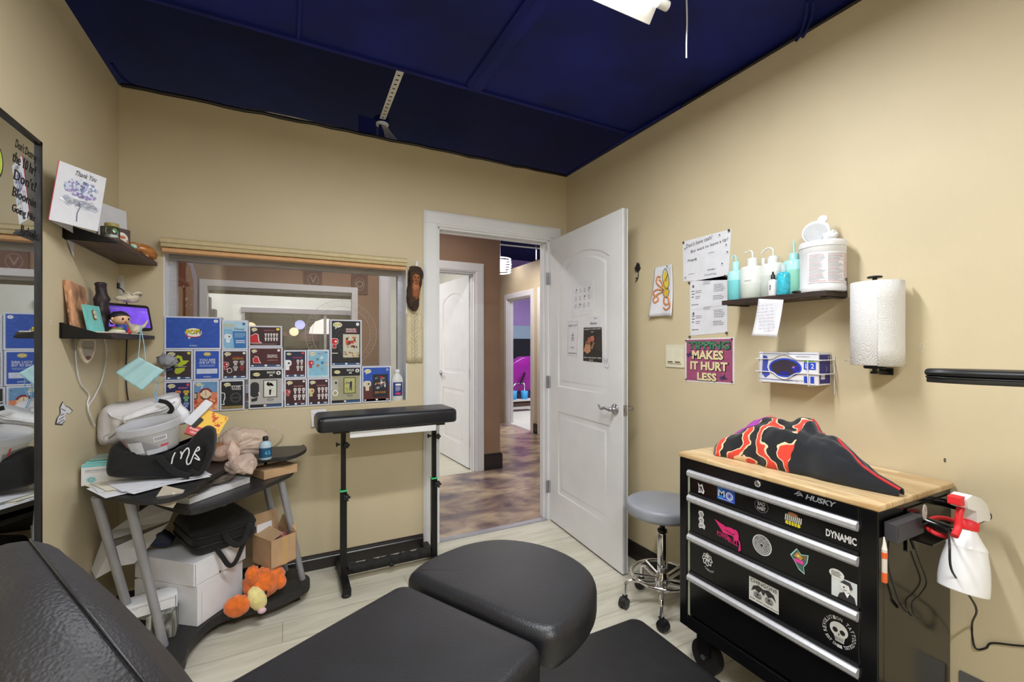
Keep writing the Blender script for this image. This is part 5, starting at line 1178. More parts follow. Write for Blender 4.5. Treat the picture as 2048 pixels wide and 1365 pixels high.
# opened white carton tipped on its side
P = [at(u, v, 1, y) for u, v, y in ((213, 1092, 2.44), (345, 1022, 2.56), (262, 1132, 2.40), (196, 1158, 2.36))]
oc = root('open_carton', 'opened white carton tipped on edge behind the left desk legs', 'box', P[3])
mb = MB(); f = lambda u, v, y: at(u, v, 1, y)
mb.add([f(222, 1098, 2.42), f(338, 1046, 2.55), f(300, 1092, 2.50), f(268, 1128, 2.42), f(232, 1134, 2.40)], [(4, 3, 2, 1, 0)], 'carton_white').build('panel', oc, solid=.004)
mb = MB(); mb.add([f(222, 1062, 2.50), f(300, 1010, 2.60), f(352, 1014, 2.60), f(338, 1043, 2.56), f(222, 1080, 2.45)], [(4, 3, 2, 1, 0)], 'carton_white').build('lid', oc, solid=.004)
mb = MB(); mb.add([f(222, 1084, 2.46), f(340, 1044, 2.57), f(340, 1050, 2.555), f(222, 1096, 2.43)], [(3, 2, 1, 0)], '#8a8680').build('fold', oc, solid=.003)
mb = MB(); mb.add([f(205, 1080, 2.50), f(222, 1098, 2.42), f(228, 1138, 2.38), f(192, 1158, 2.40), f(184, 1140, 2.46)], [(4, 3, 2, 1, 0)], 'carton_white').build('flap', oc, solid=.004)
# dark blue cloth peeking out
outpad('blue_cloth', 'dark blue cloth tucked between the open carton and the black case', 'cloth', ((288, 1086), (305, 1072), (325, 1068), (345, 1082), (338, 1094), (312, 1096), (294, 1092)), 2.50, .06, '#2a3350', .012, .006, crum=.004)
# laptop case
lc = root('laptop_case', 'black soft laptop case with hanging webbing handles on the white carton', 'case', (-.33, 2.42, .365))
LM = frame((-.352, 2.330, .364), (.906, .423, 0), z=(-.02, -.05, 1))
mb = MB(LM); mb.pad(rrect(0, 0, .262, .30, .045, 6), 0, .125, .035, 'fabric_black', dome=.006, steps=5); mb.build('case_body', lc)
ol = rrect(-.002, -.002, .264, .302, .047, 6)
for z in (.045, .085): MB(LM).tube([(x, y, z) for x, y in ol], .0032, 'black_plastic', n=6, closed=True).build('piping', lc)
MB(LM).prism(rrect(.165, .20, .200, .235, .012), .1295, .131, '#c8c2ac').build('patch', lc)
mb = MB(LM); mb.tube(catmull([(.115, -.004, .085), (.125, -.020, .05), (.155, -.034, .02), (.185, -.030, .03), (.215, -.012, .085), (.22, -.004, .095)], 6), .011, 'fabric_black', n=8, flat=.22, up=(0, 1, 0)); mb.build('handle', lc)
mb = MB(LM); mb.tube(catmull([(.085, -.010, .02), (.105, -.016, -.02), (.130, -.022, -.066), (.155, -.024, -.060), (.185, -.020, .0), (.205, -.014, .04)], 6), .010, 'fabric_black', n=8, flat=.22, up=(0, 1, 0)); mb.build('handle', lc)
# open cardboard box
cb = root('cardboard_box', 'open brown cardboard box with raised flaps beside the black case', 'box', (-.03, 2.48, .226))
CBM = frame((-.062, 2.392, .226), (.85, .53, 0), z=(0, 0, 1)); l1, l2, h_ = .132, .155, .135
mb = MB(CBM)
for a, b in (((0, 0, 0), (l1, .004, h_)), ((0, l2-.004, 0), (l1, l2, h_)), ((0, 0, 0), (.004, l2, h_)), ((l1-.004, 0, 0), (l1, l2, h_)), ((0, 0, 0), (l1, l2, .004))): mb.box(a, b, 'cardboard')
mb.use(CBM @ Matrix.Rotation(PI/2, 4, 'X')); mb.rect(.055, 0, .085, h_, 'tape', 1); mb.build('carton', cb)
mb = MB(CBM); mb.add([(0, l2, h_), (l1, l2, h_), (l1, l2+.02, h_+.085), (0, l2+.02, h_+.085)], [(0, 1, 2, 3)], 'cardboard').build('flap', cb, solid=.004)
mb = MB(CBM); mb.add([(0, 0, h_), (0, l2, h_), (.075, l2-.01, h_+.020), (.070, .012, h_+.014)], [(0, 1, 2, 3)], 'cardboard').build('flap', cb, solid=.004)
mb = MB(CBM); mb.add([(l1, 0, h_), (l1, l2, h_), (l1+.015, l2-.02, h_+.06), (l1+.02, .03, h_+.02)], [(0, 1, 2, 3)], 'cardboard').build('flap', cb, solid=.004)
mb = MB(CBM); mb.prism([(.010, l2-.022), (.085, l2-.022), (.085, l2-.018), (.010, l2-.018)], .06, h_+.045, 'paper'); tag(mb.build('white_card'), 'white card standing inside the open cardboard box', 'card')
mb = MB(CBM); mb.blob((.075, .05, h_-.02), (.035, .03, .025), '#8a4a52', amp=.6, fr=4); tag(mb.build('wrapped_candy'), 'crinkled reddish wrapped thing inside the open cardboard box', 'packet')
# generic orange plush toy lying head down
ps = root('plush_toy', 'orange stuffed plush toy with a pale muzzle squeezed under the cardboard box', 'plush toy', (-.1, 2.33, BT))
g = lambda u, v, y: at(u, v, 1, y)
y_ = 2.33
MB().blob(g(522, 1168, 2.40), (.075, .055, .070), 'plush_orange', n=30, k=20, amp=.15).build('head', ps)
MB().blob(g(514, 1198, 2.345), (.036, .036, .058), 'plush_cream', n=24, k=16, amp=.1, rot=Matrix.Rotation(-.35, 3, 'Y')).build('muzzle', ps)
MB().blob(g(524, 1222, 2.318), (.018, .014, .013), '#d8b4c0', n=18, k=12).build('nose', ps)
MB().blob(g(532, 1186, 2.345), (.006, .004, .010), '#1c1c1e', n=12, k=8).build('eye', ps)
MB().blob(g(505, 1152, 2.36), (.030, .020, .044), 'plush_orange', n=22, k=14, amp=.2).build('ear', ps)
MB().blob(g(559, 1164, 2.40), (.030, .024, .034), 'plush_orange', n=22, k=14, amp=.1).build('ear', ps)
MB().blob(g(474, 1213, 2.335), (.052, .036, .046), 'plush_orange', n=24, k=16, amp=.12).build('paw', ps)
MB().blob(g(545, 1150, 2.43), (.055, .05, .036), 'plush_orange', n=24, k=16, amp=.15).build('body', ps)
# ------------------------------------------------------------------ padded arm-rest stand
ar = root('arm_rest_stand', 'black padded arm rest on a two-post adjustable steel stand by the wall', 'arm rest', (.53, 2.56, 0))
mb = MB(Matrix.Translation((.515, 2.555, 0)) @ Matrix.Rotation(math.radians(1.5), 4, 'Z')); mb.pad(rrect(-.375, -.125, .375, .125, .035, 5), .845, .925, .026, 'vinyl_black', dome=.004, steps=5, rb=.015); mb.build('pad', ar)
MB().box((.30, 2.45, .805), (.765, 2.475, .838), 'white_plastic').build('rail', ar, bevel=.002)
MB().box((.22, 2.46, .832), (.82, 2.66, .8445), 'black_plastic').build('pad_board', ar)
for x, k in ((.28, 0), (.785, 1)):
    MB().box((x-.017, 2.545, .03), (x+.017, 2.575, .50), 'black_metal').build('post', ar, bevel=.002)
    MB().box((x-.0125, 2.549, .50), (x+.0125, 2.571, .83), 'black_metal').build('inner_post', ar, bevel=.002)
    MB().box((x-.019, 2.543, .5005), (x+.019, 2.577, .508), '#48c878').build('collar', ar)
    for z, r in ((.475, .016), (.755, .012)):
        mb = MB(frame((x+.012, 2.543, z), (1, 0, 0), z=(0, -1, 0))); mb.lathe([(.006, 0), (.006, .014), (r*.7, .015), (r*.7, .027), (0, .028)], 'black_plastic', n=16)
        for j in range(5): a = j*2*PI/5; mb.lathe([(.006, .014), (.0065, .027), (0, .028)], 'black_plastic', (r*.9*math.cos(a), r*.9*math.sin(a), 0), n=10)
        mb.build('knob', ar)
    mb = MB(frame((x-.017, 2.56, .755), (0, 1, 0), z=(-1, 0, 0))); mb.lathe([(.005, 0), (.005, .012), (.012, .013), (.012, .020), (0, .021)], 'black_plastic', n=12); mb.build('knob', ar)
    MB().box((x-.022, 2.40, .020), (x+.022, 2.765, .045), 'black_metal').build('foot_bar', ar, bevel=.004)
    for y in (2.42, 2.74): MB().lathe([(.020, 0), (.024, .004), (.022, .016), (.010, .020)], 'rubber', (x, y, .0005), n=20).build('foot_pad', ar)
MB().box((.297, 2.550, .045), (.768, 2.570, .075), 'black_metal').build('crossbar', ar)
mb = MB(); n = 60
pts = [(.30+.465*k/n, 2.56+.003*math.sin(k*.9), .075+.003*math.sin(k*.5)) for k in range(n+1)]
mb.tube(pts, [.024+.0025*math.sin(k*1.7)*math.sin(k*.37) for k in range(n+1)], 'foam_black', n=14); mb.build('foam_wrap', ar)
MB().box((.52, 2.532, .048), (.545, 2.54, .062), 'foam_black').tube([(.53, 2.56, .075), (.535, 2.533, .05)], .012, 'foam_black').build('foam_tie', ar)
# ------------------------------------------------------------------ tattoo chair
ca, sa = .883, .469
CH = Matrix(((ca, -sa, 0, .412), (sa, ca, 0, 1.062), (0, 0, 1, .004), (0, 0, 0, 1)))
ch = root('tattoo_chair', 'large black leather reclining client chair in the foreground', 'chair', (.10, .89, 0))
mb = MB(CH)
ol = [(.015, -.205), (.012, .0), (.015, .215), (.06, .262), (.16, .268), (.28, .240), (.375, .165), (.418, .04), (.405, -.09), (.34, -.195), (.22, -.250), (.08, -.252)]
olc = [(q.x, q.y) for q in catmull([(x, y, 0) for x, y in ol], 5, True)][::-1]
ar_ = sum(olc[i-1][0]*olc[i][1]-olc[i][0]*olc[i-1][1] for i in range(len(olc)))
if ar_ < 0: olc = olc[::-1]
def seam(mb, o, ins, z, m='leather', r=.0016):
    c = Vector((sum(p[0] for p in o)/len(o), sum(p[1] for p in o)/len(o))); P = []
    for i in range(len(o)):
        t = Vector((o[(i+1) % len(o)][0]-o[i-1][0], o[(i+1) % len(o)][1]-o[i-1][1])).normalized(); P.append((o[i][0]-t.y*ins, o[i][1]+t.x*ins, z))
    mb.tube(P, r, m, n=6, closed=True)
mb.pad(olc, .525, .626, .032, 'leather', dome=.0005, steps=6); mb.build('leg_rest', ch)
mb = MB(CH); seam(mb, olc, .005, .606, 'vinyl_black', .0022); mb.build('seam', bpy.data.objects['leg_rest'])
mb = MB(CH); so_ = rrect(-.66, -.24, -.004, .232, .045, 7); mb.pad(so_, .515, .620, .026, 'leather', dome=.005, steps=6); so = mb.build('seat', ch)
mb = MB(CH); seam(mb, so_, .005, .605, 'vinyl_black', .0022); mb.build('seam', so)
TL = math.radians(65)
BM = CH @ frame((-.535, 0, .615), (0, 1, 0), z=(math.sin(TL), 0, math.cos(TL)))
bo = rrect(-.245, -.02, .245, .49, .19, 16)
if (BM.to_3x3() @ Vector((0, 1, 0))).z < 0: bo = rrect(-.245, -.49, .245, .02, .19, 16)
mb = MB(BM); mb.pad(bo, -.125, .0, .058, 'leather_coarse', dome=.018, steps=7); bk = mb.build('backrest', ch)
mb = MB(BM); seam(mb, bo, .015, -.016, 'vinyl_black', .0015); mb.build('seam', bk)
mb = MB(CH); mb.box((-.45, -.10, .40), (-.05, .10, .5145), 'black_metal').box((-.04, -.03, .44), (.25, .03, .5145), 'black_metal'); mb.build('frame', ch, bevel=.004)
MB(CH).lathe([(.045, .04), (.045, .25), (.038, .25), (.038, .40)], 'steel', (-.25, 0, 0), n=28).build('pump_column', ch)
MB(CH).lathe([(.27, 0.0005), (.27, .02), (.22, .035), (.06, .05), (.05, .06)], 'black_metal', (-.25, 0, 0), n=48).build('base_plate', ch)
# ------------------------------------------------------------------ floor mat
mb = MB(Matrix.Translation((.70, .55, 0)) @ Matrix.Rotation(0, 4, 'Z')); mb.pad(rrect(0, 0, .775, 1.05, .05, 7), .0008, .014, .007, 'rubber', dome=0, steps=3)
tag(mb.build('floor_mat'), 'black rubber mat lying on the floor in front of the tool chest', 'mat')
# ------------------------------------------------------------------ rolling stool
sc = Vector((1.650, 1.612, 0)); stl = root('rolling_stool', 'small round grey rolling stool with chrome foot ring beside the tool chest', 'stool', sc)
MB(Matrix.Translation(sc)).pad(oval(0, 0, .172, .172, 48), .462, .524, .018, 'grey_vinyl', dome=.007, steps=5, rb=.022).build('seat', stl)
MB(Matrix.Translation(sc)).lathe([(.10, .452), (.12, .462)], 'black_plastic', n=30).build('seat_plate', stl)
MB().lathe([(.013, .30), (.013, .455)], 'black_metal', sc, n=20).build('gas_piston', stl)
MB().lathe([(.024, .10), (.024, .365), (.022, .372), (.014, .374)], 'chrome', sc, n=28).lathe([(.022, .371), (.0235, .385), (.018, .39), (.013, .39)], 'black_plastic', sc, n=28).build('column', stl)
mb = MB(); mb.lathe([(.030, .085), (.034, .09), (.034, .155), (.028, .162), (.024, .18)], 'chrome', sc, n=28); mb.build('hub', stl)
MB().tube([sc+Vector((.145*math.cos(a), .145*math.sin(a), .165)) for a in [2*PI*k/48 for k in range(48)]], .0085, 'chrome', n=10, closed=True).build('foot_ring', stl)
A0 = math.radians(-137)
for k in range(5):
    a = A0+k*2*PI/5; d = Vector((math.cos(a), math.sin(a), 0))
    MB().tube(catmull([sc+d*.028+Vector((0, 0, .125)), sc+d*.10+Vector((0, 0, .128)), sc+d*.150+Vector((0, 0, .132)), sc+d*.176+Vector((0, 0, .118)), sc+d*.182+Vector((0, 0, .085)), sc+d*.182+Vector((0, 0, .056))], 5), .0095, 'chrome', n=10).build('leg', stl)
    MB().tube([sc+d*.03+Vector((0, 0, .150)), sc+d*.143+Vector((0, 0, .166))], .006, 'chrome', n=8).build('spoke', stl)
    t = Vector((math.cos(a+.9), math.sin(a+.9), 0)); n_ = Vector((-t.y, t.x, 0)); c = sc+d*.182+t*.010
    cs = MB().lathe([(.012, .052), (.013, .060), (.009, .064)], 'black_plastic', sc+d*.182, n=14)
    for s in (-1, 1): cs.tube([c+n_*s*.004+Vector((0, 0, .025)), c+n_*s*.019+Vector((0, 0, .025))], .0245, 'black_plastic', n=22)
    cs.tube([c+n_*(-.012)+Vector((0, 0, .030)), c+n_*.012+Vector((0, 0, .030))], .024, 'black_plastic', n=16); cs.build('caster', stl)
# ------------------------------------------------------------------ tool chest
KX, KY0, KY1, KZ = 1.428, .622, 1.302, .857
tc = root('tool_chest', 'black rolling tool chest with sticker-covered drawers and a butcher-block top', 'tool chest', (1.66, .96, 0))
MB().box((KX-.004, KY0-.004, KZ-.019), (1.882, KY1+.004, KZ), 'butcher').build('worktop', tc, bevel=.005)
mb = MB(); mb.box((KX+.03, KY0+.0015, .165), (1.872, KY1, KZ-.020), 'gloss_black'); 
mb.box((KX, KY0, .165), (KX+.03, KY0+.045, KZ-.020), 'gloss_black').box((KX, KY1-.036, .165), (KX+.03, KY1, KZ-.020), 'gloss_black').box((KX, KY0+.045, .165), (KX+.03, KY1-.036, .215), 'gloss_black').box((KX, KY0+.045, KZ-.072), (KX+.03, KY1-.036, KZ-.020), 'gloss_black')
mb.build('body', tc, bevel=.003)
MB().box((KX+.006, KY1-.046, .215), (KX+.028, KY1-.037, KZ-.08), '#a9b09a').build('side_strip', tc)
FC = frame((KX, 0, 0), (0, -1, 0), z=(-1, 0, 0))
def c2(u, v, x=KX): p = at(u, v, 0, x); return (-p.y, p.z)
xl, xr = -(KY1-.048), -(KY0+.046)
bars = [.790, .734, .650, .567]     # top of each silver pull
zt = [at(u, v, 0, KX-.012).z for u, v in ((1378, 942), (1378, 992), (1379, 1071), (1379, 1152))]
bh = .026
drawers = []
for k in range(4):
    hi = zt[k]; lo = (zt[k+1] if k < 3 else .222)
    d = MB().box((KX+.004, -xr, lo+.004 if k < 3 else .222), (KX+.0285, -xl, hi-.002), 'gloss_black').build('drawer', tc, bevel=.002); drawers.append(d)
    mb = MB(frame((KX+.004, -xl, 0), (0, -1, 0), z=(-1, 0, 0)))
    L = xr-xl; prof = [(hi, 0), (hi+.001, .012), (hi-.006, .020), (hi-.018, .019), (hi-bh, .012), (hi-bh, .006), (hi-bh+.006, .003), (hi-.006, 0)]
    n = len(prof); vs = [(0, a, b) for a, b in prof]+[(L, a, b) for a, b in prof]
    mb.add(vs, [tuple(range(n)), tuple(range(2*n-1, n-1, -1))]+[(i, i+n, (i+1) % n+n, (i+1) % n) for i in range(n)], 'silver_bar'); mb.build('drawer_pull', d)
    MB(FC).box((xl, lo+.004, -.006), (xr, lo+.012, .0015), 'black_plastic').build('drawer_lip', d) if k < 3 else None
mb = MB(FC); q = c2(1516, 968); mb.M = FC @ Matrix.Translation((q[0], q[1], 0)); mb.lathe([(0, .0), (.0115, .0), (.0115, .004), (.009, .006), (.004, .0065), (0, .0065)], 'chrome', n=22); mb.box((-.001, -.005, .006), (.001, .005, .0075), 'black_plastic'); mb.build('lock', tc)
mb = MB(FC); q = c2(1640, 1004); mb.M = FC @ Matrix.Translation((q[0], q[1]+.003, 0)) @ Matrix.Scale(.82, 4); q = (0, 0); mb.txt('HUSKY', .002, 0, .020, '#85868a', w=.100, l=2, shear=.3, sp=.95, b=.03)
for a, b, c, d in ((-.085, .002, -.070, .012), (-.092, -.003, -.066, .004), (-.082, -.006, -.062, -.001), (-.070, .008, -.060, -.004)): mb.line([(q[0]+a, q[1]+b), (q[0]+(a+c)/2, q[1]+(b+d)/2+.002), (q[0]+c, q[1]+d)], .003, '#85868a', 2)
mb.build('lettering', tc)
MB().box((KX+.02, KY0+.02, .15), (1.86, KY1-.02, .166), 'black_metal').build('base_frame', tc)
for x, y in ((KX+.06, KY1-.085), (KX+.06, KY0+.085), (1.82, KY1-.085), (1.82, KY0+.085)):
    mb = MB(); mb.tube([(x-.016, y, .0635), (x+.016, y, .0635)], .063, 'rubber', n=32); c_ = mb.build('caster', tc)
    MB().box((x-.026, y-.03, .075), (x-.019, y+.03, .149), 'black_metal').box((x+.019, y-.03, .075), (x+.026, y+.03, .149), 'black_metal').box((x-.026, y-.03, .142), (x+.026, y+.03, .149), 'black_metal').tube([(x-.029, y, .064), (x+.029, y, .064)], .01, 'steel').build('fork', c_)
# stickers on the drawers (all printed sheets, thin)
def D(k): return drawers[k]
def sk(px, k, name='sticker'):
    """frame whose unit is metres on the drawer front at pixel px"""
    q = c2(*px, KX+.0035); return MB(frame((KX+.0035, -q[0], q[1]), (0, -1, 0), z=(-1, 0, 0)))
def outl(mb, P, m1, m2, ins=.84, l=1):
    mb.poly(P, m1, l); cx = sum(p[0] for p in P)/len(P); cy = sum(p[1] for p in P)/len(P)
    mb.poly([(cx+(p[0]-cx)*ins, cy+(p[1]-cy)*ins) for p in P], m2, l+1)
mb = sk((1402, 976), 0); outl(mb, [(-.014, .016), (-.004, .008), (.006, .016), (.010, .002), (.016, -.010), (.012, -.022), (.002, -.018), (-.012, -.022), (-.010, -.004)], '#e4e4e6', '#3c3c40', .6); mb.line([(-.006, -.004), (.006, -.010)], .003, '#e4e4e6', 4); mb.build('sticker', D(0))
mb = sk((1452, 990), 0); mb.rect(-.036, -.024, .036, .022, '#2a56c8', 1); mb.rect(-.036, -.024, -.012, .022, '#2f7ad8', 2); mb.txt('M', -.018, .0, .024, '#e0e6f4', w=.026, l=3); mb.ring(.015, -.002, .0145, .0145, .004, '#e0e6f4', 3); mb.ring(.015, -.002, .008, .008, .0015, '#e0e6f4', 3); mb.rect(-.028, -.0205, .028, -.0185, '#c0d0f0', 3); mb.build('sticker', D(0))
mb = sk((1523, 1013), 0); mb.ring(0, 0, .024, .022, .001, '#8c8c90', 1); mb.txt('BAD', 0, .008, .013, '#c4c4c8', w=.026, l=2); mb.txt('HABIT', 0, -.008, .013, '#c4c4c8', w=.030, l=2); mb.build('sticker', D(0))
mb = sk((1586, 1040), 0); rd = random.Random(6)
for k in range(9): mb.poly([(-.026+.006*k, -.008), (-.022+.006*k, -.008), (-.020+.006*k, .012), (-.024+.006*k, .012)], '#c9c6bc', 1+k*.1)
for k in range(5): mb.ell(-.018+.009*k, -.014, .006, .006, '#d8c82e', 3, 10)
mb.ell(0, .016, .016, .006, '#a8744a', 3, 12); mb.build('sticker', D(0))
mb = sk((1682, 1075), 0); mb.txt('DYNAMIC', 0, 0, .022, '#dededf', w=.080, l=2, b=.035); mb.build('sticker', D(0))
mb = sk((1403, 1040), 1); P = [(-.010, .032), (.006, .034), (.012, .022), (.006, .012), (.012, .002), (.010, -.010), (.018, -.020), (.014, -.034), (.004, -.030), (-.010, -.036), (-.014, -.024), (-.008, -.012), (-.014, .0), (-.008, .010), (-.014, .022)]; outl(mb, P, '#e8e8ea', '#cfcfd2', .9); mb.ring(0, .020, .006, .007, .002, '#38383a', 4, 16); mb.line([(-.006, -.002), (.002, .004), (.004, -.008)], .002, '#38383a', 4); mb.line([(-.008, -.024), (.006, -.020)], .002, '#38383a', 4); mb.build('sticker', D(1))
mb = sk((1456, 1068), 1)
for k in range(6): mb.poly([(-.056+.006*k, .034-.006*k), (-.050+.006*k, .026-.006*k), (.004, .012-.003*k), (.0, .020-.002*k)], '#e0307c', 1+.2*k)
mb.ell(.012, .012, .026, .014, '#e0307c', 3); mb.ell(.032, .006, .012, .020, '#e0307c', 3.2); mb.poly([(.036, .004), (.050, -.012), (.052, -.040), (.042, -.048), (.046, -.020)], '#e0307c', 3.4); mb.line([(-.01, .012), (.02, .004), (.03, .010)], .0018, '#2c1620', 5)
mb.txt('POWER', -.020, -.014, .018, '#e0307c', w=.048, l=4, rot=-.05); mb.txt('BULL', .022, -.020, .018, '#e0307c', w=.040, l=4, rot=-.05); mb.build('sticker', D(1))
mb = sk((1524, 1091), 1); mb.ell(0, 0, .034, .034, '#d9d9dc', 1, 36)
for r in (.030, .025, .020, .015, .010): mb.ring(0, 0, r, r, .0022, '#4a4a4e', 2, 32)
rd = random.Random(8)
for k in range(40): a = rd.uniform(0, 6.28); r = rd.uniform(.008, .027); mb.line([(r*math.cos(a), r*math.sin(a)), ((r+.004)*math.cos(a), (r+.004)*math.sin(a))], .0014, '#4a4a4e', 3)
mb.ell(0, 0, .005, .005, '#2a2a2c', 4, 14); mb.build('sticker', D(1))
mb = sk((1600, 1124), 1); P = [(-.030, .010), (-.010, .038), (.004, .024), (.026, .030), (.022, .004), (.012, -.012), (.014, -.034), (-.004, -.026), (-.018, -.004)]; outl(mb, P, '#b4e4e4', '#4c6a62', .88)
mb.poly([(-.018, .012), (-.006, .028), (.010, .016), (.004, .006)], '#c8963c', 4); mb.poly([(.010, .018), (.020, .026), (.018, .008)], '#9a6a30', 4); mb.poly(rrect(-.016, -.006, .012, .006, .005), '#e048a0', 5); mb.ell(-.004, .016, .004, .003, '#f0e8b0', 5, 10); mb.build('sticker', D(1))
mb = sk((1415, 1122), 2); 
for k in range(8): a = k*PI/4+.3; mb.tube(catmull([(.006*math.cos(a), .008+.006*math.sin(a), .0012), (.016*math.cos(a), .006+.016*math.sin(a), .0012), (.022*math.cos(a+.45), .004+.024*math.sin(a+.45), .0012), (.018*math.cos(a+.8), .004+.020*math.sin(a+.8), .0012)], 4), .0022, '#dcdcde', n=5, flat=.2, up=(0, 0, 1))
mb.ell(0, .010, .011, .014, '#dcdcde', 2, 16); mb.ell(-.004, .010, .003, .003, '#2a2a2c', 4, 8); mb.ell(.005, .010, .003, .003, '#2a2a2c', 4, 8); mb.txt('CHILLIN', .008, -.028, .008, '#c8c8cc', w=.040, l=2, rot=-.1, arc=-.006); mb.build('sticker', D(2))
mb = sk((1527, 1190), 2); mb.rect(-.052, -.040, .052, .040, '#d6d6d4', 1); mb.txt('CHINGONS', 0, .030, .012, '#3a3a3a', w=.092, l=2); mb.txt('your other inker friend', 0, -.032, .008, '#3a3a3a', w=.096, l=2, rot=-.05)
for s in (-1, 1):
    mb.poly([(0, .016), (s*.018, .022), (s*.036, .014), (s*.044, -.006), (s*.030, .004), (s*.016, -.002)], '#2e2e2e', 2)
    mb.ell(s*.020, -.012, .015, .011, '#8a8a88', 3, 16); mb.ell(s*.020, -.010, .004, .004, '#2e2e2e', 4, 10); mb.line([(s*.008, -.020), (s*.032, -.018)], .0016, '#2e2e2e', 4)
mb.ell(0, .008, .006, .010, '#3c3c3c', 4, 12); mb.build('sticker', D(2))
mb = sk((1689, 1176), 2); mb.rect(-.034, -.036, .032, .024, '#d4dadc', 1); mb.ell(-.020, .030, .020, .014, '#e4e4e2', 2, 20); mb.rows(-.034, -.006, .022, .038, 4, '#5a5a5c', 3, 2, .5, .2); mb.poly([(-.018, -.036), (.030, -.036), (.026, -.018), (.010, -.010), (-.002, -.014), (-.012, -.020)], '#2c2c30', 3)
mb.poly([(.0, -.012), (.008, -.026), (.014, -.012)], '#eeeeee', 4); mb.ell(.004, .004, .014, .016, '#e6e6e4', 4, 20); mb.poly([(-.010, .012), (0, .022), (.016, .020), (.022, .006), (.016, -.002), (.012, .010)], '#3a3a3e', 5); mb.ell(0, .002, .003, .002, '#333333', 6, 8); mb.line([(-.002, -.006), (.008, -.005)], .0014, '#333333', 6); mb.build('sticker', D(2))
mb = sk((1678, 1265), 3); mb.ring(0, 0, .044, .044, .0012, '#1a1a1c', 1)
def around(mb, text, r, a0, a1, h, m):
    n = len(text)
    for i, c in enumerate(text):
        if c == ' ': continue
        a = math.radians(a0+(a1-a0)*i/(n-1)); mb.txt(c, r*math.cos(a), r*math.sin(a), h, m, w=h*.72, l=2, rot=a-PI/2 if a1 < a0 else a+PI/2)
around(mb, 'REVOLUTION TATTOO', .039, 200, -10, .010, '#cacacc'); around(mb, 'EST DXII TATTOO', .040, 220, 335, .009, '#cacacc')
mb.ell(0, .006, .024, .022, '#d2d2d0', 2, 24); mb.poly([(-.014, -.010), (.016, -.010), (.013, -.028), (-.009, -.028)], '#bcbcba', 3); mb.ell(-.009, .004, .007, .007, '#18181a', 5, 14); mb.ell(.010, .003, .007, .007, '#18181a', 5, 14); mb.poly([(-.002, -.004), (.003, -.004), (.0005, -.010)], '#18181a', 5)
for k in range(6): mb.rect(-.010+.004*k, -.024, -.009+.004*k, -.014, '#18181a', 5)
mb.build('sticker', D(3))
# right side of the chest: power brick, pen, key tag, cables, handle, spray bottle
SD = frame((0, KY0-.0005, 0), (1, 0, 0), z=(0, -1, 0))
hd = MB(); yb = KY0-.085
hd.tube(catmull([(1.60, KY0, .800), (1.60, yb, .792), (1.63, yb-.005, .790), (1.80, yb-.005, .790), (1.83, yb, .792), (1.83, KY0, .800)], 6), .0125, 'gloss_black', n=12); hd.build('push_handle', tc)
mb = MB(SD); mb.prism([(1.58, .70), (1.86, .70), (1.86, .822), (1.58, .822)], 0, .003, 'gloss_black'); mb.prism([(1.59, .735), (1.85, .735), (1.85, .739), (1.59, .739)], .003, .055, 'gloss_black'); mb.build('side_tray', tc)
ps_ = root('power_strip', 'flat black power brick fixed to the right side of the tool chest', 'power supply', (1.52, KY0-.03, .70))
p = Vector((1.446, 0, .762)); q = Vector((1.60, 0, .812))
MB().box((p.x, KY0-.034, p.z), (q.x, KY0-.0045, q.z), '#3a3a40').build('housing', ps_, bevel=.002)
mb = MB(frame((p.x+.003, KY0-.0345, (p.z+q.z)/2), (1, 0, 0), z=(0, -1, 0)))
for k in range(3): mb.rect(.001, -.013+.010*k, .011, -.006+.010*k, '#3c3c40', 1)
mb.build('ports', ps_)
S2 = lambda u, v, d=.004: at(u, v, 1, KY0-d)
def cord(name, lab, P, r=.0022, m='black_plastic'):
    return tag(MB().tube(catmull(P, 7), r, m, n=6).build(name), lab, 'cable')
cord('charging_cable', 'short black cable ending in a plug on the chest side', [S2(1778, 1078, .006), S2(1776, 1130, .006), S2(1790, 1180, .006), S2(1800, 1208, .008)])
MB().tube([S2(1801, 1208, .009), S2(1812, 1222, .009)], .0045, 'black_plastic').build('plug', bpy.data.objects['charging_cable'])
cord('thin_cable', 'thin black S-shaped cable hanging in the middle of the chest side', [S2(1824, 1080, .006), S2(1840, 1125, .006), S2(1853, 1165, .006), S2(1840, 1190, .006), S2(1825, 1205, .006), S2(1826, 1225, .006), S2(1836, 1238, .006)], .0018)
P = [S2(1846, 1050, .045), S2(1875, 1043, .05), S2(1895, 1055, .075), at(1899, 1090, 1, .50), at(1903, 1140, 1, .50), at(1930, 1180, 1, .50), at(1953, 1220, 1, .51), at(1944, 1250, 0, 1.872), at(1950, 1296, 0, 1.879), at(1972, 1297, 0, 1.881), at(1985, 1287, 0, 1.881), at(2048, 1293, 0, 1.881), at(2200, 1300, 0, 1.881)]
cord('power_cable', 'black cable running from the power brick down and along the right wall', P, .0026)
pen = root('glue_pen', 'slim orange-capped clear pen stuck on the chest side edge', 'pen', tuple(S2(1768, 1165, .010)))
a, b = S2(1769, 1165, .012), S2(1769, 1100, .012)
MB().tube([a, a.lerp(b, .30)], .0065, '#e0602c', n=14).build('cap', pen); MB().tube([a.lerp(b, .302), b], .0062, '#d8cfc4', n=14).build('barrel', pen); MB().tube([b, S2(1769, 1088, .012), S2(1768, 1075, .012)], [.0065, .004, .0015], '#e8e4dc', n=12).build('tip', pen)
MB().tube([a.lerp(b, .74), a.lerp(b, .92)], .0068, '#e0602c', n=14).build('band', pen)
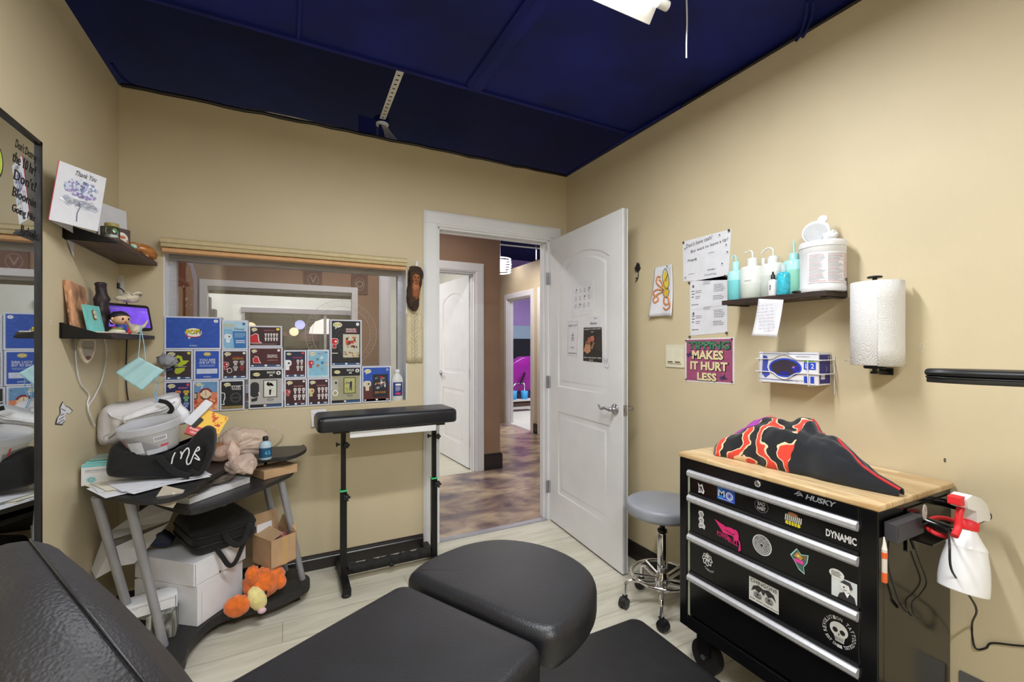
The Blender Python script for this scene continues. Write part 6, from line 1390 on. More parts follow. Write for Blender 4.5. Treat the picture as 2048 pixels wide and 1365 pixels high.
mb = MB(frame(S2(1848, 1025, .055), (1, 0, 0), z=(0, -1, 0))); mb.pad(oval(0, 0, .011, .021, 24), 0, .003, .001, '#a89c98'); mb.ring(0, 0, .008, .017, .002, '#d8ccc6', 7, 20); mb.txt('ink', 0, 0, .008, '#e4dcd6', l=7); tag(mb.build('oval_tag'), 'grey oval badge on the chest side above the power brick', 'badge')
mb = MB(); rc = Vector((1.665, KY0-.055, .775)); mb.tube([rc+Vector((.075*math.cos(t), .030*math.sin(t), .012*math.sin(t))) for t in [2*PI*k/36 for k in range(36)]], .006, '#d0202c', n=10, closed=True); tag(mb.build('red_ring'), 'red cord loop lying in the tray of the chest side', 'cord')
# spray bottle hooked on the handle
sbm = Matrix.Translation(at(1925, 1182, 1, .500)) @ Matrix.Rotation(math.radians(13), 4, 'Y')
sp_ = root('spray_bottle', 'white spray bottle with red trigger collar hooked on the chest handle', 'spray bottle', at(1925, 1182, 1, .500))
p0 = at(1925, 1182, 1, .500); p1 = at(1944, 1060, 1, .500); Lb = (p1-p0).length
mb = MB(sbm); mb.lathe([(q.x, q.y) for q in catmull([(0, 0, 0), (.044, .0005, 0), (.050, .010, 0), (.047, Lb*.4, 0), (.040, Lb*.66, 0), (.039, Lb*.72, 0), (.028, Lb*.84, 0), (.018, Lb*.95, 0), (.016, Lb, 0)], 4)], 'white_plastic', n=36); mb.build('body', sp_)
mb = MB(sbm); mb.lathe([(.019, Lb*.985), (.020, Lb), (.020, Lb+.022), (.014, Lb+.024)], '#d8242c', n=28); mb.build('collar', sp_)
mb = MB(sbm @ Matrix.Translation((0, 0, Lb+.024)) @ Matrix.Rotation(math.radians(-13), 4, 'Y'))
mb.M = mb.M @ Matrix.Scale(1.35, 4); R_ = mb.M; mb.M = R_ @ frame((0, .014, 0), (1, 0, 0), z=(0, -1, 0))
mb.prism([(-.055, .052), (-.050, .034), (-.012, .022), (-.008, -.002), (.020, -.002), (.052, -.008), (.056, .0), (.040, .026), (.010, .044), (-.030, .056)], 0, .028, 'white_plastic'); mb.build('trigger_head', sp_, bevel=.004)
mb = MB(R_ @ frame((0, .010, 0), (1, 0, 0), z=(0, -1, 0))); mb.prism([(-.070, .056), (-.070, .040), (-.052, .038), (-.052, .056)], 0, .020, '#d8242c'); mb.build('nozzle', sp_, bevel=.003)
mb = MB(R_); mb.tube(catmull([(-.034, 0, .034), (-.046, 0, .016), (-.050, 0, -.006), (-.066, 0, -.020)], 5), .006, '#d8242c', n=10); mb.build('trigger', sp_)
# ---- fleece blanket heaped on the worktop
bc = Vector((1.630, 1.005, KZ+.0015))
prof_b = [(at(u, v, 0, 1.60)) for u, v in ((1443, 890), (1470, 865), (1500, 848), (1555, 843), (1610, 845), (1625, 866), (1665, 868), (1700, 890), (1740, 925), (1790, 955), (1812, 970))]
ys = [p.y for p in prof_b]; hs_ = [max(.012, p.z-KZ) for p in prof_b]
def hgt(y):
    for i in range(len(ys)-1):
        if ys[i] >= y >= ys[i+1]: t = (ys[i]-y)/(ys[i]-ys[i+1]); return hs_[i]*(1-t)+hs_[i+1]*t
    return hs_[0] if y > ys[0] else hs_[-1]
yA, yB = ys[0], ys[-1]
def heap(a, b):
    s = a; y = yA+(yB-yA)*s; half = .115*min(1, (s+.02)*9)**.5*(1-max(0, s-.42)/.60)**1.0+.010
    h = hgt(y)*(1-.35*s**3); th = PI*b; xc = 1.615+.030*math.sin(s*5)-.03*max(0, s-.6)
    q = Vector((y*9, b*3.2, 0)); f = noise.noise(q*1.3)*.35+noise.noise(q*3+Vector((5, 0, 0)))*.18+.10*math.sin(b*13+s*9)*max(0, 1-s*1.3)
    r = 1+f*.55*math.sin(th)
    x = xc-half*math.cos(th)*(1+.10*noise.noise(q*2)); z = h*math.sin(th)**.62*r
    return (x, y, KZ+.002+max(0, z))
mb = MB(); mb.grid(heap, 90, 50, 'flame_fleece')
blk = tag(mb.build('fleece_blanket', loc=(1.615, (yA+yB)/2, KZ+.001), solid=.004), 'black fleece blanket with red flame pattern heaped on the tool chest', 'blanket')
mb = MB(); mb.tube(catmull([Vector(heap(.70+.03*k, .55-.03*k))+Vector((0, 0, .003)) for k in range(11)], 4), .0045, '#c42830', n=8); mb.tube(catmull([Vector(heap(.52+.03*k, .62-.02*k))+Vector((0, 0, .002)) for k in range(4)], 4), .0045, '#c42830', n=8); mb.build('red_piping', blk)
mb = MB()
for cx_, w_, sd in ((.10, .045, 1), (.23, .045, 2), (.165, .025, 5)):
    rd = random.Random(sd)
    def pp(a, b): 
        q = Vector(heap(cx_+(a-.5)*w_*2.0+.015*math.sin(b*9), .30+(b*.20))); return q+Vector((-.003, 0, .004))
    mb.grid(pp, 10, 8, '#b04cb4')
mb.build('purple_patch', blk)
# ------------------------------------------------------------------ right wall
def onwall(px_list): return [r2(*p) for p in px_list]
def sheet(P, m='paper', th=.0008, curl=0):
    mb = MB(FR); mb.prism(P, .0006, .0006+th, m); mb.M = FR @ Matrix.Translation((0, 0, .0006+th)); return mb
def pins(P, par, r=.0055):
    for x, y in P:
        mb = MB(FR @ Matrix.Translation((x, y, .0016))); mb.lathe([(r*.55, 0), (r*.45, .004), (r, .005), (r*.9, .008), (0, .009)], '#4a4038', n=14); mb.build('push_pin', par)
def quadmap(P):
    """bilinear map of unit square to the four corners bl, br, tr, tl"""
    def f(x, y):
        a = [P[0][i]*(1-x)+P[1][i]*x for i in (0, 1)]; b = [P[3][i]*(1-x)+P[2][i]*x for i in (0, 1)]; return (a[0]*(1-y)+b[0]*y, a[1]*(1-y)+b[1]*y)
    return f
# tip notice: handwriting, QR codes left out
P = onwall([(1367, 563), (1457, 560), (1463, 458), (1366, 484)]); f = quadmap(P); w_ = P[1][0]-P[0][0]
nt_ = tag(sheet(P).build('tip_notice'), 'white handwritten paper asking for cashless tips, pinned above the printed invoices', 'notice')
mb = MB(FR @ Matrix.Translation((0, 0, .0016)))
tx = lambda t, x, y, h, w, m='#4a4a50', **k: mb.txt(t, *f(x, y), h, m, w=w, l=1, **k)
tx("Don't have cash?", .36, .90, .021, w_*.60, shear=.15, rot=.10); tx('But want to leave a tip?', .57, .755, .021, w_*.82, shear=.15, rot=.10)
tx('Abigail', .20, .50, .016, w_*.20, shear=.2); tx('~SCAN TO PAY', .63, .60, .004, w_*.14); tx('VENMO', .64, .235, .007, w_*.18); tx('Something', .62, .13, .014, w_*.26, '#8a8a90', shear=.2); tx('~@handle', .20, .17, .004, w_*.14)
for x, y in ((.05, .80), (.30, .50), (.78, .93), (.96, .97), (.95, .55), (.86, .33), (.05, .08), (.93, .08), (.92, .70)): c = f(x, y); mb.poly([(c[0]-.005, c[1]), (c[0]+.005, c[1]), (c[0]+.003, c[1]+.005), (c[0]-.003, c[1]+.005)], '#2c2c2e', 1); mb.ell(c[0]-.004, c[1]-.006, .0018, .0018, '#2c2c2e', 1, 8); mb.ell(c[0]+.004, c[1]-.006, .0018, .0018, '#2c2c2e', 1, 8)
mb.build('writing', nt_); pins([f(.03, .97), f(.97, .98)], nt_)
P = onwall([(1381, 672), (1455, 665), (1455, 551), (1380, 564)]); f = quadmap(P); w_ = P[1][0]-P[0][0]
mb = sheet(P)
for o in (0, -.50):
    a = f(.08, .90+o); mb.ell(a[0]+.004, a[1], .006, .008, '#5a5a60', 1, 12)
    for x0, x1, y0, y1, n, s in ((.38, .60, .90, .96, 3, 1), (.66, .96, .74, .88, 5, 2), (.16, .34, .76, .82, 2, 3), (.16, .30, .66, .72, 2, 4), (.64, .92, .60, .68, 3, 5), (.05, .30, .54, .58, 1, 6), (.05, .14, .68, .84, 3, 7)):
        A, B = f(x0, y0+o*.92), f(x1, y1+o*.92); mb.rows(A[0], B[0], A[1], B[1], n, '#6a6a72', 1, s, .35, .3)
A, B = f(.04, .475), f(.96, .48); mb.line([A, B], .0008, '#a0a0a8', 1); iv = tag(mb.build('invoice_sheet'), 'long white sheet printed with two small invoices under the tip notice', 'paper'); pins([f(0, .98), f(1, .975), f(0, -.02), f(1, -.01)], iv, .006)
# pink poster
P = onwall([(1371, 763), (1469, 769), (1469, 675), (1371, 678)]); f = quadmap(P); w_ = P[1][0]-P[0][0]
tp = tag(sheet(P, '#e6e2e6').build('slogan_poster'), 'pink poster reading "TIPPING MAKES IT HURT LESS" right of the light switch', 'poster')
mb = MB(FR @ Matrix.Translation((0, 0, .0016)))
mb.poly([f(.03, .03), f(.97, .03), f(.97, .97), f(.03, .97)], '#a05076', 1); rd = random.Random(3)
for k in range(8): y = .08+.11*k; mb.line([f(.04, y), f(.3, y+rd.uniform(-.02, .02)), f(.7, y+rd.uniform(-.02, .02)), f(.96, y)], .0014, '#9c4672', 2)
def shadow_txt(t, x, y, h, w, c1, c2): mb.txt(t, f(x, y)[0]+.002, f(x, y)[1]-.002, h*1.06, '#241c22', w=w*1.03, l=3, b=.06); mb.txt(t, *f(x, y), h, c1, w=w, l=4, b=.04); 
shadow_txt('TIPPING', .5, .84, .042, w_*.84, '#3f7a5c', 0); 
for k in range(14): a = f(.1+.06*k, .86+rd.uniform(-.06, .04)); mb.poly([(a[0]-.006, a[1]-.004), (a[0]+.004, a[1]), (a[0]-.002, a[1]+.006)], rd.choice(['#2c3a32', '#7aa06a', '#b87a9c']), 5)
shadow_txt('MAKES', .48, .62, .046, w_*.64, '#e4d8a8', 0); shadow_txt('IT HURT', .50, .37, .044, w_*.76, '#e4d8a8', 0); shadow_txt('LESS', .47, .13, .040, w_*.40, '#e4d8a8', 0)
for cx, cy in ((.10, .62), (.80, .12)): a = f(cx, cy); mb.poly([(a[0]-.022, a[1]+.004), (a[0], a[1]+.010), (a[0]+.026, a[1]-.004), (a[0]+.004, a[1]-.004), (a[0]-.006, a[1]-.014)], '#4a3c6a', 5); mb.poly([(a[0]-.004, a[1]), (a[0]+.008, a[1]+.020), (a[0]+.008, a[1])], '#2c2838', 6)
mb.build('artwork', tp); pins([f(.03, .96), f(.97, .97), f(.03, .05), f(.97, .05)], tp, .004)
# light switch
P = onwall([(1333, 734), (1370, 736), (1369, 690), (1333, 690)]); x0, x1 = P[0][0], P[1][0]; z0, z1 = P[0][1], P[3][1]
ls = root('light_switch', 'cream double rocker light switch plate left of the pink poster', 'switch', (WX, -(x0+x1)/2, z0))
MB(FR).prism(rrect(x0, z0, x1, z1, .005), .0005, .006, 'cream_plastic').build('plate', ls, bevel=.001)
for k in (0, 1):
    a = x0+(x1-x0)*(.13+.40*k); b = a+(x1-x0)*.33; mb = MB(FR); mb.hexa([(a, z0+.022, .006), (b, z0+.022, .006), (b, z1-.022, .006), (a, z1-.022, .006)], [(a, z0+.022, .012), (b, z0+.022, .012), (b, z1-.022, .008), (a, z1-.022, .008)], 'cream_plastic'); mb.use(FR @ Matrix.Translation((0, 0, .0125))).rect(a+.004, z0+.026, b-.004, z0+.032, '#5a4a34', 1); mb.build('rocker', ls)
# octopus drawing, curled sheet
P = onwall([(1303, 634), (1350, 632), (1347, 528), (1310, 536)]); f = quadmap(P)
oc_ = root('octopus_drawing', 'curling white sheet with a yellow and orange octopus drawing', 'drawing', (WX, -P[0][0], P[0][1]))
def curl(a, b): q = f(a, b); return (q[0], q[1], .003+.024*(1-b)**2*(.4+.6*abs(2*a-1))+.012*max(0, a-.75)*4*(b**2))
mb = MB(FR); mb.grid(curl, 14, 14, 'paper'); mb.build('sheet', oc_, solid=.0008)
mb = MB(FR)
def OV(P_, m, w=None, l=1):
    pts = [Vector(curl(x, y))+Vector((0, 0, .0012+.0004*l)) for x, y in P_]
    if w: mb.tube(catmull(pts, 5), w, m, n=6, flat=.25, up=(0, 0, 1))
    else:
        mb.add(pts, [tuple(range(len(pts)))], m)
OV([(.55, .62), (.48, .80), (.60, .92), (.74, .80), (.80, .62), (.70, .52)], '#e0c850'); OV([(.48, .60), (.70, .56), (.82, .48), (.74, .36), (.58, .42)], '#d8b840', l=2)
for pl_ in ([(.55, .62), (.46, .80), (.60, .94), (.76, .80), (.82, .62), (.70, .52), (.55, .62)], [(.48, .60), (.56, .42), (.74, .36), (.84, .48), (.70, .56)]): OV(pl_, '#4a3a24', .0018, 3)
for k in range(7): OV([(.54+.03*k, .66+.02*k), (.60+.02*k, .70+.02*k), (.68+.01*k, .68+.02*k)], '#5a4a2c', .0012, 3)
for pts in (((.5, .56), (.30, .62), (.18, .70), (.22, .80), (.38, .78)), ((.5, .52), (.25, .54), (.10, .50), (.16, .42), (.36, .46)), ((.5, .48), (.30, .44), (.12, .36), (.20, .28), (.34, .33), (.28, .40)), ((.62, .40), (.60, .28), (.72, .22), (.86, .26), (.80, .34)), ((.74, .40), (.84, .30), (.90, .18), (.74, .12), (.60, .17)), ((.52, .60), (.40, .70), (.30, .74))):
    OV(pts, '#d8905c', .0062, 2); OV([(x+.012, y-.004) for x, y in pts], '#7a4a5c', .0016, 4)
OV([(.52, .53), (.56, .52), (.58, .49)], '#4a7ab0', .003, 5)
mb.build('artwork', oc_)
MB(FR @ Matrix.Translation((*f(.75, .97), .014))).blob((0, 0, 0), (.004, .004, .003), '#4a4038', n=10, k=8).build('push_pin', oc_)
# black rose
mb = MB(FR); q = r2(1277, 537)
for k in range(22): rd = random.Random(k); a = rd.uniform(0, 6.28); r = rd.uniform(0, .018); mb.blob((q[0]+r*math.cos(a), q[1]+r*1.3*math.sin(a)+.004, .008), (.009, .007, .006), '#1c1818', n=8, k=6, amp=.4, seed=k)
mb.tube(catmull([(q[0]+.002, q[1]-.018, .006), (q[0]+.004, q[1]-.045, .006), (q[0]-.004, q[1]-.065, .006), (q[0]-.020, q[1]-.080, .006)], 5), .0022, '#1c1818', n=6); mb.blob((q[0]-.012, q[1]-.058, .005), (.009, .004, .002), '#1c1818', n=10, k=6)
tag(mb.build('black_rose'), 'small black rose ornament on the wall beside the open door', 'ornament')
# shelf with bottles
rs = root('wall_shelf', 'dark wood shelf on the right wall holding squeeze bottles', 'shelf', (WX, 1.134, 1.47))
SX, SZ = 1.742, 1.489
MB().box((SX, .918, 1.470), (WX-.001, 1.350, SZ), 'dark_wood').build('board', rs, bevel=.0015)
for y in (.935, 1.325):
    mb = MB(); mb.box((WX-.004, y-.015, 1.475), (WX-.001, y+.015, 1.545), 'black_metal').hexa([(SX+.04, y-.003, SZ), (WX-.003, y-.003, SZ), (WX-.003, y+.003, SZ), (SX+.04, y+.003, SZ)], [(SX+.05, y-.003, SZ+.003), (WX-.003, y-.003, 1.54), (WX-.003, y+.003, 1.54), (SX+.05, y+.003, SZ+.003)], 'black_metal'); mb.box((SX+.02, y-.012, 1.466), (WX-.004, y+.012, 1.4695), 'black_metal'); mb.build('bracket', rs)
def sxy(u, x): p = at(u, 600, 0, x); return p.y
def dist(u, x): r = (u-1024)/FOC; return x/(_S+r*_C)
def wash(name, lab, u, x, w_px, v_top, body, liquid, fill, cap, spout, vcap, name2='squeeze bottle'):
    t = dist(u, x); y = sxy(u, x); r = w_px*1.1/2/FOC*t; z0 = SZ+.0008; c = Vector((x, y, z0)); H = EYE+(HOR-v_top)/FOC*t-z0
    b = root(name, lab, name2, c); hc = EYE+(HOR-vcap)/FOC*t-z0
    mb = MB(); L = fill*H
    mb.lathe([(r*.9, 0), (r, .004), (r, L)], liquid, c, n=30).lathe([(r, L+.0002), (r, H-.012), (r*.92, H-.004), (r*.5, H), (r*.42, H+.002)], body, c, n=30); mb.build('body', b)
    MB().lathe([(r*.44, H+.001), (r*.44, hc), (r*.30, hc+.003), (0, hc+.003)], cap, c, n=24).build('cap', b)
    if spout:
        MB().tube(catmull([c+Vector(q) for q in spout(hc)], 5), .0038, cap, n=8).build('spout', b)
    return b, c, r, H
mat('teal_plastic', (170, 226, 226), .3, var=.02, scale=8, alpha=.93); mat('teal_liquid', (122, 206, 212), .25, var=.03, scale=8, alpha=.96)
mat('milk_liquid', (206, 214, 208), .3, var=.02, scale=8); mat('green_liquid', (140, 204, 184), .3, var=.03, scale=8); mat('cyan_gel', (58, 178, 202), .15, var=.12, scale=60)
hook = lambda dy, dz, L: (lambda h: [(0, 0, h), (0, 0, h+dz*.7), (0, dy*.3, h+dz), (0, dy*.7, h+dz*.9), (0, dy, h+dz*L)])
wash('squeeze_bottle', 'pale teal squeeze bottle at the left end of the right wall shelf', 1472, 1.79, 28, 542, 'teal_plastic', 'teal_liquid', .66, 'teal_plastic', hook(.022, .030, .4), 525)
b_, c_, r_b, H_b = wash('squeeze_bottle', 'wide milky white squeeze bottle, second on the right wall shelf', 1505, 1.795, 40, 533, 'bottle_milk', 'milk_liquid', .44, 'bottle_milk', hook(.034, .036, .9), 518)
MB(frame((c_.x-r_b-.001, c_.y-.012, c_.z+.075), (0, -1, 0), z=(-1, 0, 0))).txt('~DISTILLED', 0, 0, .004, '#6a6a6e', w=.03, l=1).build('lettering', b_)
wash('squeeze_bottle', 'milky squeeze bottle with a bent spout behind the small white tube', 1546, 1.815, 40, 527, 'bottle_milk', 'milk_liquid', .62, 'bottle_milk', hook(.050, .040, .55), 514)
wash('small_bottle', 'white-capped small bottle at the back between two milky squeeze bottles', 1527, 1.855, 16, 530, 'bottle_milk', 'milk_liquid', .5, 'white_plastic', None, 518, 'bottle')
wash('squeeze_bottle', 'teal squeeze bottle with a straight thin spout beside the white tub', 1588, 1.805, 36, 521, 'teal_plastic', 'green_liquid', .70, 'teal_plastic', lambda h: [(0, 0, h), (0, 0, h+.02), (0, .001, h+.05)], 508)
b_, c_, r_b, H_b = wash('ink_bottle', 'small white bottle with a black collar at the shelf front', 1546, 1.760, 16, 560, 'white_plastic', 'white_plastic', .5, 'black_plastic', lambda h: [(0, 0, h), (0, 0, h+.006), (0, 0, h+.014)], 551, 'bottle')
MB(frame((c_.x-r_b-.0006, c_.y, c_.z+.035), (0, -1, 0), z=(-1, 0, 0))).txt('INK', 0, 0, .006, '#3a3a3c', w=.022, l=1, rot=PI/2).build('lettering', b_)
b_, c_, r_b, H_b = wash('gel_bottle', 'small bright cyan gel bottle at the shelf front with a clear dome cap', 1567, 1.762, 22, 545, 'cyan_gel', 'cyan_gel', .5, 'tub_clear', None, 530, 'bottle')
# wipes tub
wt = root('wipes_tub', 'large white wipes tub with its lid flipped open on the right wall shelf', 'tub', (1.812, sxy(1645, 1.812), SZ)); t = dist(1645, 1.812); c = Vector((1.812, sxy(1645, 1.812), SZ+.0008)); r = .074; H = .178
MB().lathe([(r*.97, 0), (r, .004), (r, .020), (r*.985, .022), (r*.985, H-.03), (r, H-.028), (r, H)], 'white_plastic', c, n=44).build('body', wt)
MB().lathe([(r*1.03, H-.012), (r*1.035, H), (r*.99, H+.010), (r*.6, H+.012), (0, H+.012)], 'white_plastic', c, n=44).build('rim', wt)
mb = MB(); 
def lb(a, b): th = math.radians(170+110*a); return (c.x+(r+.0006)*math.cos(th), c.y+(r+.0006)*math.sin(th), c.z+.030+(H-.066)*b)
mb.grid(lb, 22, 2, '#e4e4e8')
def lb2(a0, a1, b0, b1, m, off=.0012):
    mb.grid(lambda a, b: (c.x+(r+off)*math.cos(math.radians(170+110*(a0+(a1-a0)*a))), c.y+(r+off)*math.sin(math.radians(170+110*(a0+(a1-a0)*a))), c.z+.030+(H-.066)*(b0+(b1-b0)*b)), 5, 2, m)
rd = random.Random(2)
for k in range(22):
    b0 = .04+.042*k
    for a0, a1 in ((.04, .42), (.46, .86)): lb2(a0, a0+(a1-a0)*rd.uniform(.6, 1), b0, b0+.016, '#9a9aa2' if k % 5 else '#c88890')
lb2(.88, .99, .05, .95, '#d4b8bc'); lb2(.93, .985, .04, .14, '#2c2c30', .0018); mb.build('paper_wrap', wt)
LM_ = Matrix.Translation(c+Vector((0, .030, H+.016))) @ Matrix.Rotation(math.radians(8), 4, 'X') @ frame((0, 0, 0), (0, -1, 0), z=(-1, 0, 0))
mb = MB(LM_); mb.pad(oval(0, .040, .052, .044, 36), -.006, .003, .003, 'white_plastic'); mb.pad(oval(.018, .088, .018, .014, 20), -.005, .002, .002, 'white_plastic'); mb.pad(oval(0, .038, .043, .035, 36), .002, .005, .002, '#c2c4c8'); mb.build('lid', wt)
mb = MB(); mb.blob(c+Vector((-.005, -.03, H+.030)), (.018, .022, .016), 'towel', amp=.6, fr=3); mb.build('wipe', wt)
mb = MB(); mb.blob((1.752, 1.03, SZ+.006), (.006, .018, .005), 'black_plastic', amp=.4, fr=5); tag(mb.build('needle_cap'), 'small black clip lying at the shelf edge before the wipes tub', 'clip')
# note hanging from the shelf front
P = [at(u, v, 0, SX-.003) for u, v in ((1508, 672), (1558, 675), (1567, 600), (1517, 598))]
nh = root('hanging_note', 'white handwritten note hanging from the shelf edge below the bottles', 'note', P[0])
def nf(a, b): q = P[0].lerp(P[1], a).lerp(P[3].lerp(P[2], a), b); return (q.x-.016*(1-b)**2+.006*math.sin(a*3)*(1-b), q.y, q.z)
mb = MB(); mb.grid(nf, 10, 12, 'paper'); mb.build('sheet', nh, solid=.0007)
M = frame(P[0].lerp(P[2], .5)+Vector((-.012, 0, 0)), (0, -1, .02), z=(-1, 0, -.10)); mb = MB(M)
for k in range(9): mb.scrib(-.035, .035, .050-.013*k, .007, '#9a9ab0' if k not in (4, 8) else '#b08a90', 2, k, .0009, 4)
mb.build('writing', nh)
# glove dispenser
gx0 = 1.800; ga, gb_ = .975, 1.213
gd = root('glove_box', 'white and blue box of gloves held in a white wire rack on the right wall', 'box', (1.84, 1.094, 1.137))
mb = MB(); mb.box((gx0, ga, 1.137), (WX-.006, gb_, 1.262), 'carton_white')
FG = frame((gx0, (ga+gb_)/2, 1.1995), (0, -1, 0), z=(-1, 0, 0)); mb.use(FG); hw, hh = (gb_-ga)/2, .0625
mb.rect(-hw+.003, hh-.008, hw-.004, hh-.006, '#5a6ab0', 1); mb.rect(-hw+.003, -hh+.010, hw*.2, -hh+.013, '#5a6ab0', 1); mb.rect(-hw+.002, -hh+.003, -hw+.004, hh-.004, '#8a90b8', 1)
mb.poly([(-.100, .048), (-.084, .046), (-.076, .03), (-.082, .0), (-.070, -.03), (-.090, -.046), (-.104, -.03)], '#4450b0', 2)
mb.ell(-.008, 0, .066, .038, '#2c48c4', 2, 40); mb.ell(-.008, 0, .058, .031, '#3a3040', 3, 40); mb.poly([(.020, .004), (.048, .012), (.044, -.016), (.026, -.018)], '#2c2ca8', 4); mb.ell(-.01, -.022, .02, .006, '#24249a', 4, 16); mb.poly([(.020, .004), (.034, .008), (.028, -.002)], '#b07ac0', 5)
mb.rect(.066, .026, .104, .034, '#8ae060', 2); mb.rect(.066, -.004, .110, .024, '#2c48c4', 2); mb.txt('L', .078, .010, .018, '#e8e8f4', l=3); mb.txt('2', .098, .010, .018, '#e8e8f4', l=3); mb.rect(.066, -.056, .084, -.030, '#2c48c4', 2); mb.rect(.090, -.056, .104, -.030, '#2c48c4', 2); mb.txt('glovepro', .032, -.050, .009, '#7a7a8c', w=.060, l=2); mb.txt('~NITRILE', .062, .046, .005, '#a0a0b4', w=.05, l=2)
FS = frame((gx0, ga, 1.1995), (1, 0, 0), z=(0, -1, 0)); mb.use(FS); mb.rect(.006, -hh+.006, WX-.006-gx0-.004, hh-.008, '#33307c', 1); mb.rect(.014, -.040, .040, -.018, '#d8d8e4', 2); mb.txt('T', .066, .040, .014, '#e8e8f0', l=2); mb.txt('J', .050, .0, .020, '#a8a8d8', l=2); mb.rows(.014, .034, -.038, -.020, 5, '#4a4a6a', 3, 4, .1)
mb.build('carton', gd)
wr_ = []
mb = MB(); X = gx0-.004
def wire(zs, b): 
    P_ = [(WX-.002, ga-.012, zs), (X+.01, ga-.012, zs), (X, ga-.004, zs), (X, 1.035, zs), (X, 1.058, zs+b*.10), (X, 1.085, zs+b*.75), (X, 1.102, zs+b), (X, 1.125, zs+b*.75), (X, 1.150, zs+b*.10), (X, 1.172, zs), (X, gb_+.008, zs), (X+.012, gb_+.016, zs)]
    mb.tube(catmull(P_, 4), .0022, 'white_plastic', n=8)
wire(1.233, .022); wire(1.180, -.026)
mb.tube(catmull([(X, 1.012, 1.233), (X, 1.012, 1.180), (X, 1.010, 1.140), (X+.01, 1.010, 1.132), (WX-.004, 1.010, 1.132)], 3), .0022, 'white_plastic', n=8)
mb.tube([(X, 1.20, 1.24), (X, 1.20, 1.150), (X+.012, 1.20, 1.132), (WX-.004, 1.20, 1.132)], .0022, 'white_plastic', n=8); mb.tube([(WX-.003, ga-.012, 1.10), (WX-.003, ga-.012, 1.25)], .0022, 'white_plastic', n=8)
mb.build('wire_rack', gd)
# paper towel on its holder
py = .797; px_ = 1.806; z0, z1 = 1.222, 1.507
th_ = root('towel_holder', 'black wall-mounted paper towel holder', 'towel holder', (px_, py, z0-.03))
mb = MB(); mb.tube([(px_, py, z0-.028), (px_, py, z1+.022)], .007, 'black_metal', n=14); mb.lathe([(.020, 0), (.022, .003), (.020, .006), (.008, .008)], 'black_metal', (px_, py, z1+.014), n=22); mb.build('rod', th_)
mb = MB(); mb.box((px_-.008, py-.010, z0-.030), (WX-.001, py+.010, z0-.022), 'black_metal'); mb.lathe([(.030, -.012), (.032, -.004), (.024, -.0005)], 'black_metal', (px_, py, z0), n=24); mb.box((WX-.006, py-.02, z0-.036), (WX-.001, py+.02, z0-.012), 'black_metal'); mb.build('arm', th_)
pt = root('paper_towel', 'white quilted paper towel roll hanging upright on the right wall', 'paper towel', (px_, py, z0))
MB().lathe([(.018, 0), (.066, 0), (.068, .002), (.068, z1-z0-.002), (.066, z1-z0), (.018, z1-z0)], 'quilted_paper', (px_, py, z0), n=56).build('roll', pt)
MB().lathe([(.0195, .0005), (.0195, z1-z0+.0005)], 'cardboard', (px_, py, z0), n=24).build('core', pt)
def flap(a, b): th = math.radians(-150+100*a); q = .0695+.004*a+.03*max(0, a-.7); return (px_+q*math.cos(th), py+q*math.sin(th)+(-.0)*b, z0-.002+(z1-z0+.002)*b)
MB().grid(flap, 20, 6, 'quilted_paper').build('loose_sheet', pt, solid=.0012)
# wall marks
for u, v, w2, h2, lab in ((1356, 449, .006, .010, 'small hooked scrape in the wall paint above the octopus drawing'), (1691, 721, .012, .002, 'thin white scratch in the wall beside the glove box'), (1843, 691, .004, .006, 'screw hole in the right wall beyond the paper towel'), (1844, 706, .003, .004, 'pale dot just under the screw hole beyond the paper towel'), (1890, 921, .003, .007, 'small dark nick in the wall above the tool chest')):
    q = r2(u, v); mb = MB(FR @ Matrix.Translation((0, 0, .0003))); mb.ell(q[0], q[1], w2, h2, '#e4ded2' if v < 900 else '#3a3630', 1, 12); mb.ell(q[0]+w2*.2, q[1], w2*.4, h2*.5, '#8a8070', 2, 8); tag(mb.build('wall_mark'), lab, 'wall damage')
# corner of a metal outlet plate low on the wall
q = r2(1925, 1350); mb = MB(FR); mb.prism(rrect(q[0]-.006, q[1]-.10, q[0]+.07, q[1]+.012, .004), .0005, .005, 'steel'); tag(mb.build('outlet_plate', bevel=.001), 'grey outlet plate low on the right wall behind the tool chest', 'outlet')
# ---- things taped to the open door (in its own plane)
DI = DM.inverted()
def dpt(u, v):
    o = DI @ Vector((0, 0, EYE)); r = (u-1024)/FOC; d = DI.to_3x3() @ Vector((_S+r*_C, _C-r*_S, (HOR-v)/FOC)); t = (.0-o.z)/d.z; return (o.x+d.x*t, o.y+d.y*t)
DD = DM @ Matrix.Translation((0, 0, -.0018))
mat('artwork_red', (196, 92, 84), .6, var=.3, scale=40)
def dsheet(name, lab, cat, px, m='paper'):
    P = [dpt(*p) for p in px]; mb = MB(DD); mb.prism(P, 0, .0008, m); o = tag(mb.build(name), lab, cat); return o, quadmap(P), P
o, f, P = dsheet('sketch_sheet', 'white sheet with small pencil creature sketches, topmost on the open door', 'drawing', ((1142, 635), (1186, 628), (1187, 559), (1145, 567)))
mb = MB(DD @ Matrix.Translation((0, 0, .0009))); rd = random.Random(4)
for j in range(3):
    for i in range(4):
        c = f(.2+.2*i, .75-.22*j); mb.ring(c[0], c[1], .011, .012, .0012, '#6a6a6e', 1, 14); mb.ell(c[0]-.004, c[1]+.002, .002, .002, '#2a2a2c', 2, 8); mb.ell(c[0]+.004, c[1]+.002, .002, .002, '#2a2a2c', 2, 8); mb.line([(c[0]-.010, c[1]-.010), (c[0], c[1]-.016), (c[0]+.010, c[1]-.010)], .0016, '#77777c', 1)
        if (i+j) % 3 == 0: mb.ell(c[0]+.008, c[1]+.006, .005, .006, '#3a3a3e', 3, 9)
mb.build('artwork', o)
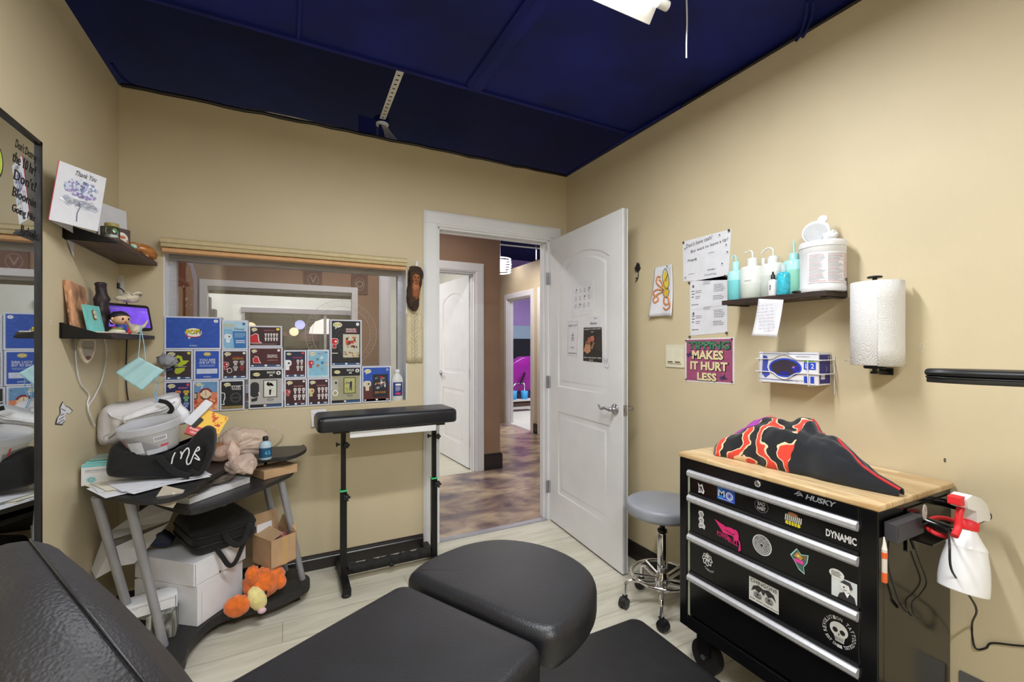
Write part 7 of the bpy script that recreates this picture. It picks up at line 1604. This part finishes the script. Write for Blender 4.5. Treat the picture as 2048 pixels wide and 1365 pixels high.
o, f, P = dsheet('keep_out_card', 'white keep-out card with a skull and crossbones on the open door', 'card', ((1134, 712), (1155, 717), (1157, 641), (1135, 642)))
mb = MB(DD @ Matrix.Translation((0, 0, .0009))); w_ = P[1][0]-P[0][0]
mb.line([f(.06, .03), f(.94, .03), f(.94, .97), f(.06, .97), f(.06, .03)], .002, '#c86a78', 1); mb.txt('KEEP OUT', *f(.5, .86), .013, '#4a4a4e', w=w_*.8, l=1); c = f(.5, .60); mb.ell(c[0], c[1], .015, .020, '#8a8a8e', 1, 18); mb.ell(c[0], c[1], .0125, .017, '#e4e4e6', 2, 18); mb.ell(c[0]-.005, c[1], .004, .006, '#222224', 3, 9); mb.ell(c[0]+.005, c[1], .004, .006, '#222224', 3, 9); mb.poly([(c[0]-.004, c[1]-.010), (c[0]+.004, c[1]-.010), (c[0], c[1]-.024)], '#222224', 3)
mb.line([(c[0]-.020, c[1]-.040), (c[0]+.020, c[1]-.018)], .003, '#55555a', 1); mb.line([(c[0]+.020, c[1]-.040), (c[0]-.020, c[1]-.018)], .003, '#55555a', 1); mb.txt('NO', *f(.5, .26), .012, '#b04050', w=w_*.3, l=1); mb.txt('TRESPASSING', *f(.5, .10), .010, '#4a4a4e', w=w_*.8, l=1); mb.build('artwork', o)
o, f, P = dsheet('meme_print', 'black print with white captions and a muscular figure on the open door', 'print', ((1166, 722), (1204, 726), (1203, 655), (1167, 656)), '#2c2824')
mb = MB(DD @ Matrix.Translation((0, 0, .0009))); w_ = P[1][0]-P[0][0]
mb.txt('I CAME TO WORK EARLY', *f(.5, .955), .008, '#e8e8e8', w=w_*.92, l=1); mb.txt('TODAY', *f(.5, .87), .007, '#e8e8e8', w=w_*.16, l=1); mb.txt('AND I AM ALREADY TIRED', *f(.5, .115), .008, '#e8e8e8', w=w_*.92, l=1); mb.txt('SEND HELP', *f(.45, .04), .007, '#e8e8e8', w=w_*.2, l=1)
for P_, m in (([(.02, .30), (.18, .60), (.40, .52), (.42, .30), (.24, .22)], '#c08a6a'), ([(.16, .50), (.30, .72), (.44, .68), (.40, .50)], '#a86a50'), ([(.40, .74), (.58, .76), (.62, .64), (.50, .58), (.38, .62)], '#c0705c'), ([(.40, .38), (.56, .60), (.64, .56), (.52, .36)], '#8a6a58'), ([(.62, .40), (.98, .30), (.98, .80), (.76, .74)], '#3a322c')): mb.poly([f(*q) for q in P_], m, 1+.1*len(m))
mb.build('artwork', o)
o, f, P = dsheet('white_label', 'white slip lettered "Good Afternoon" above the black print on the door', 'label', ((1168, 655), (1202, 655), (1202, 631), (1171, 633)))
mb = MB(DD @ Matrix.Translation((0, 0, .0009))); mb.txt('Good', *f(.65, .78), .008, '#4a4a4e', w=.03, l=1, shear=.3); mb.txt('Afternoon', *f(.55, .36), .018, '#3a3a3e', w=.075, l=1, shear=.3); mb.build('writing', o)
o, f, P = dsheet('small_sticker', 'tiny white sticker at the lower right corner of the black door print', 'sticker', ((1204, 733), (1216, 736), (1219, 715), (1204, 711)))
mb = MB(DD @ Matrix.Translation((0, 0, .0012))); mb.line([f(.2, .8), f(.35, .3), f(.5, .75), f(.65, .3), f(.8, .8)], .003, '#3a3a3c', 1); mb.build('artwork', o)
# ------------------------------------------------------------------ swing-arm lamp reaching in from the right
a = Vector((1.341, .495, 1.218)); b = Vector((1.50, .235, 1.214)); d = (b-a).normalized()
fl = root('arm_lamp', 'black flat-headed swing-arm lamp reaching in from the right edge', 'lamp', (1.66, -.10, 0))
M = frame(a, d, z=(0, 0, 1)); L = .46; mb = MB(M)
ol = [(0, -.010), (.004, .012), (.03, .036), (.08, .046), (L-.02, .050), (L, .04), (L, -.04), (L-.02, -.050), (.08, -.046), (.03, -.032)]
if sum(ol[i-1][0]*ol[i][1]-ol[i][0]*ol[i-1][1] for i in range(len(ol))) < 0: ol = ol[::-1]
mb.pad(ol, .0, .018, .010, 'black_plastic', dome=.002); mb.pad([(x+(.004 if x < .1 else 0), y*.97) for x, y in ol], -.014, -.002, .003, 'black_plastic'); mb.pad([(x+.002, y*1.02) for x, y in ol], -.003, .0, .0014, 'black_plastic'); mb.build('lamp_head', fl)
MB(M).tube([(L-.02, 0, .004), (L+.14, 0, .004)], .010, 'black_metal', n=12).build('arm', fl)
e = M @ Vector((L+.14, 0, .004)); MB().tube([(e.x, e.y, 1.30), (e.x, e.y, .03)], .012, 'black_metal', n=14).build('pole', fl)
MB().lathe([(.14, .0005), (.14, .018), (.10, .028), (.015, .036)], 'black_metal', (e.x, e.y, 0), n=40).build('base', fl)
# ------------------------------------------------------------------ ceiling things of the room
def shop_light(loc, lab):
    x, y, z = loc; r = root('shop_light', lab, 'ceiling light', (x, y, z+.07)); L = .60
    mb = MB(frame((x-L, y, z), (0, 1, 0), z=(1, 0, 0)))
    # trough profile in (y, z), open below
    pr = [(-.115, -.014), (-.112, -.010), (-.060, .050), (.060, .050), (.112, -.010), (.115, -.014), (.121, -.010), (.066, .058), (.066, .074), (-.066, .074), (-.066, .058), (-.121, -.010)]
    pr = [(-a, b) for a, b in pr]
    mb = MB(frame((x-L, y, z), (0, -1, 0), z=(1, 0, 0))) 
    mb.M = Matrix(((0, 0, 1, x-L), (1, 0, 0, y), (0, 1, 0, z), (0, 0, 0, 1)))
    mb.prism([(-a, b) for a, b in pr][::-1], 0, 2*L, 'white_paint'); mb.build('reflector', r)
    for s in (-1, 1):
        mb = MB(); mb.tube([(x-L+.03, y+s*.045, z+.012), (x+L-.03, y+s*.045, z+.012)], .014, 'tube_glow', n=16); mb.build('tube', r)
        for e in (-1, 1): MB().tube([(x+e*(L-.03), y+s*.045, z+.012), (x+e*(L+.016), y+s*.045, z+.012)], .0165, 'white_plastic', n=18).build('lamp_holder', r)
    for e in (-.8, .8): MB().tube([(x+e*L, y, z+.074), (x+e*L, y, 2.585)], .003, 'steel', n=6).build('chain', r)
    return r
s1 = shop_light((.600, 1.12, 2.49), 'white fluorescent shop light hanging at the top edge of the picture')
dup(s1, (-.3, -1.74, 0), 'added white fluorescent shop light, unseen behind the camera')  # second fixture added out of view, goes with the rear area light
mb = MB(); p = at(1373, 116, 1, 1.18); mb.tube(catmull([(p.x, p.y, 2.583), (p.x+.003, p.y, 2.50), (p.x, p.y, 2.42), (p.x, p.y, p.z)], 5), .0028, 'white_plastic', n=6)
q = at(1376, 60, 1, 1.18); mb.tube([(p.x, p.y, 2.55), (p.x+.005, p.y, q.z+.03), (p.x+.001, p.y, q.z-.02)], .0016, 'white_plastic', n=5)
tag(mb.build('pull_cord', loc=(p.x, p.y, 2.583)), 'white pull cord hanging from the navy ceiling', 'cord')
# perforated strap from panel edge to the cable clamp on the wall top
A = at(803, 136, 1, 2.086); B = at(765, 238, 1, 2.76)
d = (B-A); L = d.length; W = .034; N = 13
M = frame(A, d, z=(0, -.4, 1)); mb = MB(M)
n = 16; vs = []; st_ = L/N
for k in range(N):
    cx = (k+.5)*st_; hole = [(cx+.0085*math.cos(2*PI*j/n), .0085*math.sin(2*PI*j/n)) for j in range(n)]
    outer = []
    for j in range(n):
        a = 2*PI*j/n; dx, dy = math.cos(a), math.sin(a); t = min((st_/2)/abs(dx) if abs(dx) > 1e-6 else 9, (W/2)/abs(dy) if abs(dy) > 1e-6 else 9); outer.append((cx+dx*t, dy*t))
    mb.add([(x, y, 0) for x, y in hole+outer], [(j, (j+1) % n, n+(j+1) % n, n+j) for j in range(n)], 'offwhite')
    for (sx, sy) in ((1, 1), (1, -1), (-1, 1), (-1, -1)):
        j = {(1, 1): 2, (-1, 1): 6, (-1, -1): 10, (1, -1): 14}[(sx, sy)]
        o3 = [outer[j-1], outer[j], outer[(j+1) % n], (cx+sx*st_/2, sy*W/2)]; mb.add([(o3[0][0], o3[0][1], 0), (o3[3][0], o3[3][1], 0), (o3[1][0], o3[1][1], 0)], [(0, 1, 2)], 'offwhite'); mb.add([(o3[1][0], o3[1][1], 0), (o3[3][0], o3[3][1], 0), (o3[2][0], o3[2][1], 0)], [(0, 1, 2)], 'offwhite')
tag(mb.build('perforated_strap', solid=.0015, loc=A), 'white perforated metal strap running up to the navy ceiling', 'strap')
# clamp, white disc and dark plate on the wall top
jb = root('junction_box', 'dark junction box with a white round cover on top of the back wall', 'junction box', (.50, 2.80, HW))
mb = MB(); p0 = at(717, 268, 1, 2.80); p1 = at(752, 238, 1, 2.80); mb.box((p0.x, 2.80, HW+.004), (p1.x, 2.812, p1.z), 'ceiling_navy'); mb.build('plate', jb)
c = at(764, 243, 1, 2.80); MB().lathe([(.046, 0), (.046, .03), (.040, .034)], 'ceiling_navy', (c.x, 2.82, c.z-.004), n=28).box((c.x-.015, 2.81, HW), (c.x+.015, 2.83, c.z), 'ceiling_navy').build('box_body', jb)
MB().lathe([(0, -.004), (.036, -.003), (.040, 0), (.040, .006)], 'white_plastic', (c.x+.004, 2.82, c.z-.012), n=28).build('cover', jb)
mb = MB(); 
for k in range(6): mb.tube(catmull([(c.x+.002*k, 2.81, c.z-.02), (c.x+.01+.004*k, 2.800, c.z-.05+.004*k), (c.x+.04+.012*k, 2.81, HW+.006+.002*k), (c.x+.14+.01*k, 2.82, HW+.008)], 5), .0022, 'alu', n=5)
mb.build('wires', jb)
def conduit(name, lab, P, r=.006, m='ceiling_navy'):
    C = catmull(P, 14); rr = [r*(1+.10*(k % 2)) for k in range(len(C))]; return tag(MB().tube(C, rr, m, n=8).build(name), lab, 'conduit')
conduit('flex_conduit', 'flexible grey conduit lying along the top of the back wall', [(-.22, 2.81, HW+.012), (-.05, 2.81, HW+.024), (.15, 2.81, HW+.022), (.32, 2.81, HW+.016), (.43, 2.81, HW+.010)], .006, 'alu')
conduit('flex_conduit', 'flexible conduit near the left end of the back wall top', [(LX+.0, 2.70, HW+.05), (LX+.04, 2.80, HW+.02), (LX+.16, 2.812, HW+.014), (LX+.4, 2.81, HW+.010)], .006)
for k in range(2): conduit('flex_conduit', ['left of two armoured cables rising from the right wall top', 'right of two armoured cables rising from the right wall top'][k], [at(1614+12*k, 2, 2, 2.584), at(1612+12*k, 30, 2, 2.574), at(1603+12*k, 62-7*k, 2, 2.566), at(1592+13*k, 82-7*k, 0, WX-.003)], .0055)
conduit('flex_conduit', 'navy conduit along the right wall top near the back corner', [(WX-.012, 2.76, HW+.010), (WX-.012, 2.4, HW+.014), (WX-.012, 2.1, HW+.014), (WX-.010, 1.70, HW+.008)], .008)
# ------------------------------------------------------------------ what shows of the hall and the rooms beyond
# pendant with crystal rings in the corridor
c = at(1000, 532, 1, 6.2); pn = root('pendant_lamp', 'round glittering ring pendant lamp in the corridor beyond the doorway', 'pendant lamp', (c.x, c.y, c.z+.12))
for k in range(6): MB().tube([(c.x+(.17-.004*abs(k-2))*math.cos(t), c.y+(.17-.004*abs(k-2))*math.sin(t), c.z+.10-.040*k) for t in [2*PI*j/32 for j in range(32)]], .009, 'chandelier_glow', n=6, closed=True).build('ring', pn)
MB().blob(c, (.07, .07, .08), 'chandelier_glow', n=16, k=12).build('bulb', pn); MB().tube([(c.x, c.y, c.z+.08), (c.x, c.y, 3.32)], .006, 'alu').build('rod', pn)
for u in range(3): pass
mb = MB(); y_ = 6.9; mb.tube([at(990, 488, 1, y_), at(1100, 499, 1, y_)], .015, 'offwhite', n=8); mb.tube([at(1072, 492, 1, y_), at(1072, 520, 1, y_)], .010, 'offwhite', n=8)
tag(mb.build('ceiling_pipe'), 'thin white pipe crossing the dark corridor ceiling', 'pipe')
# purple room: window band, dark panel, purple chair with blue cups
PY = 9.385
xa, xb = at(1005, 660, 1, PY).x, at(1075, 660, 1, PY).x
za, zb = at(1040, 652, 1, PY).z, at(1040, 678, 1, PY).z
pw = root('room_window', 'pale blue window band above a dark panel in the purple room', 'window', ((xa+xb)/2, PY, 0))
MB().box((xa, PY, zb), (xb, 9.399, za), '#a9c4d8').build('glass_band', pw); MB().box((xa, PY-.01, .0), (xb, 9.399, zb), '#22222c').build('dark_panel', pw)
f5 = lambda u, v, y=8.2: at(u, v, 1, y)
q = f5(1045, 790); pc = root('salon_chair', 'purple reclining salon chair seen through the far doorway', 'chair', (q.x, 8.3, 0))
P = [f5(*q) for q in ((1006, 752), (1028, 724), (1045, 714), (1085, 712), (1090, 780), (1040, 784), (1008, 785))]
mb = MB(frame((0, 8.2, 0), (1, 0, 0), z=(0, -1, 0))); ol = [(p.x, p.z) for p in P]
if sum(ol[i-1][0]*ol[i][1]-ol[i][0]*ol[i-1][1] for i in range(len(ol))) < 0: ol = ol[::-1]
mb.pad(ol, -.25, 0, .05, 'purple_vinyl', dome=.04); mb.build('backrest', pc)
MB().box((f5(1012, 790).x, 8.25, .02), (f5(1085, 790).x, 8.45, f5(1040, 782).z), '#2c2a50').build('seat_base', pc)
mb = MB(); mb.tube([f5(1050, 746, 8.12), f5(1040, 768, 8.1)], .02, 'black_metal', n=10); mb.tube(catmull([f5(1016, 792, 8.0), f5(1030, 769, 8.05), f5(1040, 767, 8.1), f5(1048, 768, 8.1), f5(1049, 782, 8.0)], 4), .012, 'chrome', n=8); mb.build('lever', pc)
for u, lab in ((1027, 'left blue plastic cup in front of the purple salon chair'), (1049, 'right blue plastic cup in front of the purple salon chair')):
    p = f5(u, 800, 7.7)+Vector((0, 0, .002)); tag(MB().lathe([(.055, 0), (.075, .17), (.068, .17), (.05, .01)], '#3aa0e0', p, n=20).build('blue_cup'), lab, 'cup')
p0 = f5(1008, 801, 7.7); p1 = f5(1066, 801, 7.7); rt = root('side_cart', 'low white and brown cart carrying the two blue cups', 'cart', ((p0.x+p1.x)/2, 7.7, 0))
MB().box((p0.x, 7.6, p0.z-.03), (p1.x, 7.8, p0.z-.001), 'offwhite').build('tray', rt); MB().box((p0.x+.02, 7.62, p0.z-.12), (p1.x-.02, 7.78, p0.z-.06), '#5a4034').build('shelf_board', rt)
for x in (p0.x+.04, p1.x-.04): MB().box((x-.02, 7.66, .003), (x+.02, 7.70, p0.z-.03), 'offwhite').build('leg', rt)
# back room: lamps of the reception behind the far glass, framed print, dark post
def lamp_far(u, v, y, r, m, lab):
    c = at(u, v, 1, y); t = root('reception_lamp', lab, 'lamp', (c.x, c.y, c.z+1.2)); MB().blob(c, (r, r, r), m, n=16, k=12).build('globe', t); MB().tube([(c.x, c.y, c.z+r), (c.x, c.y, 3.3)], .01, 'black_metal', n=6).build('rod', t)
lamp_far(637, 655, 8.6, .07, 'bulb_warm', 'small warm globe lamp beyond the far window, left of the pale dome'); lamp_far(588, 664, 8.2, .07, 'bulb_warm', 'small warm globe lamp in the middle of the far window') ; lamp_far(600, 650, 8.4, .08, 'bulb_cool', 'small bluish globe lamp in the middle of the far window'); lamp_far(501, 655, 8.2, .08, 'bulb_warm', 'warm globe lamp just over the light blue toy box')
c = at(652, 668, 1, 8.0); dl = root('dome_lamp', 'large pale glowing dome lamp shade beyond the far window', 'lamp', c)
MB().lathe([(.26, 0), (.24, .10), (.16, .20), (.05, .245), (0, .25)], 'lamp_globe', c, n=32).build('shade', dl); MB().tube([(c.x, c.y, c.z+.25), (c.x, c.y, 3.3)], .01, 'black_metal').build('rod', dl)
mb = MB(); p = at(580, 690, 1, 7.6); mb.blob((p.x, 7.6, .62), (.45, .3, .62), '#4a3c44', amp=.5, fr=2); tag(mb.build('reception_clutter'), 'dark cluttered shapes of furniture beyond the far window', 'furniture')
mb = MB(); p = at(560, 672, 1, 8.3); mb.lathe([(.12, 0), (.10, .06), (.04, .10), (.01, .11)], '#8a4a50', (p.x, 8.3, p.z), n=20); mb.tube([(p.x, 8.3, p.z), (p.x, 8.3, 0)], .012, 'black_metal'); tag(mb.build('table_lamp'), 'dim reddish lampshade beyond the far window', 'lamp')
mb = MB(); p = at(618, 682, 1, 8.5); mb.lathe([(.18, 0), (.15, .12), (.05, .18), (.01, .19)], '#9a6a74', (p.x, 8.5, p.z), n=20); mb.tube([(p.x, 8.5, p.z), (p.x, 8.5, 0)], .012, 'black_metal'); tag(mb.build('table_lamp'), 'dim pink lampshade right of the reddish one beyond the far window', 'lamp')
mb = MB(); x0 = at(410, 600, 1, 5.6).x; x1 = at(419, 600, 1, 5.6).x; mb.box((x0, 5.6, 0), (x1, 5.75, 1.80), '#2c2a2c'); tag(mb.build('dark_cabinet'), 'narrow dark post in the room behind the hall window', 'cabinet')
x0 = at(418, 600, 1, 5.7).x; x1 = at(428, 600, 1, 5.7).x; mb = MB(); mb.box((x0, 5.8, 0), (x1, 5.95, at(420, 617, 1, 5.7).z), '#4a4a4e'); tag(mb.build('low_cabinet'), 'low grey cabinet beside the dark post behind the hall window', 'cabinet')
# framed mirror on the hall wall, arched top
fm = root('hall_frame', 'arched pale frame on the hall wall left of the hall window', 'frame', at(388, 600, 1, HY-.02))
q0_, q1_ = at(374, 600, 1, HY).x, at(397, 600, 1, HY).x; zt_ = at(385, 520, 1, HY).z
mb = MB(frame((q0_, HY, 0), (1, 0, 0), z=(0, -1, 0))); w_ = q1_-q0_
mb.prism([(-.28, .95), (w_*.9, .95), (w_*.9, zt_-.14), (w_*.5, zt_-.02), (0, zt_), (-.28, zt_)], .001, .02, '#a9a0b4'); mb.build('frame', fm)
mb = MB(frame((q0_, HY-.021, 0), (1, 0, 0), z=(0, -1, 0))); mb.prism([(-.26, .97), (w_*.6, .97), (w_*.6, zt_-.16), (w_*.3, zt_-.05), (0, zt_-.03), (-.26, zt_-.03)], 0, .002, '#9a5c34'); art_waves(mb, -.02, 1.5, w_*.55, zt_-.2, ['#c8b0a0', '#7a4a2c', '#d8c8c0'], 6, 3, 10); mb.build('picture', fm)
# etched pale squares and round outline on the hall side
for u0, v0, u1, v1, lab, tt in ((608, 541, 644, 579, 'dark square plaque with a bull head outline, seen through the window', 'V'), (703, 550, 735, 588, 'dark square plaque with a ring outline, right one seen through the window', 'O')):
    a = at(u0, v1, 1, HY); b = at(u1, v0, 1, HY); mb = MB(frame(((a.x+b.x)/2, HY-.001, (a.z+b.z)/2), (1, 0, 0), z=(0, -1, 0))); hw, hh = (b.x-a.x)/2, (b.z-a.z)/2
    mb.box((-hw, -hh, 0), (hw, hh, .008), '#6e5046'); mb.M = mb.M @ Matrix.Translation((0, 0, .008)); mb.ring(0, 0, hw*.62, hh*.62, .004, '#a08a80', 1); mb.txt(tt, 0, 0, hh*.7, '#a08a80', l=2); tag(mb.build('wall_plaque'), lab, 'plaque')
mb = MB(frame((0, BY+.0985, 0), (1, 0, 0), z=(0, -1, 0))); c = at(684, 668, 1, BY+.0985)
for r in (.205, .168): mb.ring(c.x, c.z, r, r, .0018, '#b8a8a0', 1, 72)
for k in range(60): a = 2*PI*k/60; mb.line([(c.x+.176*math.cos(a), c.z+.176*math.sin(a)), (c.x+.198*math.cos(a+.03*(k % 3)), c.z+.198*math.sin(a+.03*(k % 3)))], .0012, '#b8a8a0', 1)
tag(mb.build('etched_ring', loc=(c.x, BY+.0985, c.z)), 'faint round line emblem on the window glass behind the tall black box', 'decal')
# black line drawings on the white back room wall seen through the second door
mb = MB(frame((1.8945, 0, 0), (0, -1, 0), z=(-1, 0, 0)))
def bw(u, v): p = at(u, v, 1, BRY); return (p.x, p.z)
mb = MB(frame((0, BRY-.001, 0), (1, 0, 0), z=(0, -1, 0)))
C3 = lambda pts: [(q.x, q.y) for q in catmull([(*bw(*p), 0) for p in pts], 6)]
for pts in (((877, 620), (873, 590), (878, 582), (881, 600), (876, 625), (875, 640)), ((874, 640), (880, 636), (874, 650), (879, 655)), ((876, 650), (880, 672), (876, 690), (873, 672), (877, 652)), ((873, 552), (881, 543)), ((895, 542), (902, 560)), ((908, 544), (912, 558)), ((924, 548), (926, 552)), ((873, 725), (876, 712), (880, 720), (878, 732))): mb.line(C3(pts), .022, '#1c1c1e', 1)
tag(mb.build('wall_drawing'), 'loose black line drawing on the white wall beyond the second door', 'wall drawing')
